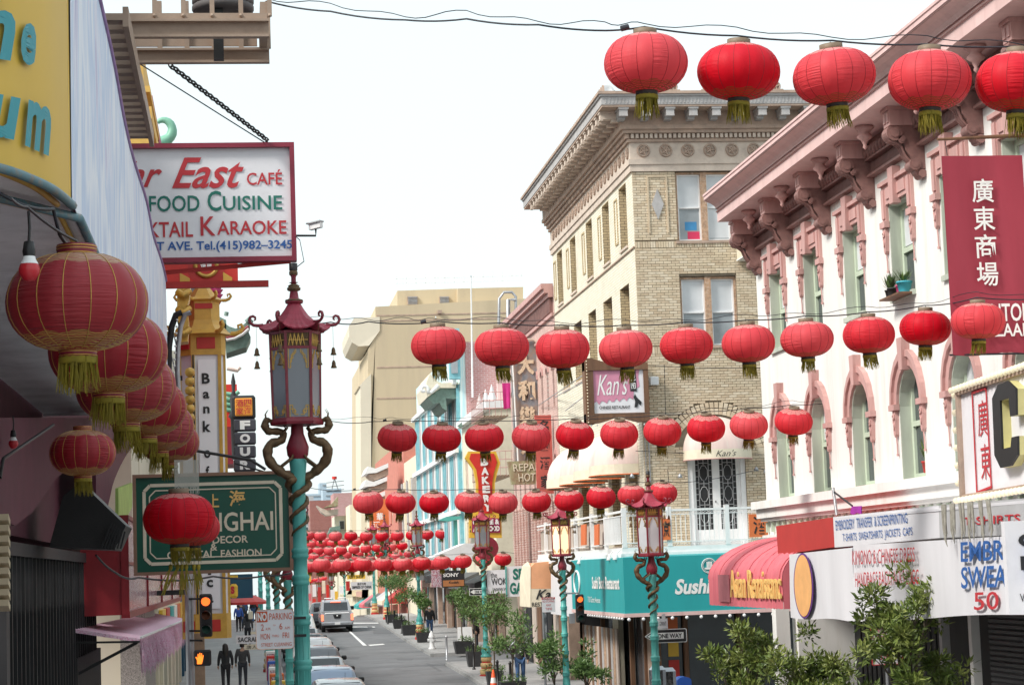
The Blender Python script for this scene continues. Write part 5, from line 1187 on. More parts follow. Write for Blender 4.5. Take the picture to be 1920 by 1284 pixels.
KS = thing('framed_sign', 'pink and white restaurant sign in a bulb-studded brown frame on the brick corner', 'sign', P(1155,730,Y=61))
q = rectY(1113, 694, 1207, 774, 60.0); MB().panel(q, .3).build('face', M['signwhite'], KS)
fq = quadf(q); N_ = V((0, -1, 0))
MB().add([fq(u, v)+N_*.01 for u, v in [(0, .24)]+[(0+.05*k, .24+.05*math.sin(k*2.3)+.006*k) for k in range(1, 16)]+[(.78, .3), (.8, .5), (.92, .62), (.9, .85), (.93, 1), (0, 1)]], [tuple(range(22))]).build('pink_field', mk('signpink', (.62,.25,.36), .5), KS)
text("Kan's", q, M['textwhite'], KS, .07, .42, .68, .92, bold=.0, shear=.35, proud=.02); text('CHINESE RESTAURANT', q, M['textblack'], KS, .1, .1, .72, .17, bold=.02, proud=.02)
MB().add([fq(u, v)+N_*.02 for u, v in ((.73, .5), (.86, .5), (.85, 1), (.71, 1))], [(0, 1, 2, 3)]).build('black_strip', M['textblack'], KS)
text('記', q, M['textwhite'], KS, .745, .74, .84, .9, proud=.03, name='character'); text('193', q, M['textwhite'], KS, .745, .55, .84, .7, proud=.03)
MB().add([fq(u, v)+N_*.02 for u, v in ((.8, .12), (.82, .26), (.79, .36), (.82, .44), (.85, .36), (.95, .24), (.92, .16), (.88, .22), (.86, .12))], [tuple(range(9))]).build('figure_print', M['textblack'], KS)
k = MB(); X0, X1, Z0, Z1 = q[0].x, q[1].x, q[0].z, q[2].z
k.box((X0-.25, 59.95, Z0-.3), (X0-.001, 60.4, Z1+.3)); k.box((X1+.001, 59.95, Z0-.25), (X1+.14, 60.4, Z1+.2)); 
k.prism([(X0-.25, 59.93, Z1+.005), (X1+.14, 59.93, Z1+.005), (X1+.14, 59.93, Z1+.15), ((X0+X1)/2, 59.93, Z1+.12), (X0-.05, 59.93, Z1+.36), (X0-.25, 59.93, Z1+.36)], (0, .45, 0))
k.prism([(X0-.25, 59.93, Z0-.005), (X0-.25, 59.93, Z0-.3), (X0+.2, 59.93, Z0-.26), ((X0+X1)/2, 59.93, Z0-.1), (X1-.15, 59.93, Z0-.26), (X1+.14, 59.93, Z0-.25), (X1+.14, 59.93, Z0-.005)], (0, .45, 0)); k.build('frame', M['maroon'] if False else M['wood'], KS)
for i in range(22): MB().lathe([(0, -.02), (.022, 0), (0, .02)], c=(X0-.19, 59.93, Z0-.25+i*.092), n=6).build('bulb', M['bulb'], KS)
for i in range(10): MB().lathe([(0, -.04), (.02, -.03), (.025, 0), (0, .02)], c=(X0-.1+i*.17, 59.98, Z0-.33), n=6).build('bulb', M['bulbwhite'], KS)
for wn, a, b_ in (('upper', (1113, 690), (1010, 760)), ('middle', (1113, 706), (1040, 745)), ('lower', (1113,730),(1060,770))):
    A = P(*a, Y=61); B = P(b_[0], b_[1], X=11.4); tag(MB().tube([A, B], .018, 5).build('guy_wire', M['steel']), wn+' stay wire running from the framed sign along the brick street wall', 'wire', 'stay wires of the framed sign')

PB = thing('pink_brick_building', 'weathered pink brick building with arched slit windows beyond the yellow brick one', 'building', (14, 83, G(83)))
Pq = P(1035,503,X=11.2); PE = 90.4; fp = Fr((KX, PE, 0), (0, -1, 0), (-1, 0, 0)); Lp = PE-KE-.12
ph = []
for row, (v0, v1) in enumerate(((10.9, 12.5), (7.2, 9.2))):
    for i in range(9): ph.append((.5+1.5*i, .95+1.5*i, v0, v1))
mb = MB(); wall(fp, mb, 0, Lp, 4.7, 15.3, ph, .5); mb.build('wall', M['pinkbrick'], PB)
for (a, b_, v0, v1) in ph:
    r = MB(); fp.box(r, a, b_, v0, v1, -.4, -.35); r.build('dark_pane', M['glass'], PB)
    h = MB(); c = (a+b_)/2
    for k in range(8):
        t0, t1 = math.pi*k/8, math.pi*(k+1)/8
        h.prism([fp.p(c+.225*math.cos(t), v1-.2+.2*math.sin(t), .001) for t in (t0, t1)]+[fp.p(c+.38*math.cos(t), v1-.2+.4*math.sin(t), .001) for t in (t1, t0)], fp.n*.05)
    h.build('arch_trim', M['pinktrim'], PB)
g = MB()
for (w_, v0, v1) in ((.08, 13.6, 13.7), (.1, 14.2, 14.32), (.2, 14.9, 15.05), (.35, 15.05, 15.2), (.45, 15.2, 15.4)): fp.box(g, 0, Lp, v0, v1, .001, w_)
g.build('cornice', M['pinktrim'], PB)
for i in range(46): 
    g = MB(); fp.box(g, .1+.29*i, .22+.29*i, 14.35, 14.88, .001, .14); g.build('corbel', M['browntrim'], PB)
for i in range(14):                                           # ribbed pilasters below
    g = MB()
    for z in range(26): fp.box(g, .2+.95*i, .62+.95*i, 4.9+.1*z, 4.9+.1*z+.07, .001, .12)
    fp.box(g, .22+.95*i, .6+.95*i, 4.9, 7.2, .001, .1); g.build('ribbed_pilaster', M['pinkbrick'], PB)
mb = MB(); mb.box((KX+.5, KE+.15, 0), (24, KE+.4, 15)); mb.box((KX+.51, PE, 0), (24, PE-.3, 15.3)); mb.box((KX+.5, KE+.4, 14.9), (24, PE-.3, 15.1)); wall(fp, mb, 0, Lp, -.2, 4.7, [(.4, Lp-.4, -.2, 4.2)], .3); mb.build('other_walls', M['tanstone'], PB)
MB().box((12.6, KE+.4, 0), (12.7, PE-.3, 4.5)).build('interior_wall', M['dark'], PB)
for i in range(8): MB().box((11.6, 78+1.5*i, G(82)), (11.66, 79.2+1.5*i, 4.2)).build('shop_panel', M[('wood', 'oldwood', 'dark', 'glass')[i % 4]], PB)
pp = MB(); pp.tube([P(935,618,Y=92), P(936,560,Y=92), P(945,548,Y=92), P(960,548,Y=92), P(967,556,Y=92), P(967,600,Y=92)], .06, 8); pp.tube([P(953,640,Y=92), P(953,562,Y=92), P(968,562,Y=92)], .09, 8); tag(pp.build('roof_pipe', M['steel']), 'looped rooftop pipes above the pink brick cornice', 'pipe')
fp2 = MB(); fp2.tube([P(886,745,Y=104), P(883,520,Y=104)], [.05, .03], 6); tag(fp2.build('flagpole', M['white']), 'thin white pole standing in front of the beige tower', 'pole')
FE = thing('fire_escape', 'rusty fire escape balconies on the cream and pink walls behind the tall grey sign', 'fire escape', P(930,880,X=11))
for (z, y0, y1) in ((P(935,768,X=10.6).z, 91, 96), (P(925,892,X=10.6).z, 90, 96.5)):
    mb = MB(); 
    for k in range(8): mb.box((10.4+.14*k, y0, z), (10.48+.14*k, y1, z+.04))
    mb.build('platform', M['brown'], FE)
    r = MB()
    for h in (.35, .7, 1.05): r.tube([(11.45, y0, z+h), (10.4, y0, z+h), (10.4, y1, z+h), (11.45, y1, z+h)], .02, 4)
    for k in range(14): y = y0+(y1-y0)*k/13; r.tube([(10.4, y, z), (10.4, y, z+1.05)], .014, 4)
    for k in range(5): x = 10.4+.25*k; r.tube([(x, y0, z), (x, y0, z+1.05)], .014, 4)
    r.build('railing', M['pinktrim'], FE)
ck = P(950,743,X=10.8); cb = [ck+V((-.15, 0, -.5)), ck+V((.15, 0, -.5)), ck+V((.17, 0, .55)), ck+V((-.17, 0, .55))]
sheet(cb, mk('clothpink', (.62,.03,.25), .7), 'drape', thing('drying_cloth', 'bright pink cloth hanging over the upper fire escape', 'cloth', ck), .06, 8, 8)
WX = -2.45
CN = thing('painted_canopy', 'canopy with purple-streaked painted fascia and yellow end panel with teal lettering', 'canopy', (-1.5, 16, 7))
xa = -.9; qa1 = P(135,380,X=xa); yA = qa1.y; zb = qa1.z
yB = P(311,540,X=xa).y; zBb = P(318,562,X=xa).z
zt = P(248,290,X=xa).z; ztop = P(172,2,X=xa).z
nu, nv = 40, 12; vs = []
for i in range(nu+1):
    y = yA+(yB-yA)*i/nu
    z0 = zb; z1 = ztop+.5*max(0, (1-(i/nu)*3)) 
    for j in range(nv+1):
        v = j/nv; vs.append(V((xa+.01*math.sin(i*.5+v*2)*v, y, z0+(z1-z0)*v+.006*math.sin(i*.8)*v)))
mb = MB().add(vs, [(i*(nv+1)+j, i*(nv+1)+j+1, (i+1)*(nv+1)+j+1, (i+1)*(nv+1)+j) for i in range(nu) for j in range(nv)], True)
mb.add([v+V((-.03, 0, 0)) for v in vs], [(i*(nv+1)+j, (i+1)*(nv+1)+j, (i+1)*(nv+1)+j+1, i*(nv+1)+j+1) for i in range(nu) for j in range(nv)], True)
mb.build('painted_fascia', M['mural'], CN)
ctop = [vs[i*(nv+1)+nv] for i in range(nu+1)]
MB().tube([p+V((0, 0, .02)) for p in ctop], .022, 6).build('fascia_edge', mk('lilac', (.32,.2,.42), .6, var=.2, scale=5), CN)
yl = [V((-.9, yA, 0)), V((-.962, 11.42, 0)), V((-1.043, 11.1, 0)), V((-1.17, 10.78, 0)), V((-1.45, 10.4, 0)), V((-2.1, 10.1, 0))]
yl[0] = V((xa-.005, yA-.005, 0)); vs = []
def inter(pts, t):
    k = min(int(t), len(pts)-2); f = t-k; p0 = pts[max(k-1, 0)]; p1 = pts[k]; p2 = pts[k+1]; p3 = pts[min(k+2, len(pts)-1)]
    return .5*((2*p1)+(p2-p0)*f+(2*p0-5*p1+4*p2-p3)*f*f+(3*p1-p0-3*p2+p3)*f**3)
NY = 20; cur = [inter(yl, 5.*i/NY) for i in range(NY+1)]
for p in cur: vs += [V((p.x, p.y, zb)), V((p.x, p.y, 10.5))]
MB().add(vs, [(2*i, 2*i+1, 2*i+3, 2*i+2) for i in range(NY)], True).build('yellow_end_panel', mk('signyellow', (.66,.42,.055), .5, var=.06, scale=1, bump=.02), CN)
MB().tube([(p.x+.01, p.y-.01, zb-.02) for p in cur]+[(xa+.01, yA+.4, zb-.02), (xa+.01, yB, zb-.02)], .026, 8).build('teal_edge', mk('edgeteal', (.09,.2,.24), .5, dirt=(.3,.17,.08), dirt_amt=.8, scale=8), CN)
MB().tube([(p.x-.08, p.y+.06, zb-.0) for p in cur]+[(xa-.1, yA+.4, zb-.0), (xa-.1, yB, zb)], .018, 6).build('inner_edge', M['goldpaint'], CN)
mb = MB(); mb.add([(p.x-.02, p.y+.02, zb+.03) for p in cur]+[(-2.44, 10.05, zb+.03), (-2.44, yB, zb+.03), (xa-.04, yB, zb+.03)], [tuple(range(NY+4))]); mb.build('soffit', M['soffit'], CN)
MB().box((-2.44, yB-.05, zb), (xa-.03, yB, ztop)).build('end_board', M['soffit'], CN)
def curvetext(body, px0, px1, pyt, pyb, pit, name='lettering'):
    vs, fs = textmesh(body, .035, .22); mb = MB(); out = []
    tri = [[vs[f[0]], vs[f[i]], vs[f[i+1]]] for f in fs for i in range(1, len(f)-1)]
    for _ in range(2):
        nx = []
        for a, b_, c in tri:
            ab, bc_, ca = [((p[0]+q[0])/2, (p[1]+q[1])/2) for p, q in ((a, b_), (b_, c), (c, a))]; nx += [[a, ab, ca], [ab, b_, bc_], [ca, bc_, c], [ab, bc_, ca]]
        tri = nx
    vs = [p for t in tri for p in t]; fs = [(3*i, 3*i+1, 3*i+2) for i in range(len(tri))]
    for x, y in vs:
        px = px0+(px1-px0)*x; py = pyb+(pyt-pyb)*y + pit*(x-.5)
        d = cF+cR*((px-960)/FPX)-cU*((py-642)/FPX)
        best = None
        for i in range(NY):
            a, b_ = cur[i], cur[i+1]; ex, ey = b_.x-a.x, b_.y-a.y
            den = d.x*ey-d.y*ex
            if abs(den) < 1e-9: continue
            t = (a.x*ey-a.y*ex)/den; s = ((a.x-0)*d.y-(a.y-0)*d.x)/(d.y*ex-d.x*ey) if abs(d.y*ex-d.x*ey) > 1e-9 else 9
            if t > 0 and -.02 <= s <= 1.02: best = CAM+d*t; break
        out.append((best or CAM+d*10)+V((.02, -.015, 0)))
    mb.add(out, fs); mb.build(name, M['textteal'], CN)
curvetext('e', 33, 61, 44, 124, 10); curvetext('h', -46, 22, -20, 112, 10); curvetext('m', 40, 89, 194, 285, 22); curvetext('u', -26, 32, 180, 262, 12)
def festoon(px, py, Y, label, s=1.):
    t = thing('festoon_bulb', label, 'light bulb', P(px, py, Y=Y)); c = P(px, py, Y=Y)
    MB().lathe([(0, -.055*s), (.03*s, -.048*s), (.052*s, -.015*s), (.055*s, .01*s), (.046*s, .035*s)], c=c, n=14).build('red_globe', mk('globe', (.5,.02,.03), .3, bump=0) if 'globe' not in M else M['globe'], t)
    MB().lathe([(.047*s, .035*s), (.033*s, .06*s), (.03*s, .075*s)], c=c, n=14).build('white_neck', M['white'], t)
    MB().lathe([(.03*s, .075*s), (.034*s, .1*s), (.026*s, .15*s), (.008*s, .155*s)], c=c, n=12).build('socket', M['black'], t)
    MB().tube([c+V((0, 0, .15*s)), c+V((.004, 0, .22*s)), c+V((0, 0, .31*s))], .008*s, 5).build('cord', M['black'], t)
festoon(55, 508, 11, 'red bulb with white neck hanging from the black cord under the canopy')
festoon(25, 832, 17, 'small red bulb hanging at the far left edge below the soffit', .7)
cable('bulb_cable', 'thick black festoon cord under the yellow panel', [P(-20,352,Y=10.9), P(48,386,Y=11), P(100,392,Y=11.3), P(112,440,Y=11.4), P(125,458,Y=11.6)], .01)
LB = thing('shop_building', 'dark maroon shop front with arches below the painted canopy on the left', 'building', (-4, 22, G(22)))
fl2 = Fr((WX, 8, 0), (0, 1, 0), (1, 0, 0))
mb = MB(); wall(fl2, mb, 0, 29, 5.55, 12.0, [], .4); fl2.box(mb, 0, 13.3, 0, 5.55, -.4, 0); mb.box((-9, 36.9, 0), (WX-.4, 37.2, 12)); mb.box((-9, 8, 11.7), (WX-.41, 37, 12)); mb.box((-3.9, 21.3, 0), (-3.8, 37, 5.6)); mb.build('wall', M['darkmaroon'], LB)
GT = thing('folding_gate', 'tall black folding gate with close vertical bars at lower left', 'gate', (WX, 28, G(28)))
gy0, gy1 = 22.2, 35.6; zg0, zg1 = P(60,1035,X=WX).z, P(200,1052,X=WX).z
for i in range(62):
    y = gy0+(gy1-gy0)*i/61; f = i/61; MB().box((WX-.015, y-.02, 1.2), (WX+.025+.03*(i % 2), y+.03, zg0+(zg1-zg0)*f-.02)).build('gate_bar', M['dark'] if i % 3 else M['black'], GT)
mb = MB(); mb.bar((WX+.03, gy0, zg0), (WX+.03, gy1, zg1), .12, .14); mb.bar((WX+.03, gy0, 1), (WX+.03, gy0, zg0), .3, .1); mb.build('gate_frame', mk('gategrey', (.045,.042,.045), .6), GT)
MB().box((WX-.3, gy0, .5), (WX-.25, gy1, 5)).build('backing', M['black'], GT)
for k, (px0, px1, pt, pb, X, lb) in enumerate(((-20, 232, 783, 985, -1.85, 'maroon arched brace under the canopy soffit, nearer of the two'), (180, 262, 800, 985, -1.95, 'dark maroon arched brace beyond the black box'))):
    t = thing('arched_brace', lb, 'brace', P(px0, pb, X=X)); q = [P(px0, pb, X=X), P(px1, pb, X=X), P(px1, pt, X=X), P(px0, pt, X=X)]
    f = quadf(q); a = [f(1, 1), f(0, 1), f(0, .12), f(.1, 0), f(.18, .12)] + [f(.3+.68*(j/9.)**1.2, .4+.42*math.sin(math.pi/2*j/9.)) for j in range(10)]
    MB().prism(a, V((-.25, 0, 0))).build('brace_panel', M['darkmaroon'], t)
LV = thing('wall_louvre', 'cream slatted louvre at the far left edge', 'louvre', P(8, 1050, Y=15.5))
for i in range(9): 
    c = P(-4, 975+20*i, Y=15.5); MB().ob(c, (.08, 0, 0), (0, .06, -.02), (0, .006, .022)).build('slat', M['beige'], LV)
MB().tube([P(0,895,Y=15),P(6,860,Y=15.2),P(100,797,Y=18)], .014, 5).build('stay', M['black'], LV)
AC = thing('black_housing', 'black box-shaped flood lamp housing with finned grille above the folding gate', 'lamp housing', P(165, 960, Y=26))
c = [P(92,1025,Y=25), P(215,1030,Y=25), P(236,985,Y=25), P(150,903,Y=25), P(118,930,Y=25)]
MB().prism(c, V((-.0, 1.4, .0))).build('case', M['black'], AC)
for i in range(7): MB().bar(P(190+6*i,1028,Y=24.9), P(210+4*i,978+3*i,Y=24.9), .012, .02).build('fin', M['dark'], AC)
cable('slack_cable', 'slack black cable from the gate top to the green sign', [P(180,1040,Y=26), P(215,1072,Y=27), P(260,1082,Y=29), P(400,1080,Y=31), P(500,1078,Y=32.5), P(545,1074,Y=33.2)], .014)
RB = thing('display_box', 'projecting red display box with glazed panes full of pink goods above the fringed awning', 'display case', (-2, 33, 3.6))
x_ = -1.75; q = [P(240,1152,X=x_), P(338,1128,X=x_), P(338,1078,X=x_), P(240,1082,X=x_)]
qq = [P(205,1155,Y=q[0].y), q[0], P(240,965,Y=q[0].y), P(205,960,Y=q[0].y)]
qq = [V((WX, q[0].y, q[0].z)), q[0], V((q[0].x, q[0].y, P(240,965,Y=q[0].y).z)), V((WX, q[0].y, P(240,965,Y=q[0].y).z))]
MB().panel(qq, .1).build('end_panel', M['deepred'], RB)
fq = quadf(q); top = qq[2].z
fB = Fr((x_, q[0].y, 0), (0, 1, 0), (1, 0, 0)); LBx = q[1].y-q[0].y; zb_ = q[0].z
mb = MB(); fB.box(mb, 0, LBx, zb_-.05, zb_+.05, -.1, .03); fB.box(mb, 0, LBx, top-.06, top, -.1, .03); fB.box(mb, 0, LBx, (top+zb_)/2, (top+zb_)/2+.05, -.1, .02)
for k in range(5): fB.box(mb, LBx*k/4-.03, LBx*k/4+.03, zb_, top, -.09, .025)
mb.build('frame', M['deepred'], RB)
for k in range(4):
    for r in range(2): mb = MB(); fB.box(mb, LBx*k/4+.03, LBx*(k+1)/4-.03, zb_+.05+r*(top-zb_)/2, zb_+(r+1)*(top-zb_)/2, -.02, -.01); mb.build('pane', M['fluffglass'] if 'fluffglass' in M else M.setdefault('fluffglass', cloud('fluffglass', [(.25,.03,.06), (.6,.55,.58), (.35,.06,.1), (.7,.66,.7), (.2,.1,.12)], 14, rough=.2, streakz=.5)), RB)
mb = MB(); mb.box((WX, q[0].y+.1, zb_), (x_-.1, q[1].y, top)); mb.build('case', M['deepred'], RB)
FA = thing('fringed_awning', 'small awning covered in pink-white feathery fringe at lower left', 'awning', (-2, 34, 3))
xo = -1.5; a0 = P(262,1197,X=xo); a1 = P(352,1160,X=xo); b0 = V((WX, a0.y, a0.z+.18)); b1 = V((WX, a1.y, a1.z+.2)); 
MB().panel([a0, a1, b1, b0], .05).build('roof_cloth', M['fluff'], FA)
MB().bar(V((WX, a0.y, a0.z-.02)), a0+V((0, 0, -.04)), .03).build('end_rail', M['black'], FA)
MB().bar(a0+V((.02, 0, .02)), a1+V((.02, 0, .02)), .03, .03).build('front_rail', M['white'], FA)
fz = MB()
for i in range(900):
    u = R_(); p = a0.lerp(a1, u)+V((ru(-.02, .05), 0, 0)); l = ru(.3, .6); d = V((ru(.0, .09), ru(-.06, .06), -l)); w_ = ru(.004, .009)
    fz.add([p+V((0, w_, 0)), p-V((0, w_, 0)), p+d*.6-V((-.02, w_, 0)), p+d, p+d*.6+V((.02, w_, 0))], [(0, 1, 2, 3, 4)])
for i in range(900):
    u, v = R_(), R_(); p = (a0.lerp(a1, u)).lerp(b0.lerp(b1, u), v); d = V((.1, ru(-.08, .08), -.0)); w_ = V((0, ru(.004, .01), .0))
    fz.add([p+w_+V((0, 0, .02)), p-w_+V((0, 0, .02)), p+d+V((0, 0, ru(-.0, .06)))], [(0, 1, 2)])
fz.build('fringe', M['fluff'], FA, kind='stuff')
for i, y in enumerate((a0.y+.3, a0.y+2.5)): MB().bar((WX, y, a0.z-.5), (xo-.05, y, a0.z-.06), .04).build('arm', M['black'], FA)
GR = thing('granite_pier', 'speckled granite pier behind the pedestrian signal at lower left', 'pier', (WX, 38, G(38)))
yy0, yy1 = P(228,1200,X=-2.3).y, P(338,1200,X=-2.3).y
yg0 = P(300,1220,X=-2.2).y
MB().box((WX-.3, yg0-3, 0), (-2.2, 48.5, 4.6)).build('pier_shaft', M['granite'], GR)
DS = thing('dark_doorway', 'black shuttered doorway under the fringed awning', 'doorway', (WX, 36.5, G(36)))
for i in range(30): MB().box((WX, a0.y+.1+i*.17, .4), (WX+.06, a0.y+.22+i*.17, a0.z-.25)).build('shutter_bar', M['dark'], DS)
LP_ = thing('lime_panel', 'lime green plastic panel between the maroon arch and the red display box', 'panel', P(232, 930, X=-1.9)); qg = [P(222,1000,X=-1.95), P(248,950,X=-1.95), P(248,905,X=-1.95), P(222,915,X=-1.95)]
MB().panel(qg, .05).build('sheet', mk('lime', (.35,.5,.12), .6), LP_)
FE2 = thing('fire_escape', 'brown steel fire escape platform with beams projecting overhead at upper left', 'fire escape', P(330, 60, Y=22))
Y0 = 20.5
def bz(y, Y=Y0): return P(350, y, Y=Y).z
xr, xl = P(504,60,Y=Y0).x, WX
for (yt, yb, Y) in ((38,72,Y0), (92,120,Y0+1.3)):
    z1, z0 = bz(yt, Y), bz(yb, Y); xr_ = P(504,60,Y=Y).x; mb = MB()
    mb.box((xl, Y, z0), (xr_, Y+.03, z1)); mb.box((xl, Y-.06, z0), (xr_, Y, z0+.025)); mb.box((xl, Y-.06, z1-.025), (xr_, Y, z1)); mb.build('channel_beam', M['tanpaint'], FE2)
    if Y == Y0: zt_ = z1
MB().box((xl, Y0-.02, bz(38)), (xr-.01, Y0+.06, bz(26))).build('kick_plate', M['tanpaint'], FE2)
z2 = bz(88, Y0+1.3)
for i in range(5):
    x = P(286+54*i, 60, Y=Y0).x; MB().box((x, Y0+1.25, bz(92, Y0+1.3)), (x+.05, Y0+1.32, bz(40, Y0+1.3)+.2)).build('stub_post', M['tanpaint'], FE2)
    MB().box((x, Y0, bz(30)), (x+.045, Y0+.045, bz(-140))).build('railing_post', M['tanpaint'], FE2); MB().lathe([(.02, -.02), (.02, .0), (0, .01)], c=(x+.022, Y0-.035, bz(31)), n=6, M=Matrix.Rotation(math.pi/2, 4, 'X')).build('bolt', M['tanpaint'], FE2)
MB().box((xr-.08, Y0+.03, bz(92, Y0+1.3)), (xr, Y0+1.3, bz(92,Y0+1.3)+.15)).build('side_beam', M['tanpaint'], FE2)
MB().box((xl, Y0+1.28, bz(88,Y0+1.3)), (xr-.1, Y0+1.31, bz(84,Y0+1.3)+.1)).build('toe_bar', M['tanpaint'], FE2)
MB().box((P(418,20,Y=Y0+.5).x-.1, Y0+.5, bz(88,Y0)), (P(418,20,Y=Y0+.5).x, Y0+.6, bz(-60))).build('drop_bar', M['black'], FE2)
for i in range(10):
    for (pa, pb_) in (((178, -20), (232, 38)), ((208, 122), (256, 162))):
        A = P(pa[0], pa[1], Y=19.5+.25*i); 
for lev, (py0, px1) in enumerate(((38, 230), (160, 258))):
    for i in range(9):
        y = 18.6+.33*i+lev*4; z = P(px1, py0, Y=18.6+lev*4).z; x1 = P(px1, py0, Y=18.6+lev*4).x
        MB().box((WX, y, z), (x1, y+.16, z+.05)).build('grating_bar', M['tanpaint'], FE2)
    MB().box((x1, 18.6+lev*4, z-.06), (x1+.05, 21.6+lev*4, z+.12)).build('edge_beam', M['tanpaint'], FE2)
TY = thing('tyre_stack', 'stack of grey rubber tyres standing on the fire escape platform', 'tyres', P(418, 15, Y=21.2))
for i in range(5): MB().lathe([(.14, -.04), (.28, -.045), (.31, -.02), (.31, .02), (.28, .045), (.14, .04)], c=P(418, 17-13*i, Y=21.2), n=24).build('tyre', mk('rubber', (.11,.1,.1), .8) if 'rubber' not in M else M['rubber'], TY)
FS = thing('cafe_sign', 'white cafe sign in a maroon frame hung from a chain', 'sign', P(400, 380, Y=27))
q = rectY(170, 279, 545, 484, 27); MB().panel(q, .1).build('board', M['signwhite'], FS)
X0, X1, Z0, Z1 = q[0].x, q[1].x, q[0].z, q[2].z; mb = MB(); d = .06
mb.box((X0, 26.93, Z0-d), (X1+d, 27.13, Z0)); mb.box((X0, 26.93, Z1), (X1+d, 27.13, Z1+d)); mb.box((X1, 26.931, Z0), (X1+d, 27.129, Z1)); mb.build('frame', mk('frame_maroon', (.25,.02,.045), .5), FS)
W_ = 375.; H_ = 205.
def tq(body, x0, y0, x1, y1, m, **k): return text(body, q, m, FS, (x0-170)/W_, 1-(y1-279)/H_, (x1-170)/W_, 1-(y0-279)/H_, **k)
def tq2(body, x0, y0, x1, y1, m, **k):
    dy = -.035*0
    return tq(body, x0, y0, x1, y1, m, **k)
tq('Far', 212, 302, 304, 351, M['textred'], bold=.015, shear=.45); tq('East', 322, 296, 458, 354, M['textred'], bold=.015, shear=.45); tq('CAFÉ', 463, 320, 530, 349, M['textred'], bold=.012)
tq('SEAFOOD', 222, 367, 373, 397, M['textgreen'], bold=.012); tq('C', 388, 359, 414, 397, M['textgreen'], bold=.012); tq('UISINE', 417, 369, 529, 396, M['textgreen'], bold=.012)
tq('COCKTAIL', 205, 416, 360, 445, M['textred'], bold=.012); tq('K', 374, 407, 402, 443, M['textred'], bold=.012); tq('ARAOKE', 405, 416, 536, 442, M['textred'], bold=.012)
tq('GRANT AVE. Tel.(415)982–3245', 226, 453, 546, 474, M['textblue'], bold=.02)
ch = MB(); A, B = P(318,122,Y=24), P(500,262,Y=27)
for i in range(36):
    c = A.lerp(B, (i+.5)/36); t_ = (B-A).normalized(); s_ = V((0, 0, 1)).cross(t_).normalized() if i % 2 else V((0, 0, 1)); s_ = (s_-t_*s_.dot(t_)).normalized()
    ch.tube([c+t_*(.085*math.cos(a))+s_*(.03*math.sin(a)) for a in [2*math.pi*k/8 for k in range(9)]], .011, 4)
ch.build('chain', M['dark'], FS, kind='stuff')
MB().tube([B, P(499,277,Y=27)], .02, 5).build('chain_eye', M['dark'], FS)
MB().tube([P(262,120,Y=24), P(430,226,Y=26), P(497,268,Y=27)], .008, 4).build('stay_wire', M['cable'], FS)
MB().box((X0, 27.2, Z0-.35), (X1-.3, 27.28, Z0-.27)).build('bracket_bar', M['red'], FS)
MB().bar(P(300,512,Y=27.1), P(545,490,Y=27.1), .04, .05).build('lower_bar', M['redcloth'], FS)
CC = thing('security_camera', 'small white security camera on a bracket right of the cafe sign', 'camera', P(590, 428, Y=27))
MB().tube([P(553,442,Y=27), P(592,442,Y=27), P(592,430,Y=27)], .014, 6).build('arm', M['dark'], CC)
c = P(592,424,Y=27); MB().ob(c, (.07, -.05, .01), (.02, .03, 0), (0, 0, .035)).build('body', M['white'], CC); MB().ob(c+V((-.01, 0, .045)), (.085, -.06, .01), (.03, .045, 0), (0, 0, .008)).build('hood', M['tarpgrey'], CC)
MB().tube([P(545,510,Y=25), P(570,490,Y=25.5), P(562,450,Y=26.5), P(553,442,Y=27)], .006, 4).build('lead', M['cable'], CC)
RS = thing('red_sign', 'red sign with golden roundel just below the cafe sign', 'sign', P(380, 512, Y=33))
q = rectY(290, 478, 446, 533, 33); MB().panel(q, .15).build('board', mk('brightred', (.62,.03,.02), .45), RS)
f = quadf(q)
MB().add([f(.62+.22*math.cos(a), .55+.62*math.sin(a))+V((0, -.01, 0)) for a in [2*math.pi*k/24 for k in range(24)]], [tuple(range(24))]).build('roundel', M['red'], RS)
MB().tube([f(.62+.13*math.cos(a), .62+.36*math.sin(a))+V((0, -.02, 0)) for a in [2*math.pi*k/24 for k in range(25)]], .035, 5).build('gold_ring', M['gold'], RS)
text('遠東', q, M['textwhite'], RS, .55, .5, .69, .75, proud=.03)
MB().bar(q[0]+V((0, -.05, 0)), q[1]+V((0, -.05, 0)), .05, .06).build('bottom_edge', M['redcloth'], RS)
for s in ((.3, .42), (.82, .93)): MB().add([f(s[0], .1)+V((0, -.012, 0)), f(s[1], .1)+V((0, -.012, 0)), f(s[1], .2)+V((0, -.012, 0)), f(s[0], .4)+V((0, -.012, 0))], [(0, 1, 2, 3)]).build('gilt_corner', M['goldpaint'], RS)
def stepped(name, label, y0, y1, xs, m, zb=6, depth=6):
    t = thing(name, label, 'building', (-3, y0, G(y0)))
    for (z0, z1, x) in xs:
        MB().box((-depth-2, y0+.01*abs(x), z0), (x, y1-.01*abs(x), z1)).build('wall' if z1-z0 > 1.4 else 'cornice', M[m], t)
    return t
def zx(py, px, Y): p = P(px, py, Y=Y); return p.z, p.x
Yy = 36; prof = [(128,140,275),(140,160,262),(160,168,270),(168,192,278),(192,200,272),(200,232,272),(232,244,278),(244,262,268),(262,700,262)]
xs = []
for (a, b_, px) in prof: xs.append((P(px, b_, Y=Yy).z, P(px, a, Y=Yy).z, P(px, (a+b_)/2, Y=Yy).x))
xs.insert(0, (P(255, 120, Y=Yy).z+.01, P(255, 60, Y=Yy).z, P(262, 100, Y=Yy).x))
YB = stepped('ochre_building', 'ochre yellow building with stepped cornices behind the fire escape', 37.3, 41.5, xs, 'yellowwall')
Yy = 42; xs = []
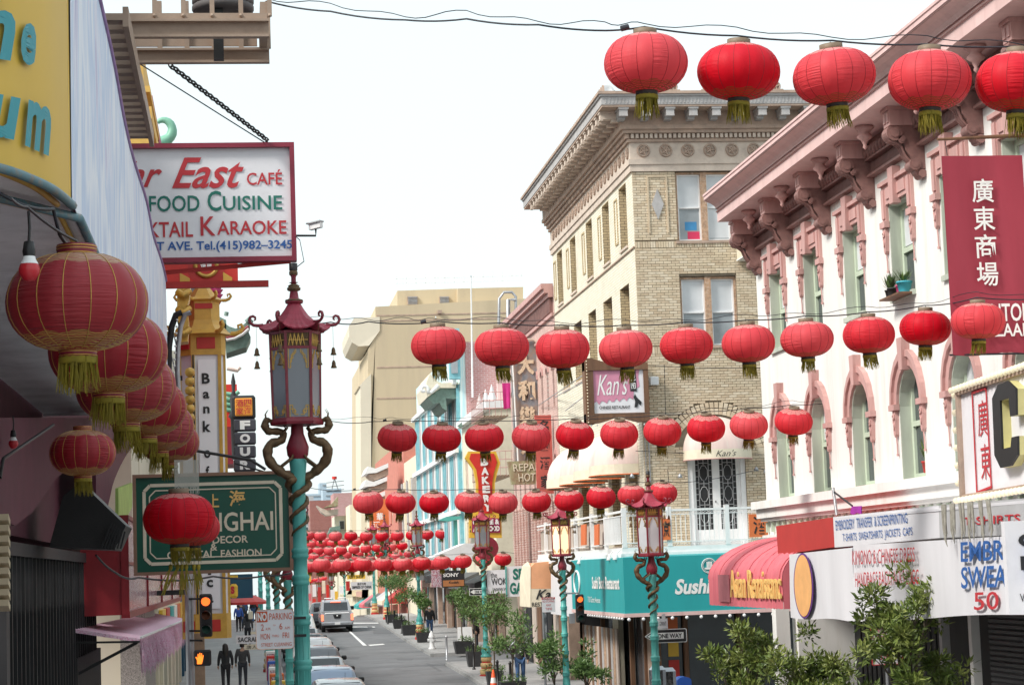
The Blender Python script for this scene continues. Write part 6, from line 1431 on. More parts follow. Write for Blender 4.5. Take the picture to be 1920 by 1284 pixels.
for (a, b_, px) in ((185,195,287),(195,205,284),(205,212,290),(212,232,292),(232,243,288),(243,252,296),(252,700,290)): xs.append((P(px, b_, Y=Yy).z, P(px, a, Y=Yy).z, P(px, (a+b_)/2, Y=Yy).x))
stepped('magenta_building', 'magenta painted building edge between the ochre wall and the green scroll', 41.7, 47.5, xs, 'magenta')
SG = thing('roof_scroll', 'pale green curled roof ornament above the cafe sign', 'roof ornament', P(305, 260, Y=50)); pts = []
for k in range(16):
    a = math.radians(-100+20*k*.95); r = .28*(1-.02*k); pts.append(P(305, 243, Y=50)+V((r*math.cos(a)*.9, 0, r*math.sin(a)*1.0)))
pts = [P(300,268,Y=50)+V((.0, 0, 0))]+pts[1:13]
MB().tube(pts, [.14, .13, .13, .12, .12, .11, .1, .1, .09, .08, .07, .06, .05][:len(pts)], 8).build('scroll', mk('jade', (.18,.42,.3), .5), SG); MB().lathe([(.1, -.45), (.28, -.2), (.32, -.15), (.2, -.1)], c=P(303,268,Y=50), n=10).build('scroll_base', M['jade'], SG)
GBk = thing('carved_bracket', 'gilded carved bracket on the wall left of the bank sign', 'bracket', P(343, 590, Y=40))
fC = P(343, 590, Y=40)
MB().prism([P(332,538,Y=40), P(356,536,Y=40), P(355,560,Y=40), P(350,575,Y=40), P(354,600,Y=40), P(352,640,Y=40), P(333,642,Y=40), P(336,620,Y=40), P(332,600,Y=40)], (0, .5, 0)).build('carving', M['gold'], GBk)
for py in (548, 580, 620): MB().tube([P(333,py,Y=39.95), P(345,py+6,Y=39.85), P(355,py-2,Y=39.95)], .07, 7).build('carved_roll', M['gold'], GBk)
SF = thing('sign_edge', 'black lattice-edged sign seen edge on beside the gilt lanterns', 'sign', P(325, 680, Y=34)); 
pts = [P(341,586,Y=34), P(330,590,Y=34), P(322,612,Y=34), P(317,650,Y=34), P(316,700,Y=34), P(320,760,Y=34)]
MB().tube(pts, .05, 6).build('frame', M['dark'], SF); MB().tube([p+V((.14, 0, 0)) for p in pts], .04, 6).build('frame', M['steel'], SF)
for k in range(14): MB().lathe([(0, -.02), (.025, 0), (0, .02)], c=P(332,600,Y=33.9).lerp(P(322,760,Y=33.9), k/13), n=6).build('bulb', M['bulbwhite'], SF)
for k in range(5): MB().bar(pts[1+k % 4]+V((0, .02, 0)), pts[2+k % 4]+V((.14, .02, -.1)), .02).build('lattice', M['steel'], SF)
RD = thing('round_sign', 'beige drum-shaped sign with gilt knobs on its edge left of the bank sign', 'sign', P(335, 730, Y=37))
MB().lathe([(.0, -.16), (.68, -.16), (.72, -.12), (.72, .12), (.68, .16), (0, .16)], c=P(338,735,Y=37)+V((-.2, 0, 0)), n=24, M=Matrix.Rotation(math.radians(90), 4, 'Y') @ Matrix.Scale(.8, 4, V((0, 1, 0)))).build('drum', M['beigepale'], RD)
for k in range(8): MB().lathe([(0, -.09), (.07, -.06), (.09, 0), (.07, .06), (0, .09)], c=P(356,698+17*k,Y=37), n=8).build('gilt_knob', M['gold'], RD)
BS = thing('bank_sign', 'tall white box sign with golden pagoda top lettered vertically with the bank name', 'sign', P(395, 900, Y=44))
YS = 44.; q = rectY(371, 687, 409, 1146, YS); 
def bx(x0, y0, x1, y1, Y, d): a = P(x0, y1, Y=Y); b_ = P(x1, y0, Y=Y); return (a.x, Y, a.z), (b_.x, Y+d, b_.z)
def pz(px, py, Y): 
    p = P(px, py, Y=Y); return p
xA, xB = P(366,900,Y=YS).x, P(416,900,Y=YS).x; zT, zB = P(390,665,Y=YS).z, P(390,1150,Y=YS).z
hexp = [(xA, YS), (xB, YS), (xB+.09, YS+.25), (xB, YS+.5), (xA, YS+.5), (xA-.28, YS+.25)]
MB().prism([V((x, y, zB)) for x, y in hexp], (0, 0, zT-zB)).build('case', M['signwhite'], BS)
for (x, y) in hexp[:3]+hexp[5:]: MB().box((x-.035, y-.045, zB), (x+.035, y+.02, zT)).build('corner_post', M['goldpaint'], BS)
MB().box((xA-.012, YS-.06, zB), (xA+.02, YS-.046, zT)).build('dark_edge', M['dark'], BS)
mb = MB(); mb.prism([V((x+(.04 if x > xA else -.04), y+(-.04 if y < YS+.3 else .04), zT)) for x, y in hexp], (0, 0, .42)); mb.build('head_band', M['goldpaint'], BS)
mb = MB(); mb.prism([V((x+(.04 if x > xA else -.04), y+(-.04 if y < YS+.3 else .04), zB-.5)) for x, y in hexp], (0, 0, .5)); mb.build('foot_band', M['goldpaint'], BS)
for zz in (zT+.12, zB-.36):
    MB().bbox((xA+.08, YS-.055, zz), (xB-.08, YS-.04, zz+.24), .06).build('red_lozenge', M['red'], BS)
    MB().prism([V((xA-.06, YS-.03, zz)), V((xA-.28, YS+.16, zz)), V((xA-.28, YS+.16, zz+.22)), V((xA-.06, YS-.03, zz+.22))], (-.02, -.02, 0)).build('red_lozenge', M['red'], BS)
cx_, cy_ = (xA+xB)/2-.05, YS+.25
r = MB(); r.lathe([(.62, zT+.42), (.5, zT+.5), (.4, zT+.62), (.36, zT+.72)], c=(cx_, cy_, 0), n=6, smooth=False, rot=0); r.build('lower_roof', M['goldpaint'], BS)
MB().lathe([(.34, zT+.72), (.34, zT+1.1), (.42, zT+1.14)], c=(cx_, cy_, 0), n=6, smooth=False).build('upper_storey', M['goldpaint'], BS)
MB().lathe([(.46, zT+1.14), (.3, zT+1.22), (.16, zT+1.4), (.09, zT+1.62), (.06, zT+1.68)], c=(cx_, cy_, 0), n=6, smooth=False).build('upper_roof', M['goldpaint'], BS)
MB().lathe([(0, 0), (.09, .03), (.12, .1), (.09, .17), (0, .2)], c=(cx_, cy_, zT+1.68), n=12).build('ball_finial', M['goldpaint'], BS)
MB().box((cx_-.16, cy_-.31, zT+.95), (cx_+.2, cy_-.3, zT+1.06)).build('red_lozenge', M['red'], BS)
for j in range(6):
    a = math.pi/3*j; d = V((math.cos(a), math.sin(a), 0)); c = V((cx_, cy_, zT+.45))
    for R0, z0, s in ((.56, 0, 1), (.4, .7, .7)):
        MB().tube([c+d*(R0+x*s)+V((0, 0, z0+z*s)) for x, z in ((0, 0), (.1, .0), (.2, .04), (.26, .12), (.22, .19), (.15, .17), (.16, .1))], [.05*s, .05*s, .045*s, .04*s, .035*s, .03*s, .02*s], 6).build('roof_scroll', M['goldpaint'], BS)
W_ = 38.; H_ = 459.
for ch_, y0, y1 in (('B', 700, 720), ('a', 735, 748), ('n', 763, 776), ('k', 790, 811), ('o', 845, 860), ('f', 875, 893), ('A', 935, 957), ('m', 974, 988), ('e', 1005, 1019), ('r', 1034, 1048), ('i', 1060, 1078), ('c', 1087, 1101), ('a', 1116, 1130)):
    wd = .16 if ch_ not in 'BmAk' else .2
    if ch_ in 'if': wd = .09
    text(ch_, q, M['textblack'], BS, .5-wd, 1-(y1-687)/H_, .5+wd, 1-(y0-687)/H_, bold=.03, proud=.07, name='letter')
MB().box((xA+.1, YS-.052, zB+.1), (xB-.08, YS-.045, zT-.1)).build('white_face', M['bankwhite'], BS)
MB().tube([P(368,845,Y=42), P(470,862,Y=42), P(498,880,Y=42)], .03, 6).build('stay_rod', M['dark'], BS)
MB().box((WX-.2, YS+.2, zT-.5), (xA-.2, YS+.3, zT-.4)).build('wall_arm', M['dark'], BS); MB().box((WX-.2, YS+.2, zB+.4), (xA-.2, YS+.3, zB+.5)).build('wall_arm', M['dark'], BS)
FSs = thing('vertical_sign', 'vertical black lettered sign with orange character tile on top, beyond the bank sign', 'sign', P(458, 830, Y=56)); YF = 56.
q = rectY(437, 743, 477, 783, YF); a, b_ = q[0], q[2]; MB().bbox((a.x-.03, YF, a.z-.03), (b_.x+.03, YF+.35, b_.z+.03), .06).build('tile_case', M['textblack'], FSs); MB().bbox((a.x+.02, YF-.02, a.z+.02), (b_.x-.02, YF+.3, b_.z-.02), .05).build('orange_tile', mk('tileorange', (.8,.33,.04), .5), FSs)
for i, ch_ in enumerate('酒四家海'): text(ch_, q, M['textred'], FSs, .14+.38*(i % 2), .5-.38*(i//2)+.02, .48+.38*(i % 2), .86-.38*(i//2), bold=.01, proud=.04, name='character')
for i, ch_ in enumerate('FOUR SEAS'):
    if ch_ == ' ': continue
    y0 = 785+25*i; qq = rectY(438, y0, 480, y0+23, YF); a, b_ = qq[0], qq[2]; MB().bbox((a.x, YF, a.z), (b_.x, YF+.3, b_.z), .04).build('letter_box', mk('slate', (.06,.06,.075), .5) if 'slate' not in M else M['slate'], FSs)
    text(ch_, qq, M['textwhite'], FSs, .28, .14, .74, .86, bold=.06, name='letter')
def curl_roof(t, pts, r, m, nm='roof_ridge'): MB().tube(pts, r, 7).build(nm, M[m], t)
GP_ = thing('pagoda_building', 'building with green upswept pagoda eaves behind the bank sign', 'building', P(400, 620, Y=58))
Yp = 58.
body = [P(388,560,Y=Yp), P(424,590,Y=Yp)]
MB().prism([P(372,622,Y=Yp), P(424,620,Y=Yp), P(424,600,Y=Yp), P(400,588,Y=Yp), P(372,590,Y=Yp)], (0, 3, 0)).build('green_roof', mk('roofgreen', (.16,.24,.2), .6, var=.25, scale=8), GP_)
mb = MB(); a = P(378,700,Y=Yp+.4); b_ = P(420,622,Y=Yp+.4); mb.box((a.x, Yp+.4, a.z-3), (b_.x, Yp+3, b_.z)); mb.build('grey_storey', mk('greydark', (.1,.1,.1), .7), GP_)
for k in range(5): a = P(384+8*k,640,Y=Yp+.35); MB().box((a.x, Yp+.33, a.z-.9), (a.x+.06, Yp+.39, a.z+.2)).build('lattice_bar', M['steel'], GP_)
ep = [(420,605), (430,612), (442,616), (452,612), (462,604), (466,598)]
MB().prism([P(418,618,Y=Yp)]+[P(x, y, Y=Yp) for x, y in ep]+[P(469,606,Y=Yp), P(462,618,Y=Yp), P(445,628,Y=Yp), P(420,633,Y=Yp)], (0, 1.6, 0)).build('swept_eave', M['roofgreen'], GP_)
MB().tube([P(424,634,Y=Yp-.05), P(440,631,Y=Yp-.05), P(455,622,Y=Yp-.05), P(466,612,Y=Yp-.05)], .05, 6).build('eave_edge', M['maroon'], GP_)
MB().tube([P(424,637,Y=Yp-.05), P(440,634,Y=Yp-.05), P(455,626,Y=Yp-.05), P(466,616,Y=Yp-.05)], .05, 6).build('eave_fascia', M['textwhite'], GP_)
MB().tube([P(462,604,Y=Yp), P(468,598,Y=Yp), P(471,602,Y=Yp), P(467,606,Y=Yp)], .07, 7).build('eave_curl', M['roofgreen'], GP_); MB().tube([P(424,592,Y=Yp), P(425,585,Y=Yp)], .06, 6).build('eave_curl', M['roofgreen'], GP_)
MB().prism([P(422,640,Y=Yp+.2), P(466,622,Y=Yp+.2), P(470,632,Y=Yp+.2), P(462,650,Y=Yp+.2), P(424,662,Y=Yp+.2)], (0, 1.5, 0)).build('under_eave', M['roofgreen'], GP_)
mb = MB(); a = P(424,1040,Y=Yp+.6); b_ = P(430,640,Y=Yp+.6); mb.box((WX-6, Yp+.6, 0), (WX-.3, Yp+8, b_.z)); mb.build('wall', M['cream'], GP_)
DB = thing('dark_gable', 'steep dark roof edge and maroon carved bracket above the green pagoda eaves', 'roof', P(380, 560, Y=52))
MB().prism([P(356,533,Y=52), P(370,533,Y=52), P(390,580,Y=52), P(388,592,Y=52), P(368,592,Y=52)], (0, 2, 0)).build('dark_roof', M['greydark'], DB)
MB().prism([P(394,530,Y=52), P(404,532,Y=52), P(402,570,Y=52), P(394,576,Y=52)], (0, .6, 0)).build('maroon_bracket', M['magenta'], DB)
for k in range(4): MB().tube([P(400,534+10*k,Y=51.9), P(414,538+9*k,Y=51.9), P(408,545+9*k,Y=51.9)], [.09, .08, .04], 6).build('bracket_curl', M['magenta'], DB)
MB().box((WX-6, 52.3, 0), (WX, 57.8, P(380, 590, Y=52).z)).build('wall', M['beigepale'], DB)
RT = thing('red_pagoda', 'small red and green pagoda roofline beyond the bank sign', 'roof', P(430, 740, Y=75))
for (y0, y1, x1, m) in ((720,738,444,'brightred'), (740,752,440,'cream'), (752,766,446,'roofgreen'), (768,800,440,'brightred'), (800,870,436,'maroon')):
    a = P(420,y1,Y=75); b_ = P(x1,y0,Y=75); MB().box((a.x, 75, a.z), (b_.x, 78, b_.z)).build('tier', M[m], RT)
MB().lathe([(.1, -3), (.12, -1.6), (.2, -1.5), (.1, -1.3), (.14, -.9), (.05, -.6), (.08, -.3), (.02, 0)], c=P(437,700,Y=74.5), n=8).build('finial', M['dark'], RT)
for k in range(4): MB().tube([P(424,738+10*k,Y=74.9), P(440,740+10*k,Y=74.9), P(448,734+10*k,Y=74.9)], .08, 5).build('eave', M['jade'], RT)
MB().tube([P(426,690,Y=72), P(445,694,Y=72), P(450,688,Y=72)], .08, 5).build('flag', M['palecloth'], RT)
GS = thing('green_shop_sign', 'dark green shop sign with cream double border, gold characters and cream lettering', 'sign', P(400, 980, Y=33))
q = rectY(256, 892, 542, 1068, 33); MB().panel(q, .12).build('board', M['green_sign'], GS)
X0, X1, Z0, Z1 = q[0].x, q[1].x, q[0].z, q[2].z; mb = MB(); d = .05
mb.box((X0-d, 32.94, Z0-d), (X1+d, 33.14, Z0)); mb.box((X0-d, 32.94, Z1), (X1+d, 33.14, Z1+d)); mb.box((X0-d, 32.941, Z0), (X0, 33.139, Z1)); mb.box((X1, 32.941, Z0), (X1+d, 33.139, Z1)); mb.build('frame', mk('framebrown', (.27,.15,.1), .6), GS)
f = quadf(q)
def border(m_, th):
    mx, my = m_/ (X1-X0), m_/(Z1-Z0); c = .09; cx2, cy2 = c/(X1-X0), c/(Z1-Z0); g = MB()
    pts = [(mx+cx2, my), (1-mx-cx2, my), (1-mx, my+cy2), (1-mx, 1-my-cy2), (1-mx-cx2, 1-my), (mx+cx2, 1-my), (mx, 1-my-cy2), (mx, my+cy2), (mx+cx2, my)]
    for a, b_ in zip(pts, pts[1:]): g.bar(f(*a)+V((0, -.008, 0)), f(*b_)+V((0, -.008, 0)), .01, th, up=(0, 0, 1)) if abs(a[1]-b_[1]) < .001 else g.bar(f(*a)+V((0, -.008, 0)), f(*b_)+V((0, -.008, 0)), th, .01, up=(0, 1, 0))
    g.build('border', M['creamcloth'], GS)
border(.12, .05); border(.2, .018)
W_, H_ = 286., 176.
def tg(body, x0, y0, x1, y1, m, **k): text(body, q, m, GS, (x0-256)/W_, 1-(y1-892)/H_, (x1-256)/W_, 1-(y0-892)/H_, **k)
tg('上', 390, 926, 411, 951, M['textgold'], name='character', bold=.02); tg('海', 430, 920, 460, 950, M['textgold'], name='character', bold=.02)
tg('SHANGHAI', 312, 961, 512, 997, M['creamcloth'], bold=.015); tg('HOME  DECOR', 330, 1005, 464, 1019, M['creamcloth'], bold=.02); tg('&', 393, 1019, 406, 1032, M['creamcloth'], bold=.02); tg('ORIENTAL  FASHION', 312, 1031, 489, 1045, M['creamcloth'], bold=.02)
MB().tube([P(440,868,Y=33), P(495,884,Y=33)], .015, 5).build('stay', M['dark'], GS)
for k, (px, l) in enumerate(((320,1), (333,.9), (341,1.05), (349,.85), (364,1.1), (372,.9))):
    c = P(px, 1062, Y=23); t = thing('string_tassel', 'olive tassel hanging on a thread below the pink-red lanterns, %s from the left' % ORD[k], 'tassel', c, 'thread tassels below the pink lanterns'); mb = MB()
    for j in range(14):
        sx_ = -.1*(px < 335)+ru(-.03, .06); w_ = ru(.003, .006); p2 = c+V((sx_+ru(-.02, .02), ru(-.02, .02), -.28*l*ru(.6, 1.1))); mb.add([c+V((-w_, 0, 0)), c+V((w_, 0, 0)), p2+V((w_*.6, 0, 0)), p2-V((w_*.6, 0, 0))], [(0, 1, 2, 3)])
    mb.lathe([(0, .03), (.02, .02), (.022, -.01), (.01, -.04)], c=c, n=8); mb.build('fringe', M['tassel'], t); MB().tube([c, c+V((0, 0, .25))], .003, 4).build('thread', M['cable'], t)
mb = MB()
for j in range(46): x = P(327+j, 862, Y=24.5); mb.tube([x, x-V((0, 0, ru(.3, .42)))], .003, 4)
tag(mb.build('bead_curtain', mk('beads', (.55,.55,.5), .3, metal=.4)), 'silvery bead curtain strands hanging behind the gilt lanterns', 'bead curtain')
def signal(label, px, py, Y, lit='top', s=1.):
    t = thing('traffic_light', label, 'traffic light', P(px, py, Y=Y)); c = P(px, py, Y=Y)
    MB().bbox(c+V((-.14, 0, -.48))*s, c+V((.14, .2, .48))*s, .03).build('case', M['black'], t)
    for k, zz in enumerate((.31, 0, -.31)):
        Mx = Matrix.Rotation(math.radians(90), 4, 'X'); m = ('lamp_red' if k == 0 else ('amberoff' if k == 1 else 'greenoff'))
        if m not in M: mk('amberoff', (.12,.035,.01), .3); mk('greenoff', (.01,.07,.05), .3)
        MB().lathe([(.1*s, 0), (.085*s, .015), (0, .03)], c=c+V((0, -.004, zz))*s, n=16, M=Mx).build('lens', M[m], t)
        v_ = MB(); n = 10
        for i in range(n):
            a, b_ = math.pi*i/n-.15, math.pi*(i+1)/n-.15+(.3/n); o = c+V((0, -.002, zz))*s
            P0 = [V((.115*math.cos(x), 0, .115*math.sin(x)))*s for x in (a, b_)]; v_.add([o+P0[0], o+P0[1], o+P0[1]+V((0, -.2*s, -.02)), o+P0[0]+V((0, -.2*s, -.02))], [(0, 1, 2, 3)])
        v_.build('visor', M['black'], t)
    return t
signal('traffic light showing red on the left pole before the bank sign', 386, 1153, 42, s=.86)
TP = thing('signal_pole', 'grey galvanised signal pole at left', 'pole', (P(360,1200,Y=42).x, 42.2, G(42)))
x = P(356,1200,Y=42.3).x; MB().tube([(x, 42.3, G(42)), (x, 42.3, P(356,1075,Y=42.3).z)], .085, 12).build('shaft', M['steel'], TP)
for py in (1122, 1182, 1200): MB().tube([(x, 42.2, P(356,py,Y=42.2).z), (P(380,py,Y=42.2).x, 42.15, P(380,py,Y=42.2).z)], .02, 6).build('bracket', M['dark'], TP)
MB().box((P(365,1240,Y=43).x, 43, G(42)), (P(384,1240,Y=43).x, 43.25, P(374,1187,Y=43).z)).build('brown_post', M['brown'], TP)
PD = thing('pedestrian_signal', 'black pedestrian signal box with glowing orange hand', 'pedestrian signal', P(385, 1234, Y=41.8)); q = rectY(363, 1218, 396, 1248, 41.7)
a, b_ = q[0], q[2]; MB().bbox((a.x, 41.7, a.z), (b_.x, 42, b_.z), .03).build('case', M['black'], PD)
hand = [(.2,.15),(.2,.45),(.1,.62),(.14,.68),(.25,.58),(.25,.85),(.31,.86),(.34,.62),(.37,.93),(.43,.93),(.44,.62),(.49,.9),(.55,.88),(.53,.58),(.6,.78),(.65,.75),(.6,.45),(.52,.15)]
f = quadf(q); MB().prism([f(u*.85+.02, v*.9)+V((0, -.02, 0)) for u, v in hand], (0, .015, 0)).build('lit_hand', M['hand_orange'], PD)
NP = thing('parking_sign', 'white and red no parking street cleaning sign fixed to the large teal lamp post', 'sign', P(516, 1180, Y=24.2)); q = rectY(480, 1142, 551, 1216, 24.1)
a, b_ = q[0], q[2]; pl_ = []
for (cx2, cz2, a0) in ((a.x+.04, a.z+.04, 180), (b_.x-.04, a.z+.04, 270), (b_.x-.04, b_.z-.04, 0), (a.x+.04, b_.z-.04, 90)): pl_ += [V((cx2+.04*math.cos(math.radians(a0+t)), 24.1, cz2+.04*math.sin(math.radians(a0+t)))) for t in (0, 30, 60, 90)]
MB().prism(pl_, (0, .008, 0)).build('plate', M['signwhite'], NP)
bd_ = MB(); 
for p0, p1 in zip(pl_, pl_[1:]+pl_[:1]): bd_.bar(p0+V((0, -.003, 0)), p1+V((0, -.003, 0)), .006, .004)
bd_.build('rim', M['paleorange'], NP)
f = quadf(q); MB().add([f(*x)+V((0, -.004, 0)) for x in ((.03, .69), (.31, .69), (.31, .96), (.03, .96))], [(0, 1, 2, 3)]).build('red_block', mk('signred', (.62,.1,.035), .5), NP)
text('NO', q, M['textwhite'], NP, .05, .72, .29, .93, bold=.04, proud=.008)
for s_, (u0, v0, u1, v1) in (('PARKING', (.36, .74, .95, .91)), ('2', (.13, .48, .21, .64)), ('A.M.', (.25, .48, .39, .55)), ('TO', (.45, .58, .52, .62)), ('6', (.62, .49, .7, .65)), ('A.M.', (.76, .49, .9, .56)), ('MON', (.12, .25, .36, .4)), ('THRU', (.42, .3, .6, .36)), ('FRI', (.7, .27, .87, .41)), ('STREET CLEANING', (.13, .07, .93, .16))):
    text(s_, q, M['signred'], NP, u0, v0, u1, v1, bold=.0, proud=.006)
for z in (a.z+.12, b_.z-.12): MB().box((b_.x-.02, 24.12, z), (.68, 24.2, z+.03)).build('clamp', M['dark'], NP)
SN = thing('street_sign', 'white street name plates beyond the no parking sign', 'sign', P(465, 1197, Y=45)); q = rectY(443, 1190, 520, 1205, 45); MB().panel(q, .02).build('plate', M['signwhite'], SN); text('SACRAMENTO', q, M['textblack'], SN, .04, .2, .92, .8, bold=.02)
q = rectY(458, 1207, 500, 1217, 45); MB().panel(q, .02).build('lower_plate', M['cream'], SN); text('唐人街', q, M['textblack'], SN, .1, .15, .8, .85, bold=.0)
q = rectY(470, 1183, 500, 1188, 45); MB().panel(q, .02).build('upper_plate', M['cream'], SN)
x = P(524,1197,Y=45.1).x; MB().tube([(x, 45.1, G(45)), (x, 45.1, P(524,1180,Y=45).z)], .03, 8).build('post', M['steel'], SN)
def simple_facade(t, x, y0, y1, z0, z1, wallm, cols, rows, ww, wh, zst, zgap, glass='glass', framem='white', depth=8, deepw=.15, trim=None):
    f = Fr((x, y1, 0), (0, -1, 0), (-1, 0, 0)); L = y1-y0; hs = []
    for r in range(rows):
        for c in range(cols):
            u = L*(c+.5)/cols; hs.append((u-ww/2, u+ww/2, zst+r*zgap, zst+r*zgap+wh))
    mb = MB(); wall(f, mb, 0, L, z0, z1, hs, .3); mb.box((x+.301, y0, 0), (x+depth, y0+.25, z1)); mb.box((x+.301, y1-.25, 0), (x+depth, y1, z1)); mb.box((x+.301, y0+.25, z1-.2), (x+depth, y1-.25, z1-.01)); mb.build('wall', M[wallm], t)
    for h in hs: sash(f, t, h[0]+.005, h[1]-.005, h[2]+.005, h[3]-.005, -.12, M[framem], M[glass], fw=.08, mid=(wh > 1))
    return f, L
def shopbase(t, x, y0, y1, z, cols=3, ms=('dark', 'glass', 'wood')):
    f = Fr((x, y1, 0), (0, -1, 0), (-1, 0, 0)); L = y1-y0
    mb = MB(); fr_b = .25; hs = [(L*c/cols+fr_b, L*(c+1)/cols-fr_b, -3, z-.5) for c in range(cols)]; wall(f, mb, 0, L, -1, z, hs, .25); mb.build('ground_floor', M['tanstone'], t)
    for i, h in enumerate(hs): g = MB(); f.box(g, h[0]+.01, h[1]-.01, -1, h[3]-.01, -.6, -.4); g.build('shop_window', M[ms[i % len(ms)]], t)
C1 = thing('cream_building', 'cream building with white spiky parapet beyond the alley, behind the bakery sign', 'building', (14, 104, G(104)))
f, L = simple_facade(C1, 11.5, 97.3, 111, 4.2, 12.4, 'cream', 4, 2, 1.2, 1.9, 5.6, 3.2, framem='pinkpale'); shopbase(C1, 11.5, 97.3, 111, 4.2)
MB().box((11.2, 97.2, 12.4), (20, 111, 12.75)).build('parapet', M['white'], C1)
for i in range(3): 
    MB().lathe([(.22, -.2), (.18, .1), (.0, .7)], c=(11.6, 98+2.6*i, 12.9), n=4, smooth=False).build('spike', M['white'], C1)
MB().box((12, 99, 12.7), (16.5, 99.4, 14.4)).build('chimney_wall', M['pinkpale'], C1)
B1 = thing('blue_pagoda_building', 'pale blue fluted building with a pagoda eave and white scroll at its top', 'building', (14, 125, G(125)))
f, L = simple_facade(B1, 11.5, 111.2, 139.5, 4.6, 17.0, 'cyanwall', 1, 1, .1, .1, 20, 3); shopbase(B1, 11.5, 111.2, 139.5, 4.6, 5)
MB().box((11.801, 111.15, 4.6), (21, 111.19, 17)).build('party_wall', M['pinkbrickx'], B1)
mb = MB()
for i in range(26): 
    u = .4+1.08*i; m_ = MB(); f.box(m_, u, u+.5, 5, 14.8, .001, .18); m_.build('fluted_pier', M[('textwhite', 'cyanpaint', 'cyanpaint', 'tarpgrey')[i % 4]] if 'cyanpaint' in M else mk('cyanpaint', (.2,.47,.53), .7, dirt=(.5,.6,.6), dirt_amt=.6), B1)  # cyan muted so that distance haze sits in the colour
for i in range(25):
    for z0 in (5.4, 8.6, 11.8): u = .92+1.08*i; m_ = MB(); f.box(m_, u, u+.54, z0, z0+2.2, .001, .03); m_.build('window_pane', M['glass_pale'], B1)
for z in (8.0, 11.2, 14.8): m_ = MB(); f.box(m_, 0, L, z, z+.25, .19, .4); m_.build('string_course', M['textwhite'], B1)
Ye = 111.6
MB().prism([P(798,722,Y=Ye), P(806,700,Y=Ye), P(822,716,Y=Ye), P(830,718,Y=Ye), P(859,716,Y=Ye), P(859,727,Y=Ye), P(826,727,Y=Ye), P(802,744,Y=Ye)], (0, 6, 0)).build('pagoda_eave', M['cream'], B1)
MB().prism([P(802,745,Y=Ye+.2), P(826,728,Y=Ye+.2), P(859,728,Y=Ye+.2), P(859,745,Y=Ye+.2), P(852,748,Y=Ye+.2), P(836,746,Y=Ye+.2), P(838,770,Y=Ye+.2), P(830,765,Y=Ye+.2), P(824,755,Y=Ye+.2), P(812,757,Y=Ye+.2)], (0, 5, 0)).build('eave_soffit', M['roofgreen'], B1)
sp = P(795,730,Y=Ye); MB().tube([P(822,722,Y=Ye), P(808,736,Y=Ye)]+[sp+V((.24*(1-.06*k)*math.cos(-.6+.5*k), 0, .24*(1-.06*k)*math.sin(-.6+.5*k))) for k in range(13)], [.1]*15, 6).build('white_scroll', M['white'], B1)
m_ = MB(); a = P(842,712,Y=111.1); b_ = P(859,618,Y=111.1); m_.box((a.x, 110.5, a.z), (b_.x, 111.1, b_.z)); m_.build('window_box', M['cyanpaint'], B1); m_ = MB(); a = P(846,700,Y=110.5); b_ = P(856,628,Y=110.5); m_.box((a.x, 110.4, a.z), (b_.x, 110.48, b_.z)); m_.build('pane', M['glass_pale'], B1)
for k in range(3): m_ = MB(); a = P(858+k*9,800-6*k,Y=108); m_.prism([P(858,798,Y=108), P(884,776,Y=108), P(884,788,Y=108), P(864,802,Y=108)], (0, .2+.01*k, 0)); 
m_.build('tiled_hood', M['roofgreen'], B1)
S1 = thing('salmon_building', 'building with tall salmon and crimson side wall left of the blue one', 'building', (14, 141, G(141)))
a = P(746,1060,Y=139.7); b_ = P(786,850,Y=139.7); zm = P(766,945,Y=139.7).z
MB().box((11.5, 139.7, zm), (20, 140, b_.z)).build('upper_side_wall', mk('salmon', (.55,.2,.15), .85, dirt=(.45,.25,.2)), S1); MB().box((11.5, 139.7, -1), (20, 140, zm)).build('lower_side_wall', mk('crimsonwall', (.42,.03,.06), .8, dirt=(.3,.03,.06)), S1)
f, L = simple_facade(S1, 11.5, 140.1, 152, 1, b_.z, 'cream', 3, 2, 1.2, 2, 6, 3.5)
for i in range(5): m_ = MB(); f.box(m_, .5+2.3*i, 1.4+2.3*i, 5, b_.z-1.5, .001, .3); m_.build('pier', M[('greystone', 'creamcloth')[i % 2]], S1)
O1 = thing('orange_pagoda_building', 'orange fronted building with stacked white pagoda eaves above the far lanterns', 'building', (14, 165, G(160)))
f, L = simple_facade(O1, 11.5, 152.2, 185, 1, 14.5, 'salmon', 6, 2, 1.8, 1.6, 5.2, 3.6, framem='cream')
for (px, py, px2, py2) in ((684,880,728,868), (680,905,726,893), (684,930,722,920)):
    Y = 153; m_ = MB(); m_.prism([P(px,py+8,Y=Y), P(px+6,py-6,Y=Y), P(px+20,py-2,Y=Y), P(px2,py2,Y=Y), P(px2,py2+8,Y=Y), P(px+22,py+6,Y=Y)], (0, 5, 0)); m_.build('white_eave', M['white'], O1)
    MB().prism([P(px+8,py+9,Y=Y+.2), P(px+22,py+7,Y=Y+.2), P(px2,py2+9,Y=Y+.2), P(px2,py2+22,Y=Y+.2), P(px+20,py+20,Y=Y+.2)], (0, 4.5, 0)).build('dark_loggia', M['tanstone'], O1)
for k, ch in enumerate('金華酒樓'): 
    q = rectY(700+6*(k % 2), 945+16*k, 712+6*(k % 2), 959+16*k, 151.8); text(ch, q, M['textwhite'], O1, 0, 0, 1, 1, name='character')
m_ = MB(); a, b_ = P(694,1020,Y=152), P(728,935,Y=152); m_.box((a.x, 152, a.z), (b_.x, 152.18, b_.z)); m_.build('orange_board', M['orange'], O1)
T1 = thing('beige_tower', 'tall plain beige concrete tower with rounded ledge and rooftop penthouse', 'building', (25, 205, 0)); YT = 200
def tz(px, py, Y=YT): return P(px, py, Y=Y)
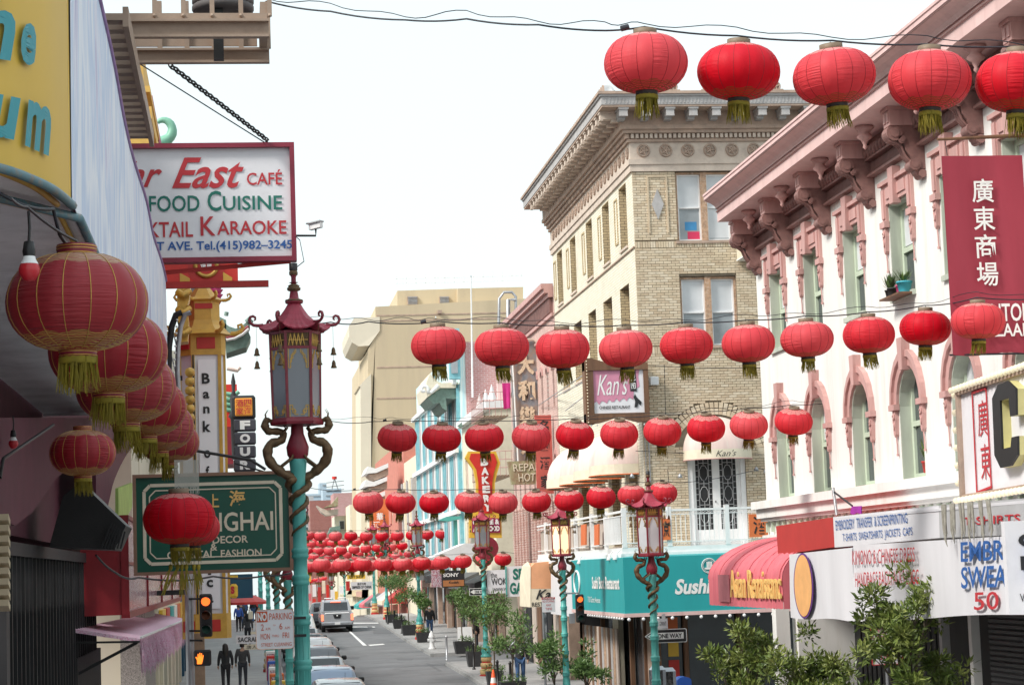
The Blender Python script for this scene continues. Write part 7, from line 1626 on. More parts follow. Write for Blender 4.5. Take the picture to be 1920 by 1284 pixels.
MB().prism([tz(678,1120), tz(690,1120), tz(690,655), tz(704,630), tz(704,575), tz(980,560), tz(1100,560), tz(1100,1120)], (0, 30, 0)).build('tower_body', M['beige'], T1)
MB().prism([tz(745,575,203), tz(745,545,203), tz(857,541,203), tz(857,569,203)], (0, 12, 0)).build('penthouse', M['beige'], T1); MB().prism([tz(858,569,202), tz(858,541,202), tz(981,538,202), tz(981,565,202)], (0, 14, 0)).build('penthouse', M['beige'], T1)
MB().prism([tz(654,612), tz(655,630), tz(660,642), tz(672,649), tz(692,648,199.9), tz(712,620,199.9), tz(712,594,199.9), tz(664,596)], (0, 14, 0)).build('rounded_ledge', M['beigepale'], T1)
MB().prism([tz(673,724,199.8), tz(696,700,199.8), tz(696,1100,199.8), tz(678,1100,199.8), tz(676,725,199.8)], (0, 9, 0)).build('stepped_buttress', M['beigepale'], T1)
for (x0, x1, y) in ((764, 783, 560), (824, 842, 560)):
    o = thing
    m_ = MB(); a, b_ = tz(x0,y+11,202.9), tz(x1,y-4,202.9); m_.box((a.x, 202.8, a.z), (b_.x, 202.98, b_.z)); lo = m_.build('vent_frame', M['tanstone'], T1)
    for k in range(6): z = a.z+(b_.z-a.z)*(k+.2)/6; MB().box((a.x+.05, 202.7, z), (b_.x-.05, 202.8, z+.06)).build('louvre_slat', M['steel'], lo)
for y0 in (592, 602, 689, 747, 820, 900): 
    m_ = MB(); a = tz(706, y0); b_ = tz(870, y0-4); m_.bar(a+V((0, -.02, 0)), b_+V((6, -.02, -.0)), .04, .12); m_.build('joint_line', M['tanstone'], T1)
rg = MB()
for k in range(14): a = tz(744+18*k, 536-1.0*k, 203); rg.tube([a, a+V((0, 0, .9))], .03, 4)
for h in (.45, .9): rg.tube([tz(742,540,203)+V((0, 0, h)), tz(845,538,203)+V((0, 0, h)), tz(980,534,203)+V((0, 0, h))], .03, 4)
rg.build('roof_railing', M['textwhite'], T1)
mp_ = MB(); mp_.tube([tz(883,560,199), tz(883,517,199)], .06, 6); mp_.build('roof_mast', M['steel'], T1)
MB().prism([tz(820,582,199.9), tz(828,582,199.9), tz(828,588,199.9), tz(820,588,199.9)], (0, -.3, 0)).build('wall_lamp', M['tanstone'], T1)
def blk(name, label, x0, x1, yt, yb, Y, m, depth=10, cat='building'):
    t = thing(name, label, cat, P((x0+x1)/2, yb, Y=Y)); a, b_ = P(x0, yb, Y=Y), P(x1, yt, Y=Y)
    MB().box((a.x, Y, min(a.z, G(Y)-1)), (b_.x, Y+depth, b_.z)).build('wall', M[m], t); return t, a, b_
def wins(t, x0, x1, y0, y1, nx, ny, Y, m='glass', fm='textwhite'):
    for i in range(nx):
        for j in range(ny):
            cx2 = x0+(x1-x0)*(i+.5)/nx; cy2 = y0+(y1-y0)*(j+.5)/ny; hw, hh = (x1-x0)/nx*.28, (y1-y0)/ny*.32
            a, b_ = P(cx2-hw, cy2+hh, Y=Y), P(cx2+hw, cy2-hh, Y=Y); o = MB().box((a.x-.06, Y-.08, a.z-.06), (b_.x+.06, Y-.005, b_.z+.06)).build('window', M[fm], t); MB().box((a.x, Y-.1, a.z), (b_.x, Y-.081, b_.z)).build('pane', M[m], o)
t, a, b_ = blk('red_brick_block', 'flat-topped red brick block at the far end of the street', 585, 628, 937, 1110, 330, 'redbrickx')
t, a, b_ = blk('brown_brick_block', 'brownish brick block behind the yellow house at the far end', 630, 700, 922, 1110, 300, 'pinkbrickx'); wins(t, 655, 695, 950, 990, 3, 1, 300)
t, a, b_ = blk('yellow_house', 'pale yellow house with a bright yellow pier at the far end', 632, 690, 965, 1110, 270, 'cream'); MB().prism([P(648,995,Y=269.8), P(660,995,Y=269.8), P(660,948,Y=269.8), P(648,950,Y=269.8)], (0, -.8, 0)).build('yellow_pier', M['yellow'], t); wins(t, 634, 648, 972, 996, 1, 1, 270); wins(t, 664, 688, 970, 996, 2, 1, 270)
MB().prism([P(594,947,Y=268), P(603,960,Y=268), P(612,966,Y=268), P(634,964,Y=268), P(634,954,Y=268), P(614,956,Y=268), P(604,953,Y=268)], (0, 4, 0)).build('pagoda_eave', M['palestone'], t)
MB().prism([P(608,951,Y=267), P(634,948,Y=267), P(634,930,Y=267), P(622,944,Y=267)], (0, 5, 0)).build('green_roof', M['olivesign'], t); MB().prism([P(615,1000,Y=268), P(638,1000,Y=268), P(638,985,Y=268), P(620,988,Y=268)], (0, 3, 0)).build('green_eave', M['roofgreen'], t)
t, a, b_ = blk('cream_house', 'cream narrow house beside the orange pagoda building in the distance', 660, 684, 945, 1110, 250, 'creamcloth'); wins(t, 662, 682, 955, 1100, 2, 4, 250)
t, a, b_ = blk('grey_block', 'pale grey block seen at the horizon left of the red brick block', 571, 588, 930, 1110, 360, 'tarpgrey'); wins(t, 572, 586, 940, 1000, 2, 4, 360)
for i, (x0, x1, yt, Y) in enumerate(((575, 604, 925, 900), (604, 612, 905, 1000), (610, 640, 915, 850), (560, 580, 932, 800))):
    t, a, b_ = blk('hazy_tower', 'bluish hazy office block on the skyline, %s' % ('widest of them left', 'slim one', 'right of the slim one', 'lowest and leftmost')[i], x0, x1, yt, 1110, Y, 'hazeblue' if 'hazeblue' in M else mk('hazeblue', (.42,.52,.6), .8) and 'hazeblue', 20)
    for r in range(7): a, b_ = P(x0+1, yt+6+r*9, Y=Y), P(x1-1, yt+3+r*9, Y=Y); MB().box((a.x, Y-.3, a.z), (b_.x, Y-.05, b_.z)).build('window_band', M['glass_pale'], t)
MSt = thing('radio_mast', 'red and white lattice mast on the distant skyline', 'mast', P(628, 915, Y=298)); mb = MB()
for s in (-1, 1): mb.tube([P(628+6*s,918,Y=298), P(627,896,Y=298)], .1, 4)
mb.build('lattice', M['steel'], MSt); MB().tube([P(627,898,Y=298), P(627,893,Y=298)], .35, 6).build('red_tip', M['brightred'], MSt)
for k in range(3): MB().tube([P(612,905+8*k,Y=297), P(645,901+8*k,Y=297)], .05, 4).build('cross_arm', M['dark'], MSt)
D1 = thing('tan_shop_building', 'tan shop building on the far corner behind the distant lamps', 'building', (14, 195, G(190)))
simple_facade(D1, 11.5, 186, 215, -4, 11, 'beigepale', 6, 2, 1.5, 1.6, 4, 3.4); mb = MB(); mb.box((11.5, 185.7, -4), (20, 186, 11)); mb.build('side_wall', M['goldpaint'], D1)
D2 = thing('far_side_building', 'pale building further down the right side near the vanishing point', 'building', (14, 240, G(240))); simple_facade(D2, 11.5, 216, 262, -6, 8, 'cream', 8, 3, 1.6, 1.6, -1, 3)
lefts = [('beige_shop_building', 'beige shop building with dark doorways behind the pedestrians on the left', 62, 84, 9, 'beigepale'), ('navy_shop_building', 'dark navy shop wall with yellow sign on the left pavement', 84.2, 120, 8, 'navy'), ('maroon_shop_building', 'maroon shop building further along the left pavement', 120.2, 150, 8.5, 'magenta'), ('pale_left_building', 'pale building furthest on the left near the crest', 152, 260, 7.5, 'cream')]
for nm, lb, y0, y1, z1, m_ in lefts:
    t = thing(nm, lb, 'building', (-5, y0, G(y0))); f = Fr((WX, y0, 0), (0, 1, 0), (1, 0, 0)); L = y1-y0; n = max(2, int(L/3.5)); hs = [(L*c/n+.4, L*(c+1)/n-.4, -6, 3.6) for c in range(n)]
    mb = MB(); wall(f, mb, 0, L, -4, z1, hs, .3); mb.box((-8, y0, -4), (WX-.3, y0+.3, z1)); mb.build('wall', M[m_], t)
    for i, h in enumerate(hs): g = MB(); f.box(g, h[0]+.01, h[1]-.01, -4, 3.59, -.5, -.35); g.build('shop_window', M[('dark', 'glass', 'wood', 'fluffglass')[i % 4]], t)
    for i in range(n): g = MB(); f.box(g, h[0]*0+L*i/n+.5, L*(i+1)/n-.5, 3.65, 4.2, .01, .12); g.build('fascia_sign', M[('yellow', 'red', 'tealcloth', 'white', 'orange')[i % 5]], t)
BK = thing('bank_building', 'bank building wall behind the vertical bank sign', 'building', (-5, 48.6, G(50))); MB().box((-8, 48.6, 0), (WX, 52, 9)).build('wall', M['beigepale'], BK)
for i in range(3): MB().box((WX, 48.8+1.1*i, .5), (WX+.05, 49.6+1.1*i, 4)).build('bronze_door', M['dark'], BK)
NV = thing('blue_awning', 'deep blue awning with yellow and red S board on the left pavement', 'awning', P(450, 1100, Y=78))
q = rectY(428, 1076, 474, 1121, 78); MB().panel(q, .5).build('cloth', M['navy'], NV)
YS_ = thing('yellow_sign', 'yellow rounded sign with a red S left of the deep blue awning', 'sign', P(437, 1105, Y=76)); q = rectY(431, 1094, 446, 1121, 76); a, b_ = q[0], q[2]; MB().bbox((a.x, 76, a.z), (b_.x, 76.2, b_.z), .08).build('board', M['yellow'], YS_); text('S', q, M['textred'], YS_, .1, .3, .6, .85, bold=.08)
q = rectY(431, 1078, 446, 1085, 76); t = thing('yellow_sign', 'small yellow sign edge directly above the red S sign', 'sign', q[0]); MB().panel(q, .2).build('board', M['yellow'], t)
t = thing('parasol', 'red parasol over the stalls on the left pavement', 'parasol', P(460, 1125, Y=92)); MB().lathe([(.0, .35), (.5, .2), (1.0, -.05), (1.02, -.15)], c=P(458,1126,Y=92), n=12, smooth=False).build('canopy', M['red'], t)
for i in range(9):
    Y = 56+3.2*i; c = P(516-2.3*i, 1210, Y=Y); zb2 = G(Y)+.14; t = thing('news_rack', 'news rack on the left kerb, %s behind the teal lamps' % ORD[i], 'news rack', (1.05, Y, zb2), 'news racks and bins on the left kerb')
    MB().bbox((.75, Y-.2, zb2+.25), (1.2, Y+.25, zb2+1.15), .03).build('case', M[('white', 'red', 'tealcloth', 'yellow', 'orange', 'white', 'bluepaint', 'red', 'white')[i]], t); MB().box((.8, Y-.205, zb2+.6), (1.15, Y-.2, zb2+1.05)).build('window', M['fluffglass'], t); MB().box((.9, Y-.05, zb2), (1.05, Y+.1, zb2+.25)).build('foot', M['steel'], t)
def blade(name, label, x0, y0, x1, y1, Y, m, th=.15, cat='sign'):
    t = thing(name, label, cat, P((x0+x1)/2, (y0+y1)/2, Y=Y)); q = rectY(x0, y0, x1, y1, Y); MB().panel(q, th).build('board', M[m], t); return t, q
t, q = blade('tall_grey_sign', 'tall weathered grey sign with peeling cream Chinese characters', 962, 640, 1009, 872, 82, 'rustsign', .35)
for i, (ch, y) in enumerate((('大', 665), ('和', 713), ('樂', 762), ('茶', 815))): text(ch, q, M['peelcream'] if 'peelcream' in M else mk('peelcream', (.72,.58,.42), .8, dirt=(.45,.2,.08), scale=9, dirt_amt=.9), t, .2, 1-(y+38-640)/232, .9, 1-(y-640)/232, bold=.05, name='character', thick=.03)
for x in (960, 1010): MB().tube([P(x,655,Y=81.9), P(x+12 if x < 1000 else x+2,872,Y=81.9)], .035, 5).build('edge', M['textwhite'], t)
MB().tube([P(962,643,Y=81.9), P(975,636,Y=81.9), P(1000,637,Y=81.9), P(1010,645,Y=81.9)], .05, 6).build('top_arc', M['palestone'], t)
t = thing('olive_sign', 'olive tapered sign with worn cream neon lettering', 'sign', P(985, 885, Y=80)); qo = [P(960,908,Y=80), P(1005,907,Y=80), P(1008,862,Y=80), P(952,865,Y=80)]; MB().panel(qo, .3).build('board', M['olivesign'], t)
text('REPAI', qo, M['creamcloth'], t, .15, .56, .98, .88, bold=0, thick=.02); text('HOT', qo, M['creamcloth'], t, .3, .12, .95, .46, bold=0, thick=.02)
t, q = blade('red_vertical_banner', 'faded red vertical banner with black characters beside the pale domed awnings', 1005, 778, 1036, 925, 78, 'fadered' if 'fadered' in M else (mk('fadered', (.5,.1,.08), .7) and 'fadered'), .15)
for i, ch in enumerate('名園酒家'): text(ch, q, M['textblack'], t, .22, .78-.235*i, .82, .94-.235*i, bold=.02, name='character')
t = thing('bakery_sign', 'red vertical bakery sign with stepped yellow edge and white capital letters', 'sign', P(905, 930, Y=84)); Yb = 84
ye = [(878,846),(930,846),(938,868),(932,888),(928,905),(928,958),(940,958),(941,1008),(880,1008),(880,958),(893,958),(893,905),(888,880),(872,858)]
MB().prism([P(x, y, Y=Yb) for x, y in ye], (0, .3, 0)).build('yellow_edge', M['yellow'], t)
MB().prism([P(x, y, Y=Yb-.03) for x, y in [(883,850),(926,850),(932,866),(926,886),(923,905),(923,962),(897,962),(897,905),(893,880),(880,860)]], (0, .02, 0)).build('red_field', M['brightred'], t)
MB().prism([P(x, y, Y=Yb-.05) for x, y in [(885,971),(938,971),(938,998),(885,998)]], (0, .03, 0)).build('maroon_field', M['magenta'], t)
for i, ch in enumerate('BAKERY'): q = rectY(901+i*1.2, 859+17*i, 915+i*1.2, 873+17*i, Yb-.06); text(ch, q, M['textwhite'], t, 0, 0, 1, 1, bold=.06, name='letter', thick=.02)
q = rectY(885, 971, 938, 998, Yb-.06); text('COFFEE &', q, M['textwhite'], t, .03, .55, .97, .92, bold=.05); text('ASIAN FOOD', q, M['textwhite'], t, .03, .08, .97, .45, bold=.05)
t = thing('round_bread_sign', 'brown round sign half behind the lamp with grey panes', 'sign', P(912, 1027, Y=83)); MB().prism([P(912,1027,Y=83)+V((.48*math.cos(a)*1.0, 0, .45*math.sin(a))) for a in [2*math.pi*k/20 for k in range(20)]], (0, .2, 0)).build('disc', M['maroon'], t)
t, q = blade('wok_sign', 'white shop sign reading the wok beside the teal lamp', 914, 1068, 950, 1112, 80, 'signwhite'); text('the', q, M['textblack'], t, .18, .68, .5, .9, bold=0); text('WOK', q, M['textblack'], t, .2, .36, 1.0, .66, bold=.01); text('WWW.W', q, M['textblack'], t, .28, .1, 1.0, .24, bold=.01)
t, q = blade('spice_sign', 'white sign with large green letters beside the cream awning', 949, 1060, 1030, 1117, 79, 'signwhite'); MB().bar(q[0]+V((0, -.02, 0)), q[3]+V((0, -.02, 0)), .05).build('edge', M['teal_paint'], t); text('SPICE', q, M['textgreen'], t, .16, .55, .82, .92, bold=.04); text('GARDEN', q, M['textgreen'], t, .08, .08, .88, .46, bold=.04)
t = thing('cream_orange_awning', 'cream awning with orange rounded top and black script lettering', 'awning', P(1003, 1100, Y=74))
qc = [P(976,1136,Y=75), P(996,1142,Y=73), P(996,1092,Y=73), P(976,1085,Y=75)]; q = rectY(995, 1103, 1033, 1138, 73)
MB().prism([P(996,1062,Y=73), P(1003,1055,Y=73), P(1030,1052,Y=73), P(1034,1062,Y=73), P(1034,1103,Y=73), P(996,1103,Y=73)], (0, 1.5, 0)).build('orange_hood', M['paleorange'], t)
MB().prism([P(996,1138,Y=72.98), P(1034,1136,Y=72.98), P(1034,1103.5,Y=72.98), P(996,1103.5,Y=72.98)], (0, 1.5, 0)).build('valance', M['creamcloth'], t)
MB().prism([P(995,1138,Y=73), P(975,1136,Y=75), P(975,1085,Y=75), P(980,1060,Y=74.8), P(990,1052,Y=74), P(995,1062,Y=73)], (0, .1, 0)).build('side_cloth', M['creamcloth'], t)
text("Ka", q, M['textblack'], t, .25, .42, .98, .95, bold=.02, shear=.4, proud=.04); text('RESTAU', q, M['textblack'], t, .04, .05, .96, .28, bold=.02, proud=.04)
t = thing('white_tarp_sign', 'plain white sheet sign behind the pole with the right traffic light', 'sign', P(1052, 1100, Y=69)); q = [P(1033,1150,X=10.4), P(1074,1156,X=10.4), P(1072,1052,X=10.4), P(1033,1050,X=10.4)]; MB().panel(q, .05).build('sheet', M['tarp'], t)
t = thing('tow_away_sign', 'small white tow away no stopping sign with red top on a grey post', 'sign', P(1030, 1140, Y=62)); q = rectY(1016, 1119, 1041, 1147, 62); MB().panel(q, .02).build('plate', M['signwhite'], t); f = quadf(q); MB().add([f(*x)+V((0, -.006, 0)) for x in ((0, .86), (1, .86), (1, 1), (0, 1))], [(0, 1, 2, 3)]).build('red_band', M['textred'], t)
text('TOW-AWAY', q, M['textwhite'], t, .06, .88, .94, .98, bold=.02, proud=.01); text('NO STOPPING', q, M['textred'], t, .06, .66, .94, .8, bold=0, proud=.01); text('ANY', q, M['textred'], t, .3, .4, .7, .55, bold=0, proud=.01); text('TIME', q, M['textred'], t, .25, .15, .75, .3, bold=0, proud=.01)
c = P(1018,1147,Y=62.05); MB().tube([c, V((c.x, 62.05, G(62)))], .035, 8).build('post', M['steel'], t)
def oneway(label, x0, y0, x1, y1, Y, flat):
    t = thing('one_way_sign', label, 'sign', P((x0+x1)/2, y1, Y=Y)); q = rectY(x0, y0, x1, y1, Y); f = quadf(q)
    if flat: MB().panel(q, .01).build('plate', M['textwhite'], t); out = [(.03,.06),(.97,.06),(.97,.94),(.03,.94)]
    else:
        o0 = [(0,.5),(.24,.02),(.97,.02),(1,.08),(1,.92),(.97,.98),(.24,.98)]; MB().prism([f(*p) for p in o0], (0, .01, 0)).build('plate', M['textwhite'], t); out = [(.025,.5),(.25,.07),(.965,.07),(.98,.12),(.98,.88),(.965,.93),(.25,.93)]
    MB().add([f(*p)+V((0, -.005, 0)) for p in out], [tuple(range(len(out)))]).build('black_field', M['textblack'], t)
    ar = [(.05,.5),(.27,.16),(.27,.27),(.92,.27),(.92,.73),(.27,.73),(.27,.84)]
    MB().add([f(*p)+V((0, -.01, 0)) for p in ar], [tuple(range(7))]).build('white_arrow', M['textwhite'], t); text('ONE WAY', q, M['textblack'], t, .3, .34, .88, .66, bold=.03, proud=.016); return t
oneway('large one way arrow sign behind the teal lamp at lower right', 1209, 1178, 1288, 1205, 46.3, False); oneway('small one way arrow sign on the lamp beside the wok sign', 880, 1102, 913, 1115.5, 80, True)
t, q = blade('street_name_sign', 'white street name plate above the large one way sign', 1233, 1159, 1252, 1178, 46.2, 'signwhite', .01); text('GRANT', q, M['textblack'], t, .15, .3, .85, .7, bold=0)
MB().box((q[0].x+.1, 46.2, q[2].z), (q[0].x+.18, 46.21, q[2].z+.1)).build('bracket', M['white'], t)
signal('traffic light showing red on the glowing lamp post at right', 1088, 1140, 59.6, s=.82)
t = thing('signal_bracket', 'teal bracket arm and control box beside the right traffic light', 'bracket', P(1075, 1112, Y=60)); MB().tube([P(1058,1112,Y=60), P(1086,1111,Y=60), P(1087,1118,Y=60)], .025, 6).build('arm', M['steel'], t); q = rectY(1069, 1150, 1078, 1168, 60); MB().panel(q, .2).build('box', M['steel'], t)
t, q = blade('camera_shop_sign', 'black camera shop sign with white brand lettering and amber strip', 829, 1069, 871, 1100, 92, 'textblack', .3); text('SONY', q, M['textwhite'], t, .05, .62, .75, .85, bold=.03); f = quadf(q); MB().add([f(*x)+V((0, -.02, 0)) for x in ((.03, .05), (.97, .05), (.97, .42), (.03, .42))], [(0, 1, 2, 3)]).build('amber_strip', mk('amberstrip', (.42,.17,.06), .6), t); text('Kodak', q, M['textblack'], t, .3, .22, .75, .36, proud=.03)
t, q = blade('photo_panel', 'pale photo panel left of the black camera shop sign', 809, 1068, 828, 1100, 92.5, 'fluffglass', .1)
t = thing('white_tent_awning', 'white peaked tent awning above the camera shop', 'awning', P(850, 1035, Y=95)); MB().prism([P(810,1044,Y=96), P(872,1018,Y=96), P(890,1018,Y=96), P(900,1050,Y=96), P(812,1048,Y=96)], (0, 3, 0)).build('tent_cloth', M['white'], t)
t = thing('teal_bracket_canopy', 'small flat teal canopy on a post on the blue building front', 'canopy', P(845, 970, Y=106)); MB().prism([P(823,975,Y=106), P(838,968,Y=106), P(864,967,Y=106), P(866,972,Y=106), P(840,977,Y=106)], (0, 2, 0)).build('slab', M['teal_paint'], t); MB().box((P(852,975,Y=106).x, 106.2, P(852,1030,Y=106).z), (P(858,975,Y=106).x, 106.5, P(852,975,Y=106).z)).build('post', M['teal_paint'], t)
t, q = blade('empress_sign', 'long pale restaurant sign board across the distance above the pickup truck', 658, 1090, 698, 1105, 150, 'signwhite', .3); text('EMPRESS OF CHINA', q, M['textblack'], t, .06, .15, .95, .5, bold=.03); text('皇后飯店', q, M['textblack'], t, .3, .58, .7, .9, bold=.02)
t, q = blade('red_end_board', 'narrow red board left of the long pale restaurant sign', 649, 1089, 656, 1107, 150, 'red', .2)
t, q = blade('yellow_board', 'yellow and black board above the long pale restaurant sign', 651, 1077, 685, 1085, 152, 'yellow', .2); text('GIFT SHOP', q, M['textblack'], t, .1, .2, .9, .8)
cl_ = ['redcloth', 'creamcloth', 'tarpgrey', 'greydark', 'pinkcloth', 'tealcloth']
ds = [(575,1072,583,1090,'yellow'), (586,1095,593,1118,'white'), (596,1100,602,1130,'redcloth'), (604,1088,610,1112,'creamcloth'), (612,1096,617,1125,'brightred'), (620,1105,627,1122,'white'), (628,1108,634,1124,'yellow'), (637,1098,648,1112,'signwhite'), (638,1114,660,1120,'creamcloth'), (668,1108,682,1118,'pinkpale'), (576,1112,584,1126,'pinkcloth'), (586,1122,592,1134,'brightred')]
for i, (x0, y0, x1, y1, m_) in enumerate(ds): t, q = blade('distant_sign', 'tiny %s shop sign in the far street, %s from the left' % (m_.replace('cloth', '').replace('bright', '').replace('sign', '').replace('pale', '') or 'pink', (ORD+['last', 'last'])[i]), x0, y0, x1, y1, 165+5*i, m_, .2)
for i in range(6):                                            # dark awning fronts of the far shops, right
    y = 153+9*i; t = thing('far_awning', 'far shop awning on the right beyond the crest, %s' % ORD[i], 'awning', (11, y, G(y)+3), 'far shop awnings beyond the crest'); MB().prism([(11.49, y, 4.0-.2*i), (10.3, y, 3.2-.2*i), (10.3, y, 2.9-.2*i), (11.49, y, 2.9-.2*i)], (0, 6, 0)).build('cloth', M[cl_[i]], t)
for i in range(6):
    y = 98+7*i; t = thing('shop_awning', 'dark shop canopy along the middle right pavement, %s from the alley' % ORD[i], 'awning', (11, y, G(y)+3.2), 'dark shop canopies on the middle right pavement'); MB().prism([(11.49, y, G(y)+3.6), (10.5, y, G(y)+3.2), (10.5, y, G(y)+2.8), (11.49, y, G(y)+2.8)], (0, 6, 0)).build('cloth', M[('dark', 'greydark', 'wood')[i % 3]], t)
def leafclump(mb, c, r, n, ls, rnd):
    for _ in range(n):
        d = V((rnd.gauss(0, 1), rnd.gauss(0, 1), rnd.gauss(0, .8))); d.normalize(); p = c+d*r*rnd.random()**.4
        dr = (d*.8+V((rnd.uniform(-.6, .6), rnd.uniform(-.6, .6), rnd.uniform(-.2, .9)))).normalized(); l = ls*rnd.uniform(.6, 1.2); s = dr.cross(V((rnd.uniform(-1, 1), rnd.uniform(-1, 1), rnd.uniform(-1, 1)))).normalized()*l*.17; nn = dr.cross(s).normalized()*l*.06
        mb.add([p, p+dr*l*.5+s+nn, p+dr*l, p+dr*l*.5-s+nn], [(0, 1, 2), (0, 2, 3)])
M['foliage'] = cloud('foliage', [(.05,.085,.016), (.10,.15,.028), (.17,.21,.045), (.29,.32,.1)], 2.6, rough=.42, streakz=1)
M['foliage2'] = cloud('foliage2', [(.06,.12,.03), (.10,.18,.045), (.17,.26,.07)], 2.2, rough=.5, streakz=1)
def tree(x, y, h, crown, label, pot=None, seed=1, nb=7, leaves=2600, ls=.14, m='foliage', dz=.14, cr=1.0, trunkr=.035, base=.42):
    rnd = random.Random(seed); g = G(y)+dz; t = thing('potted_tree', label, 'tree', (x, y, g)); o = V((x, y, g)); ph = .0
    if pot:
        w_, ph = pot; mb = MB(); mb.add([o+V((sx*w_*k, sy*w_*k, z)) for z, k in ((0, .8), (ph, 1), (ph, .86), (ph-.05, .86)) for sx, sy in ((-1,-1),(1,-1),(1,1),(-1,1))], [(3,2,1,0)]+[(k*4+i, k*4+(i+1) % 4, k*4+4+(i+1) % 4, k*4+4+i) for k in range(3) for i in range(4)]+[(12,13,14,15)])
        mb.build('planter', M['pot'], t); ub = MB()
        for _ in range(5): leafclump(ub, o+V((rnd.uniform(-w_, w_)*.8, rnd.uniform(-w_, w_)*.8, ph+.05)), .16, 60, .1, rnd)
        ub.build('underplanting', M['foliage2'], t)
    tr = MB(); top = o+V((rnd.uniform(-.1, .1), rnd.uniform(-.1, .1), ph+(h-ph)*base)); tr.tube([o+V((0, 0, ph*.6)), o.lerp(top, .5)+V((rnd.uniform(-.04, .04), 0, .1)), top], [trunkr, trunkr*.85, trunkr*.7], 7)
    lf = MB(); ends = []
    for b in range(nb):
        a = 2*math.pi*b/nb+rnd.uniform(-.4, .4); e = o+V((math.cos(a)*crown*rnd.uniform(.45, .95), math.sin(a)*crown*rnd.uniform(.45, .95), h*rnd.uniform(base+.08, .95)))
        mid = top.lerp(e, .5)+V((0, 0, .08*h*rnd.uniform(-.3, 1))); tr.tube([top-V((0, 0, rnd.uniform(0, .25)*h*base)), mid, e], [trunkr*.55, trunkr*.35, trunkr*.15], 5); ends.append(e)
        for k in range(3):
            e2 = mid.lerp(e, rnd.uniform(.2, .9))+V((rnd.uniform(-1, 1), rnd.uniform(-1, 1), rnd.uniform(-.3, .8)))*crown*.4; tr.tube([mid.lerp(e, .3), e2], [trunkr*.25, trunkr*.1], 4); ends.append(e2)
    ends.append(o+V((0, 0, h*.97)))
    per = leaves//len(ends)
    for e in ends:
        for q in range(3): leafclump(lf, e+V((rnd.uniform(-.5, .5), rnd.uniform(-.5, .5), rnd.uniform(-.35, .35)))*crown*.42, crown*.22*cr, per//3, ls, rnd)
    tr.build('trunk', M['bark'], t); lf.build('crown', M[m], t); return t
def gx(px, Y): return P(px, 1250, Y=Y).x
tree(gx(1700, 30.5), 30.5, 3.2, .66, 'large spiky-leaved tree in front of the white tarpaulin awning', None, 3, 12, 5200, .13, trunkr=.045, cr=.8, base=.33)
tree(gx(1385, 38), 38, 2.8, .62, 'bushy olive green tree below the faded red awning, left of the pair', None, 4, 11, 5200, .12, cr=1, base=.35)
tree(gx(1515, 36.5), 36.5, 2.6, .62, 'bushy olive green tree below the faded red awning, right of the pair', None, 5, 11, 5200, .12, cr=1.05, base=.3)
tree(gx(1600, 33), 33, 1.9, .45, 'low leafy shrub beside the large spiky-leaved tree', None, 14, 6, 1400, .12, cr=1, base=.3)
tr_list = [(868,96,3.0,.9,(.42,.55)), (890,86,2.9,1.0,(.36,.6)), (925,75,3.2,1.05,(.3,.5)), (958,70,2.7,1.1,(.42,.5)), (1035,60.5,2.5,.85,None), (1100,58,2.4,.6,None), (768,116,3.1,1.05,(.42,.55)), (750,124,3.2,1.2,(.4,.5)), (735,132,3.2,1.2,(.4,.5)), (795,108,2.5,.6,(.4,.5))]
lbs = ['potted tree with boxy black planter nearest the alley corner', 'potted tree just left of the lamp with grey panes', 'tall potted tree behind the lamp with grey panes', 'bushy tree above the man in jeans, its black planter beside an orange cone', 'leafy tree left of the glowing lamp post', 'small tree right of the glowing lamp post', 'distant potted tree by the lamp near the hydrant', 'distant potted tree, middle of the far group', 'distant potted tree, furthest of the far group', 'thin potted tree right behind the hydrant']
for i, ((px, Y, h, cr, pt), lb) in enumerate(zip(tr_list, lbs)): tree(P(px, 1200, Y=Y).x, Y, h, cr*.68, lb, pt, 20+i, 6, 1400, .15, 'foliage2', cr=1.2, base=.5)
def skinmesh(name, pts, edges, rad, m, parent, sub=2):
    me = bpy.data.meshes.new(name); me.from_pydata([tuple(p) for p in pts], edges, []); ob = bpy.data.objects.new(name, me); col.objects.link(ob)
    md = ob.modifiers.new('s', 'SKIN'); me.skin_vertices[0].data[0].use_root = True
    for i, r in enumerate(rad): me.skin_vertices[0].data[i].radius = (r if isinstance(r, tuple) else (r, r))
    md.use_smooth_shade = True; sb = ob.modifiers.new('u', 'SUBSURF'); sb.levels = sub
    dg = bpy.context.evaluated_depsgraph_get(); ev = ob.evaluated_get(dg); m2 = bpy.data.meshes.new_from_object(ev); bpy.data.objects.remove(ob)
    m2.materials.clear(); m2.materials.append(m)
    for p in m2.polygons: p.use_smooth = True
    o = bpy.data.objects.new(name, m2); col.objects.link(o); o.parent = parent; return o
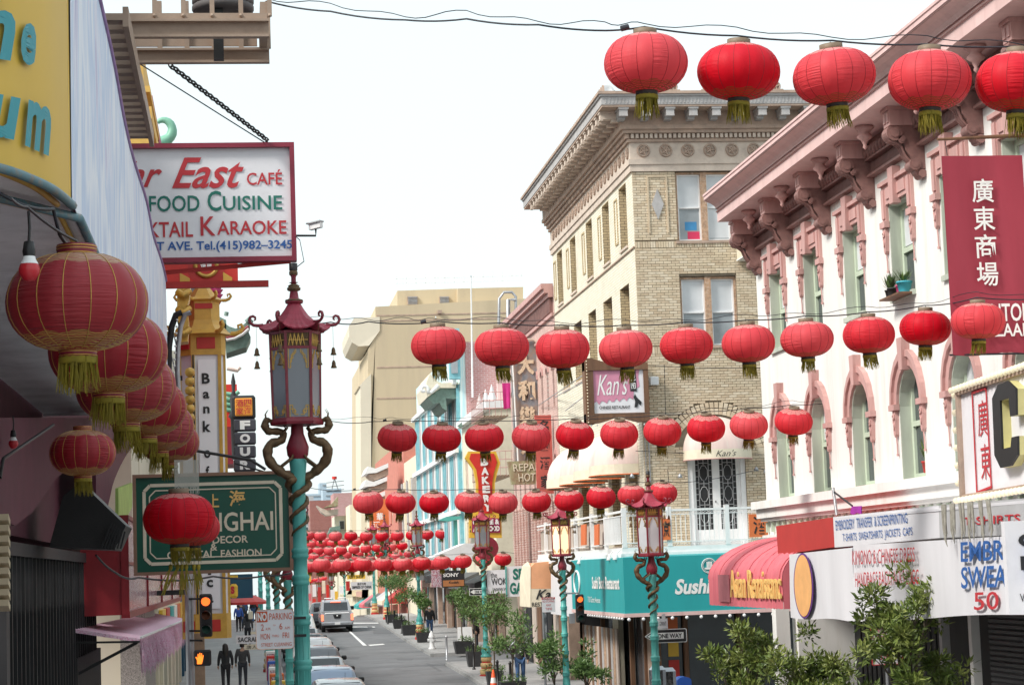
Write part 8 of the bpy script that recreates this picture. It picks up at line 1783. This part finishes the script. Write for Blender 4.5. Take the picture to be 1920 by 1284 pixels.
def person(loc, rz, H, label, jacket, trousers, hairlen=.2, stride=.15, armb=0., face=True, skirt=False, mask=False, shoes='black'):
    t = thing('person', label, 'person', loc); s = H/1.72; t.rotation_euler = (0, 0, rz)
    def L(*p): return V(p)*s
    st = stride
    J = {'pel': L(0,0,.93), 'sp': L(0,.01,1.1), 'ch': L(0,.0,1.3), 'nk': L(0,-.01,1.46), 'hd0': L(0,-.03,1.53), 'hd': L(0,-.035,1.61), 'hd2': L(0,-.03,1.68),
         'sl': L(-.18,0,1.40), 'el': L(-.245,.03+armb*.3,1.13), 'wl': L(-.25,-.05-armb,.9), 'sr': L(.18,0,1.40), 'er': L(.245,.03,1.13), 'wr': L(.26,-.06,.9),
         'hl': L(-.095,0,.88), 'kl': L(-.1,-st*.6,.49), 'al': L(-.1,-st*.5,.08), 'tl': L(-.11,-st*.5-.14,.035), 'hr': L(.095,0,.88), 'kr': L(.1,st*.1,.49), 'ar': L(.1,st*.9,.09), 'tr': L(.11,st*.9-.14,.035)}
    keys = list(J); ix = {k: i for i, k in enumerate(keys)}
    ed = [('pel','sp'),('sp','ch'),('ch','nk'),('nk','hd0'),('hd0','hd'),('hd','hd2'),('ch','sl'),('sl','el'),('el','wl'),('ch','sr'),('sr','er'),('er','wr'),('pel','hl'),('hl','kl'),('kl','al'),('al','tl'),('pel','hr'),('hr','kr'),('kr','ar'),('ar','tr')]
    R0 = dict(pel=.115,sp=.105,ch=.12,nk=.05,hd0=.06,hd=.085,hd2=.065,sl=.05,el=.036,wl=.024,sr=.05,er=.036,wr=.024,hl=.085,kl=.05,al=.034,tl=.03,hr=.085,kr=.05,ar=.034,tr=.03)
    body = skinmesh('body', [J[k] for k in keys], [(ix[a], ix[b]) for a, b in ed], [R0[k]*s for k in keys], M['skin'], t)
    def sub(name, ks, eds, rr, m):
        i2 = {k: i for i, k in enumerate(ks)}; return skinmesh(name, [J[k] for k in ks], [(i2[a], i2[b]) for a, b in eds], [rr[k]*s for k in ks], m, t)
    sub('jacket', ['sp','pel','ch','sl','el','wl','sr','er','wr'], [('pel','sp'),('sp','ch'),('ch','sl'),('sl','el'),('el','wl'),('ch','sr'),('sr','er'),('er','wr')], dict(pel=.185,sp=.155,ch=.155,sl=.085,el=.062,wl=.045,sr=.085,er=.062,wr=.045), jacket)
    for a, b, c in (('hl','kl','al'), ('hr','kr','ar')): pass
    sub('trousers', ['pel','hl','kl','al','hr','kr','ar'], [('pel','hl'),('hl','kl'),('kl','al'),('pel','hr'),('hr','kr'),('kr','ar')], dict(pel=.13,hl=.105,kl=.07,al=.055,hr=.105,kr=.07,ar=.055), trousers)
    for a, b in (('al','tl'), ('ar','tr')):
        sh_ = MB(); p0, p1 = J[a]+V((0, .04*s, -.03*s)), J[b]; sh_.tube([p0, p0.lerp(p1, .5)+V((0, 0, .012)), p1, p1+V((0, -.05*s, -.005))], [.042*s, .05*s, .045*s, .02*s], 8); sh_.build('shoe', M[shoes], None).parent = t
    for wq, sg in (('wl', -1), ('wr', 1)):                    # hands with five fingers
        hm = MB(); p = J[wq]; hm.tube([p, p+L(0,-.01,-.05), p+L(0,-.015,-.09)], [.024*s, .036*s, .03*s], 8)
        for k in range(4): b0 = p+L(.0, -.035+.02*k, -.085); hm.tube([b0, b0+L(-sg*.005, 0, -.04), b0+L(-sg*.018, 0, -.07+.006*abs(k-1.5))], [.0095*s, .0088*s, .007*s], 5)
        b0 = p+L(0, -.035, -.045); hm.tube([b0, b0+L(0, -.025, -.03), b0+L(-sg*.008, -.03, -.06)], [.011*s, .01*s, .008*s], 5)
        hm.build('hand', M['skin'], None).parent = t
    hr = MB(); c = J['hd']; hr.lathe([(.0, .112), (.05, .105), (.088, .06), (.098, 0), (.09, -.06), (.085, -.1)], c=c+V((0, .012, .0))*s, n=14)
    hv = MB(); N1 = 14
    for i in range(7):
        pass
    vs = []
    for i in range(9):
        ph = math.pi/2*i/8*1.25
        for j in range(N1):
            th = math.pi*(-.12)+math.pi*1.24*j/(N1-1); r = .1*math.sin(min(ph, math.pi/2)); z = .105*math.cos(ph) if ph < math.pi/2 else -.1*(ph-math.pi/2)/(.4)*(.6+hairlen*3)
            vs.append(c+V((r*math.cos(th), r*math.sin(th)*1.1+.01, z))*s)
    hv.add(vs, [(i*N1+j, (i+1)*N1+j, (i+1)*N1+j+1, i*N1+j+1) for i in range(8) for j in range(N1-1)], True)
    if hairlen > .15: hv.tube([c+V((0, .06, .02))*s, c+V((0, .085, -.1))*s, c+V((0, .1, -.1-hairlen))*s], [.1*s, .12*s, .08*s], 10)
    hv.build('hair', M['hair'], None).parent = t
    fm = MB(); fm.tube([c+V((0, -.085, .01))*s, c+V((0, -.112, -.02))*s], [.009*s, .014*s], 6); fm.build('nose', M['skin'], None).parent = t
    for sx in (-1, 1):
        MB().lathe([(0, -.008*s), (.009*s, 0), (0, .008*s)], c=c+V((sx*.032, -.083, .012))*s, n=8).build('eye', M['black'], None).parent = t
        MB().tube([c+V((sx*.087, -.01, .02))*s, c+V((sx*.094, 0, -.02))*s], .014*s, 6).build('ear', M['skin'], None).parent = t
    MB().tube([c+V((-.022, -.086, -.045))*s, c+V((0, -.092, -.047))*s, c+V((.022, -.086, -.045))*s], .005*s, 5).build('mouth', mk('lips', (.3,.08,.07), .5) if 'lips' not in M else M['lips'], None).parent = t
    if mask: MB().tube([c+V((-.06, -.055, -.04))*s, c+V((0, -.1, -.04))*s, c+V((.06, -.055, -.04))*s], [.03*s, .042*s, .03*s], 8).build('face_mask', M['white'], None).parent = t
    return t
mk('coat_black', (.022,.022,.026), .85, var=.2, scale=12); mk('coat_grey', (.06,.06,.065), .85, var=.2, scale=12); mk('trouser_black', (.025,.025,.03), .9); mk('trouser_grey', (.05,.055,.07), .9)
def gp(x, y): return (x, y, G(y)+.14)
person(gp(P(423,1250,Y=78).x, 78), math.pi+.1, 1.68, 'person walking away with long black hair, black coat and black trousers', M['coat_black'], M['trouser_black'], .32, .12)
person(gp(P(455,1250,Y=79).x, 79), math.pi-.1, 1.66, 'person walking away beside another, in dark grey parka and grey leggings', M['coat_grey'], M['trouser_grey'], .1, .12)
person(gp(P(464,1160,Y=112).x, 112), math.pi, 1.65, 'distant person on the left pavement in dark top carrying a pale bag', M['coat_grey'], M['trouser_black'], .25, .1)
tg_ = thing('shoulder_bag', 'pale bag on the shoulder of the distant person on the left pavement', 'bag', P(470, 1155, Y=111.7)); MB().bbox(P(470,1160,Y=111.7)-V((.12, .06, .0)), P(470,1160,Y=111.7)+V((.12, .06, .4)), .03).build('bag_body', M['creamcloth'], tg_); MB().tube([P(470,1160,Y=111.7)+V((-.1, 0, .4)), P(470,1160,Y=111.7)+V((-.15, 0, .7)), P(470,1160,Y=111.7)+V((.05, 0, .4))], .012, 5).build('strap', M['cream'], tg_)
man = person(gp(P(975,1240,Y=74).x, 74), -.05, 1.78, 'man in black jacket and blue jeans with a white lanyard card walking towards us', M['coat_black'], M['jeans'], .05, .16, .1)
MB().box((-.04, -.2, 1.2), (.04, -.19, 1.3)).build('lanyard_card', M['textwhite'], None).parent = man
MB().tube([(-.05, -.13, 1.48), (-.02, -.18, 1.35), (0, -.195, 1.3), (.02, -.18, 1.35), (.05, -.13, 1.48)], .006, 4).build('lanyard_cord', M['textwhite'], None).parent = man
person(gp(P(806,1180,Y=112).x, 112), .1, 1.72, 'masked person in black jacket and jeans standing behind the white hydrant', M['coat_black'], M['jeans'], .05, .08, 0, mask=True)
person(gp(P(893,1190,Y=98).x, 98), 1.2, 1.72, 'person in dark coat at the alley corner behind the sandwich board', M['coat_grey'], M['trouser_black'], .05, .1)
for i, px in enumerate((447, 452, 458, 474, 480)):
    person(gp(P(px, 1150, Y=128+4*i).x, 128+4*i), math.pi+.3*i, 1.6+.03*i, 'far pedestrian on the left pavement near the crest, %s from the left' % ORD[i], M[('bluepaint', 'coat_grey', 'jeans', 'coat_black', 'redcloth')[i]], M[('trouser_black', 'jeans')[i % 2]], .1, .1)
def paintm(name, c, rough=.25, metal=.3): m = mat(name, c, rough, metal, var=.04, bump=0); m.node_tree.nodes['Principled BSDF'].inputs['Coat Weight'].default_value = .6; M[name] = m; return m
paintm('car_silver', (.42,.43,.45)); paintm('car_blue', (.3,.38,.52)); paintm('car_white', (.7,.71,.72)); paintm('car_black', (.02,.021,.025)); paintm('car_grey', (.16,.17,.19)); M['carglass'] = mat('carglass', (.02,.025,.03), .05, var=.1, bump=0, spec=.9)
def car(label, x, y, m, kind='sedan', L_=4.5, W=1.8, H=1.45, rz=0., on=False, group='cars parked along the left kerb'):
    t = thing('parked_car' if group else 'driving_car', label, 'car', (0, 0, 0), group)
    hb = H*.6
    if kind == 'suv': st = [(-.5,.42,.45,.9,.9),(-.497,hb*.9,hb*.9,.96,.96),(-.485,hb,hb*1.02,.97,.9),(-.45,hb,H*.95,.98,.8),(-.4,hb,H,.99,.78),(0,hb,H*1.0,1,.78),(.12,hb,H*.97,1,.77),(.27,hb,hb*1.04,.99,.86),(.42,hb*.93,hb*.95,.95,.85),(.485,hb*.75,hb*.77,.86,.8),(.5,.45,.47,.8,.78)]
    else: st = [(-.5,.45,.47,.86,.86),(-.495,hb*.92,hb*.93,.92,.88),(-.38,hb,hb*1.03,.97,.84),(-.34,hb,hb*1.1,.98,.82),(-.2,hb,H*.97,1,.74),(-.05,hb,H,1,.73),(.08,hb,H*.96,1,.74),(.24,hb*.98,hb*1.03,.99,.82),(.42,hb*.88,hb*.9,.94,.84),(.487,hb*.7,hb*.72,.85,.8),(.5,.42,.44,.8,.76)]
    mb = MB(); vs = []; gl = MB()
    for (f, b, r, wb, wr) in st:
        y_ = f*L_; w2 = W/2; lo = .22
        vs += [V((-w2*wb*.94, y_, lo)), V((-w2*wb, y_, lo+.15)), V((-w2*wb, y_, b*.8)), V((-w2*wb*.97, y_, b)), V((-w2*wr*.97, y_, r-.06*(r > b+.1))), V((-w2*wr*.8, y_, r)), V((0, y_, r+.02)), V((w2*wr*.8, y_, r)), V((w2*wr*.97, y_, r-.06*(r > b+.1))), V((w2*wb*.97, y_, b)), V((w2*wb, y_, b*.8)), V((w2*wb, y_, lo+.15)), V((w2*wb*.94, y_, lo))]
    n = 13; mb.add(vs, [(i*n+k, i*n+(k+1) % n, (i+1)*n+(k+1) % n, (i+1)*n+k) for i in range(len(st)-1) for k in range(n)], True); mb.add(vs[:n], [tuple(range(n))]); mb.add(vs[-n:], [tuple(reversed(range(n)))])
    mb.build('body', m, t)
    def gq(i0, i1, sgn):                                      # glass laid just proud of the body
        a = [vs[i0*n+5], vs[i0*n+7], vs[i1*n+7], vs[i1*n+5]]; c = sum(a, V((0, 0, 0)))/4; nn = (a[1]-a[0]).cross(a[2]-a[0]).normalized(); nn = nn if nn.z > 0 else -nn; return [c+(p-c)*.97+nn*.03 for p in a]
    rear = (2, 4) if kind == 'suv' else (3, 4); fi = (6, 7)
    q = gq(*rear, 1); MB().panel(q if (q[1]-q[0]).cross(q[3]-q[0]).z > 0 else [q[1], q[0], q[3], q[2]], .01).build('rear_window', M['carglass'], t); q = gq(*fi, 1); MB().panel(q if (q[1]-q[0]).cross(q[3]-q[0]).z > 0 else [q[1], q[0], q[3], q[2]], .01).build('windscreen', M['carglass'], t)
    for s in (0, 1):
        ks = (9, 8) if s else (3, 4); 
        for (i0, i1) in ((4, 5), (5, 6)): a = [vs[i0*n+ks[0]], vs[i1*n+ks[0]], vs[i1*n+ks[1]], vs[i0*n+ks[1]]]; c = sum(a, V((0, 0, 0)))/4; ox = V((.012 if s else -.012, 0, 0)); a = [c+(p-c)*.9+ox for p in a]; (MB().panel(a if s else a[::-1], .008)).build('side_window', M['carglass'], t)
        sx = 1 if s else -1
        for f in (-.3, .31):
            w_ = MB(); Mx = Matrix.Rotation(math.pi/2, 4, 'Y'); w_.lathe([(.2, -.1), (.31, -.1), (.33, -.06), (.33, .06), (.31, .1), (.2, .1)], c=(sx*(W/2-.11), f*L_, .33), n=18, M=Mx); wo = w_.build('wheel', M['tyre'], t); MB().lathe([(0, -.09), (.18, -.1), (.2, -.06), (.2, .06), (.18, .1), (0, .09)], c=(sx*(W/2-.11), f*L_, .33), n=12, M=Mx).build('rim', M['steel'], wo)
        mi = MB(); mi.bbox((sx*(W/2+.02), .13*L_, hb), (sx*(W/2+.22), .13*L_+.1, hb+.16), .04); mi.build('wing_mirror', M['black'], t)
        MB().bbox((sx*W*.36, -.5*L_-.015, hb*.72), (sx*W*.46, -.46*L_, hb*.97), .03).build('tail_light', M['tail_on' if on else 'taillight'], t); MB().bbox((sx*W*.3, .485*L_, hb*.6), (sx*W*.42, .5*L_+.01, hb*.75), .03).build('headlight', M['glass_pale'], t)
    MB().bbox((-W*.43, -.5*L_-.07, .3), (W*.43, -.49*L_, .52), .05).build('rear_bumper', m, t); MB().box((-.16, -.5*L_-.08, .55), (.16, -.5*L_-.012, .67)).build('number_plate', M['textwhite'], t); MB().tube([(.2, -.1*L_, H), (.2, -.14*L_, H+.2)], .006, 4).build('aerial', M['black'], t)
    t.location = (x, y, G(y)+.004); sl_ = (G(y+2)-G(y-2))/4; t.rotation_euler = (math.atan(sl_), 0, rz); return t
pk = [('silver parked car nearest us at the bottom edge beside the big lamp post', 62.5, 'car_silver', 'suv', 1.5), ('pale blue parked car with red tail light, second from the bottom', 68.3, 'car_blue', 'suv', 1.5), ('blue-grey parked sedan, third from the bottom', 74.2, 'car_silver', 'sedan', 1.45), ('grey parked car, fourth from the bottom', 80.0, 'car_grey', 'suv', 1.5), ('white parked car, fifth from the bottom', 86.0, 'car_white', 'suv', 1.55), ('dark parked sedan, sixth from the bottom', 92.2, 'car_black', 'sedan', 1.45), ('silver parked car further up the kerb', 99.0, 'car_silver', 'sedan', 1.45), ('white parked van-like car close to the pickup', 108.0, 'car_white', 'suv', 1.8), ('dark parked car furthest up before the crest', 118, 'car_grey', 'suv', 1.6)]
for lb, y, m_, kd, h in pk: car(lb, 2.62, y, M[m_], kd, 4.5, 1.82, h)
car('dark car with lit tail lights beside the silver pickup truck', 4.75, 133, M['car_black'], 'sedan', 4.6, 1.8, 1.5, on=True, group=None)
car('silver car standing in the alley behind the lamp with grey panes', 13.6, 93.4, M['car_silver'], 'sedan', 4.5, 1.8, 1.45, rz=math.pi/2, group=None)
for i, (px, Y, m_) in enumerate(((600, 185, 'car_black'), (612, 205, 'car_white'), (590, 225, 'car_blue'))): car('remote car beyond the crest, %s' % ('black one', 'white one', 'pale blue one')[i], P(px, 1120, Y=Y).x, Y, M[m_], 'suv', 4.5, 1.8, 1.6, group=None)
PT = thing('pickup_truck', 'silver pickup truck with roof rack driving away, tail lights lit', 'pickup truck', (0, 0, 0)); Wt = 1.86
b = MB(); b.bbox((-Wt/2, -.0, .5), (-Wt/2+.12, 1.9, 1.12), .04); b.bbox((Wt/2-.12, 0, .5), (Wt/2, 1.9, 1.12), .04); b.box((-Wt/2+.12, .05, .5), (Wt/2-.12, 1.9, .62)); b.build('bed', M['car_silver'], PT)
MB().bbox((-Wt/2+.13, -.04, .52), (Wt/2-.13, .05, 1.1), .03).build('tailgate', M['car_silver'], PT); MB().bbox((-.7, -.06, 1.08), (.7, .3, 1.13), .02).build('tailgate_cap', M['white'], PT)
MB().prism([(-.24, -.05, 1.03), (-.17, -.05, .8), (.17, -.05, .8), (.24, -.05, 1.03)], (0, -.015, 0)).build('handle_recess', M['black'], PT); MB().lathe([(.045, -.01), (.045, .0), (0, .005)], c=(0, -.07, .96), n=12, M=Matrix.Rotation(math.pi/2, 4, 'X')).build('round_badge', M['textwhite'], PT)
cab = MB(); ys = [(1.9, .78, 1.12, .9, 1.0), ]; pr = [(1.9, .5), (1.9, 1.15), (2.05, 1.72), (2.6, 1.8), (3.2, 1.76), (3.95, 1.18), (5.1, 1.05), (5.25, .9), (5.25, .45)]
vv = []
for sx in (-1, 1):
    for (yy, zz) in pr: vv.append(V((sx*(Wt/2 if zz < 1.2 else Wt/2-.16), yy, zz)))
k = len(pr); cab.add(vv, [tuple(range(k)), tuple(range(2*k-1, k-1, -1))]+[(i, i+1, k+i+1, k+i) [::-1] for i in range(k-1)]); cab.build('cab', M['car_silver'], PT)
MB().panel([V((-.72, 1.9, 1.18)), V((.72, 1.9, 1.18)), V((.68, 2.03, 1.66)), V((-.68, 2.03, 1.66))], .01).build('rear_window', M['carglass'], PT)
for sx in (-1, 1):
    MB().bbox((sx*(Wt/2-.14), -.05, .68), (sx*(Wt/2+.005), .08, 1.04), .03).build('tail_light', M['tail_on'], PT); MB().bbox((sx*(Wt/2), 3.3, 1.15), (sx*(Wt/2+.22), 3.45, 1.38), .04).build('wing_mirror', M['black'], PT)
    for yy in (.95, 4.2):
        Mx = Matrix.Rotation(math.pi/2, 4, 'Y'); wo = MB().lathe([(.2, -.12), (.35, -.12), (.38, -.08), (.38, .08), (.35, .12), (.2, .12)], c=(sx*(Wt/2-.14), yy, .38), n=18, M=Mx).build('wheel', M['tyre'], PT); MB().lathe([(0, -.1), (.2, -.11), (.2, .11), (0, .1)], c=(sx*(Wt/2-.14), yy, .38), n=12, M=Mx).build('rim', M['steel'], wo)
    MB().tube([(sx*.6, 2.1, 1.84), (sx*.6, 3.1, 1.84)], .025, 6).build('roof_rail', M['black'], PT)
    MB().bbox((sx*.15, 2.2, 1.86), (sx*.65, 2.35, 1.93), .03).build('rack_pad', M['white'], PT)
MB().bbox((-Wt/2+.02, -.2, .42), (Wt/2-.02, 0, .62), .05).build('rear_bumper', M['steel'], PT); MB().box((-.16, -.215, .46), (.16, -.2, .6)).build('number_plate', M['white'], PT); MB().box((-.8, .1, .3), (.8, 5, .5)).build('chassis', M['black'], PT); MB().bbox((-.3, 1.86, 1.67), (.3, 1.92, 1.71), .01).build('brake_light', M['tail_on'], PT)
PT.location = (P(633, 1180, Y=125).x, 125, G(125)+.004); PT.rotation_euler = (math.atan(.022), 0, 0)
HY = thing('fire_hydrant', 'white fire hydrant at the alley corner', 'fire hydrant', (0, 0, 0)); hp = PG(810, 1216, .14); o = V((hp.x, hp.y, G(hp.y)+.14))
MB().lathe([(.17, 0), (.17, .06), (.12, .08), (.11, .5), (.15, .52), (.15, .58), (.13, .62), (.1, .74), (.04, .8), (.03, .84), (0, .85)], c=o, n=16).build('barrel', M['white'], HY); MB().lathe([(.16, -.01), (.16, .05)], c=o, n=16).build('foot_flange', M['black'], HY)
for sx in (-1, 1): MB().tube([o+V((0, 0, .42)), o+V((sx*.2, 0, .42))], [.07, .07], 10).build('side_outlet', M['white'], HY)
MB().tube([o+V((0, 0, .42)), o+V((0, -.2, .42))], [.08, .08], 10).build('front_outlet', M['white'], HY)
CO = thing('traffic_cone', 'orange traffic cone beside the planter of the bushy tree', 'traffic cone', (0, 0, 0)); o = V((P(925,1270,Y=73).x, 73, G(73)+.14)); MB().lathe([(.14, .03), (.03, .7), (0, .7)], c=o, n=14).build('cone', M['orangecone'] if 'orangecone' in M else mk('orangecone', (.8,.1,.02), .5), CO); MB().lathe([(.105, .25), (.075, .43)], c=o+V((0, 0, 0)), n=14).build('white_band', M['textwhite'], CO); MB().box(o+V((-.19, -.19, 0)), o+V((.19, .19, .03))).build('foot', M['orangecone'], CO)
for i, (px, Y) in enumerate(((888, 84), (932, 72.5), (956, 71.5), (838, 91), (755, 118), (742, 124), (729, 130))):
    o = V((P(px, 1230, Y=Y).x, Y, G(Y)+.14)); t = thing('bollard', 'slim %s bollard on the right pavement, %s' % ('grey' if i == 3 else 'black', ('left of the banded lamp base', 'left rear of the cone planter', 'right of the cone planter', 'at the alley mouth', 'near the far trees, nearest', 'near the far trees, middle', 'near the far trees, furthest')[i]), 'bollard', o, 'bollards along the right pavement'); MB().lathe([(.07, 0), (.07, .05), (.045, .06), (.045, .95), (.06, .98), (.03, 1.05), (0, 1.06)], c=o, n=10).build('shaft', M['steel' if i == 3 else 'black'], t)
SB = thing('sandwich_board', 'white sandwich board standing in front of the dark shops near the alley', 'sandwich board', (P(872,1200,Y=99).x, 99, G(99)+.14)); o = SB.location; MB().panel([o+V((-.35, -.2, 0)), o+V((.35, -.2, 0)), o+V((.33, 0, 1.05)), o+V((-.33, 0, 1.05))], .03).build('front_panel', M['white'], SB); MB().panel([o+V((.35, .25, 0)), o+V((-.35, .25, 0)), o+V((-.33, .05, 1.05)), o+V((.33, .05, 1.05))], .03).build('back_panel', M['white'], SB)
for (px0, px1, Y, lb) in ((1003, 1028, 66, 'rust-stained paling boards of the shop front left of the glowing lamp'),):
    t = thing('paling_screen', lb, 'screen', (11.3, 68, G(68)))
    for i in range(16): y = 64.5+.42*i; MB().box((11.2, y, G(68)), (11.25, y+.36, 3.1)).build('board', M[('oldwood', 'peel', 'greystone', 'wood')[i % 4]], t)
BL = thing('blue_box', 'blue round-topped bin at the bottom edge below the teal awning', 'bin', (0, 0, 0)); Yb = 52; a, b_ = P(1271,1300,Y=Yb), P(1296,1266,Y=Yb); n_ = [V((a.x+(b_.x-a.x)*(.5-.5*math.cos(math.pi*k/8)), Yb, b_.z-.12+.1*math.sin(math.pi*k/8))) for k in range(9)]; MB().prism([V((a.x, Yb, G(Yb)+.1)), ]+n_+[V((b_.x, Yb, G(Yb)+.1))], (0, .5, 0)).build('case', mk('binblue', (.02,.09,.4), .4), BL)
FO = thing('wrapped_dispensers', 'foil wrapped news dispensers behind the right lamp post', 'dispenser', (0, 0, 0)); Yb = 50
for k, px in enumerate((1238, 1257)): c = P(px, 1300, Y=Yb+.3*k); zt2 = P(px, 1248+4*k, Y=Yb).z; MB().bbox((c.x-.19, Yb+.3*k, G(Yb)+.1), (c.x+.17, Yb+.4+.3*k, zt2), .09).build('wrapped_case', M['foil'], FO)
t = thing('tow_away_sign', 'white and red tow away sign half hidden by the large spiky-leaved tree', 'sign', P(1662, 1200, Y=32)); q = rectY(1634, 1176, 1691, 1245, 32.5); MB().panel(q, .015).build('plate', M['signwhite'], t)
for s_, u0, v0, u1, v1 in (('TOW-AWAY', .06, .84, .94, .96), ('NO STOPPING', .06, .66, .94, .78), ('ANY', .28, .4, .72, .56), ('TIME', .22, .14, .78, .3)): text(s_, q, M['textred'], t, u0, v0, u1, v1, bold=.01)
f = quadf(q); eb = MB(); 
for p0, p1 in (((0,0),(1,0)),((1,0),(1,1)),((1,1),(0,1)),((0,1),(0,0))): eb.bar(f(*p0)+V((0, -.004, 0)), f(*p1)+V((0, -.004, 0)), .018, .012)
eb.build('red_rim', M['textred'], t); c = q[0].lerp(q[1], .5); MB().tube([V((c.x, 32.55, G(32)+.1)), V((c.x, 32.55, c.z+.5))], .03, 8).build('post', M['steel'], t)
bpy.context.view_layer.update()
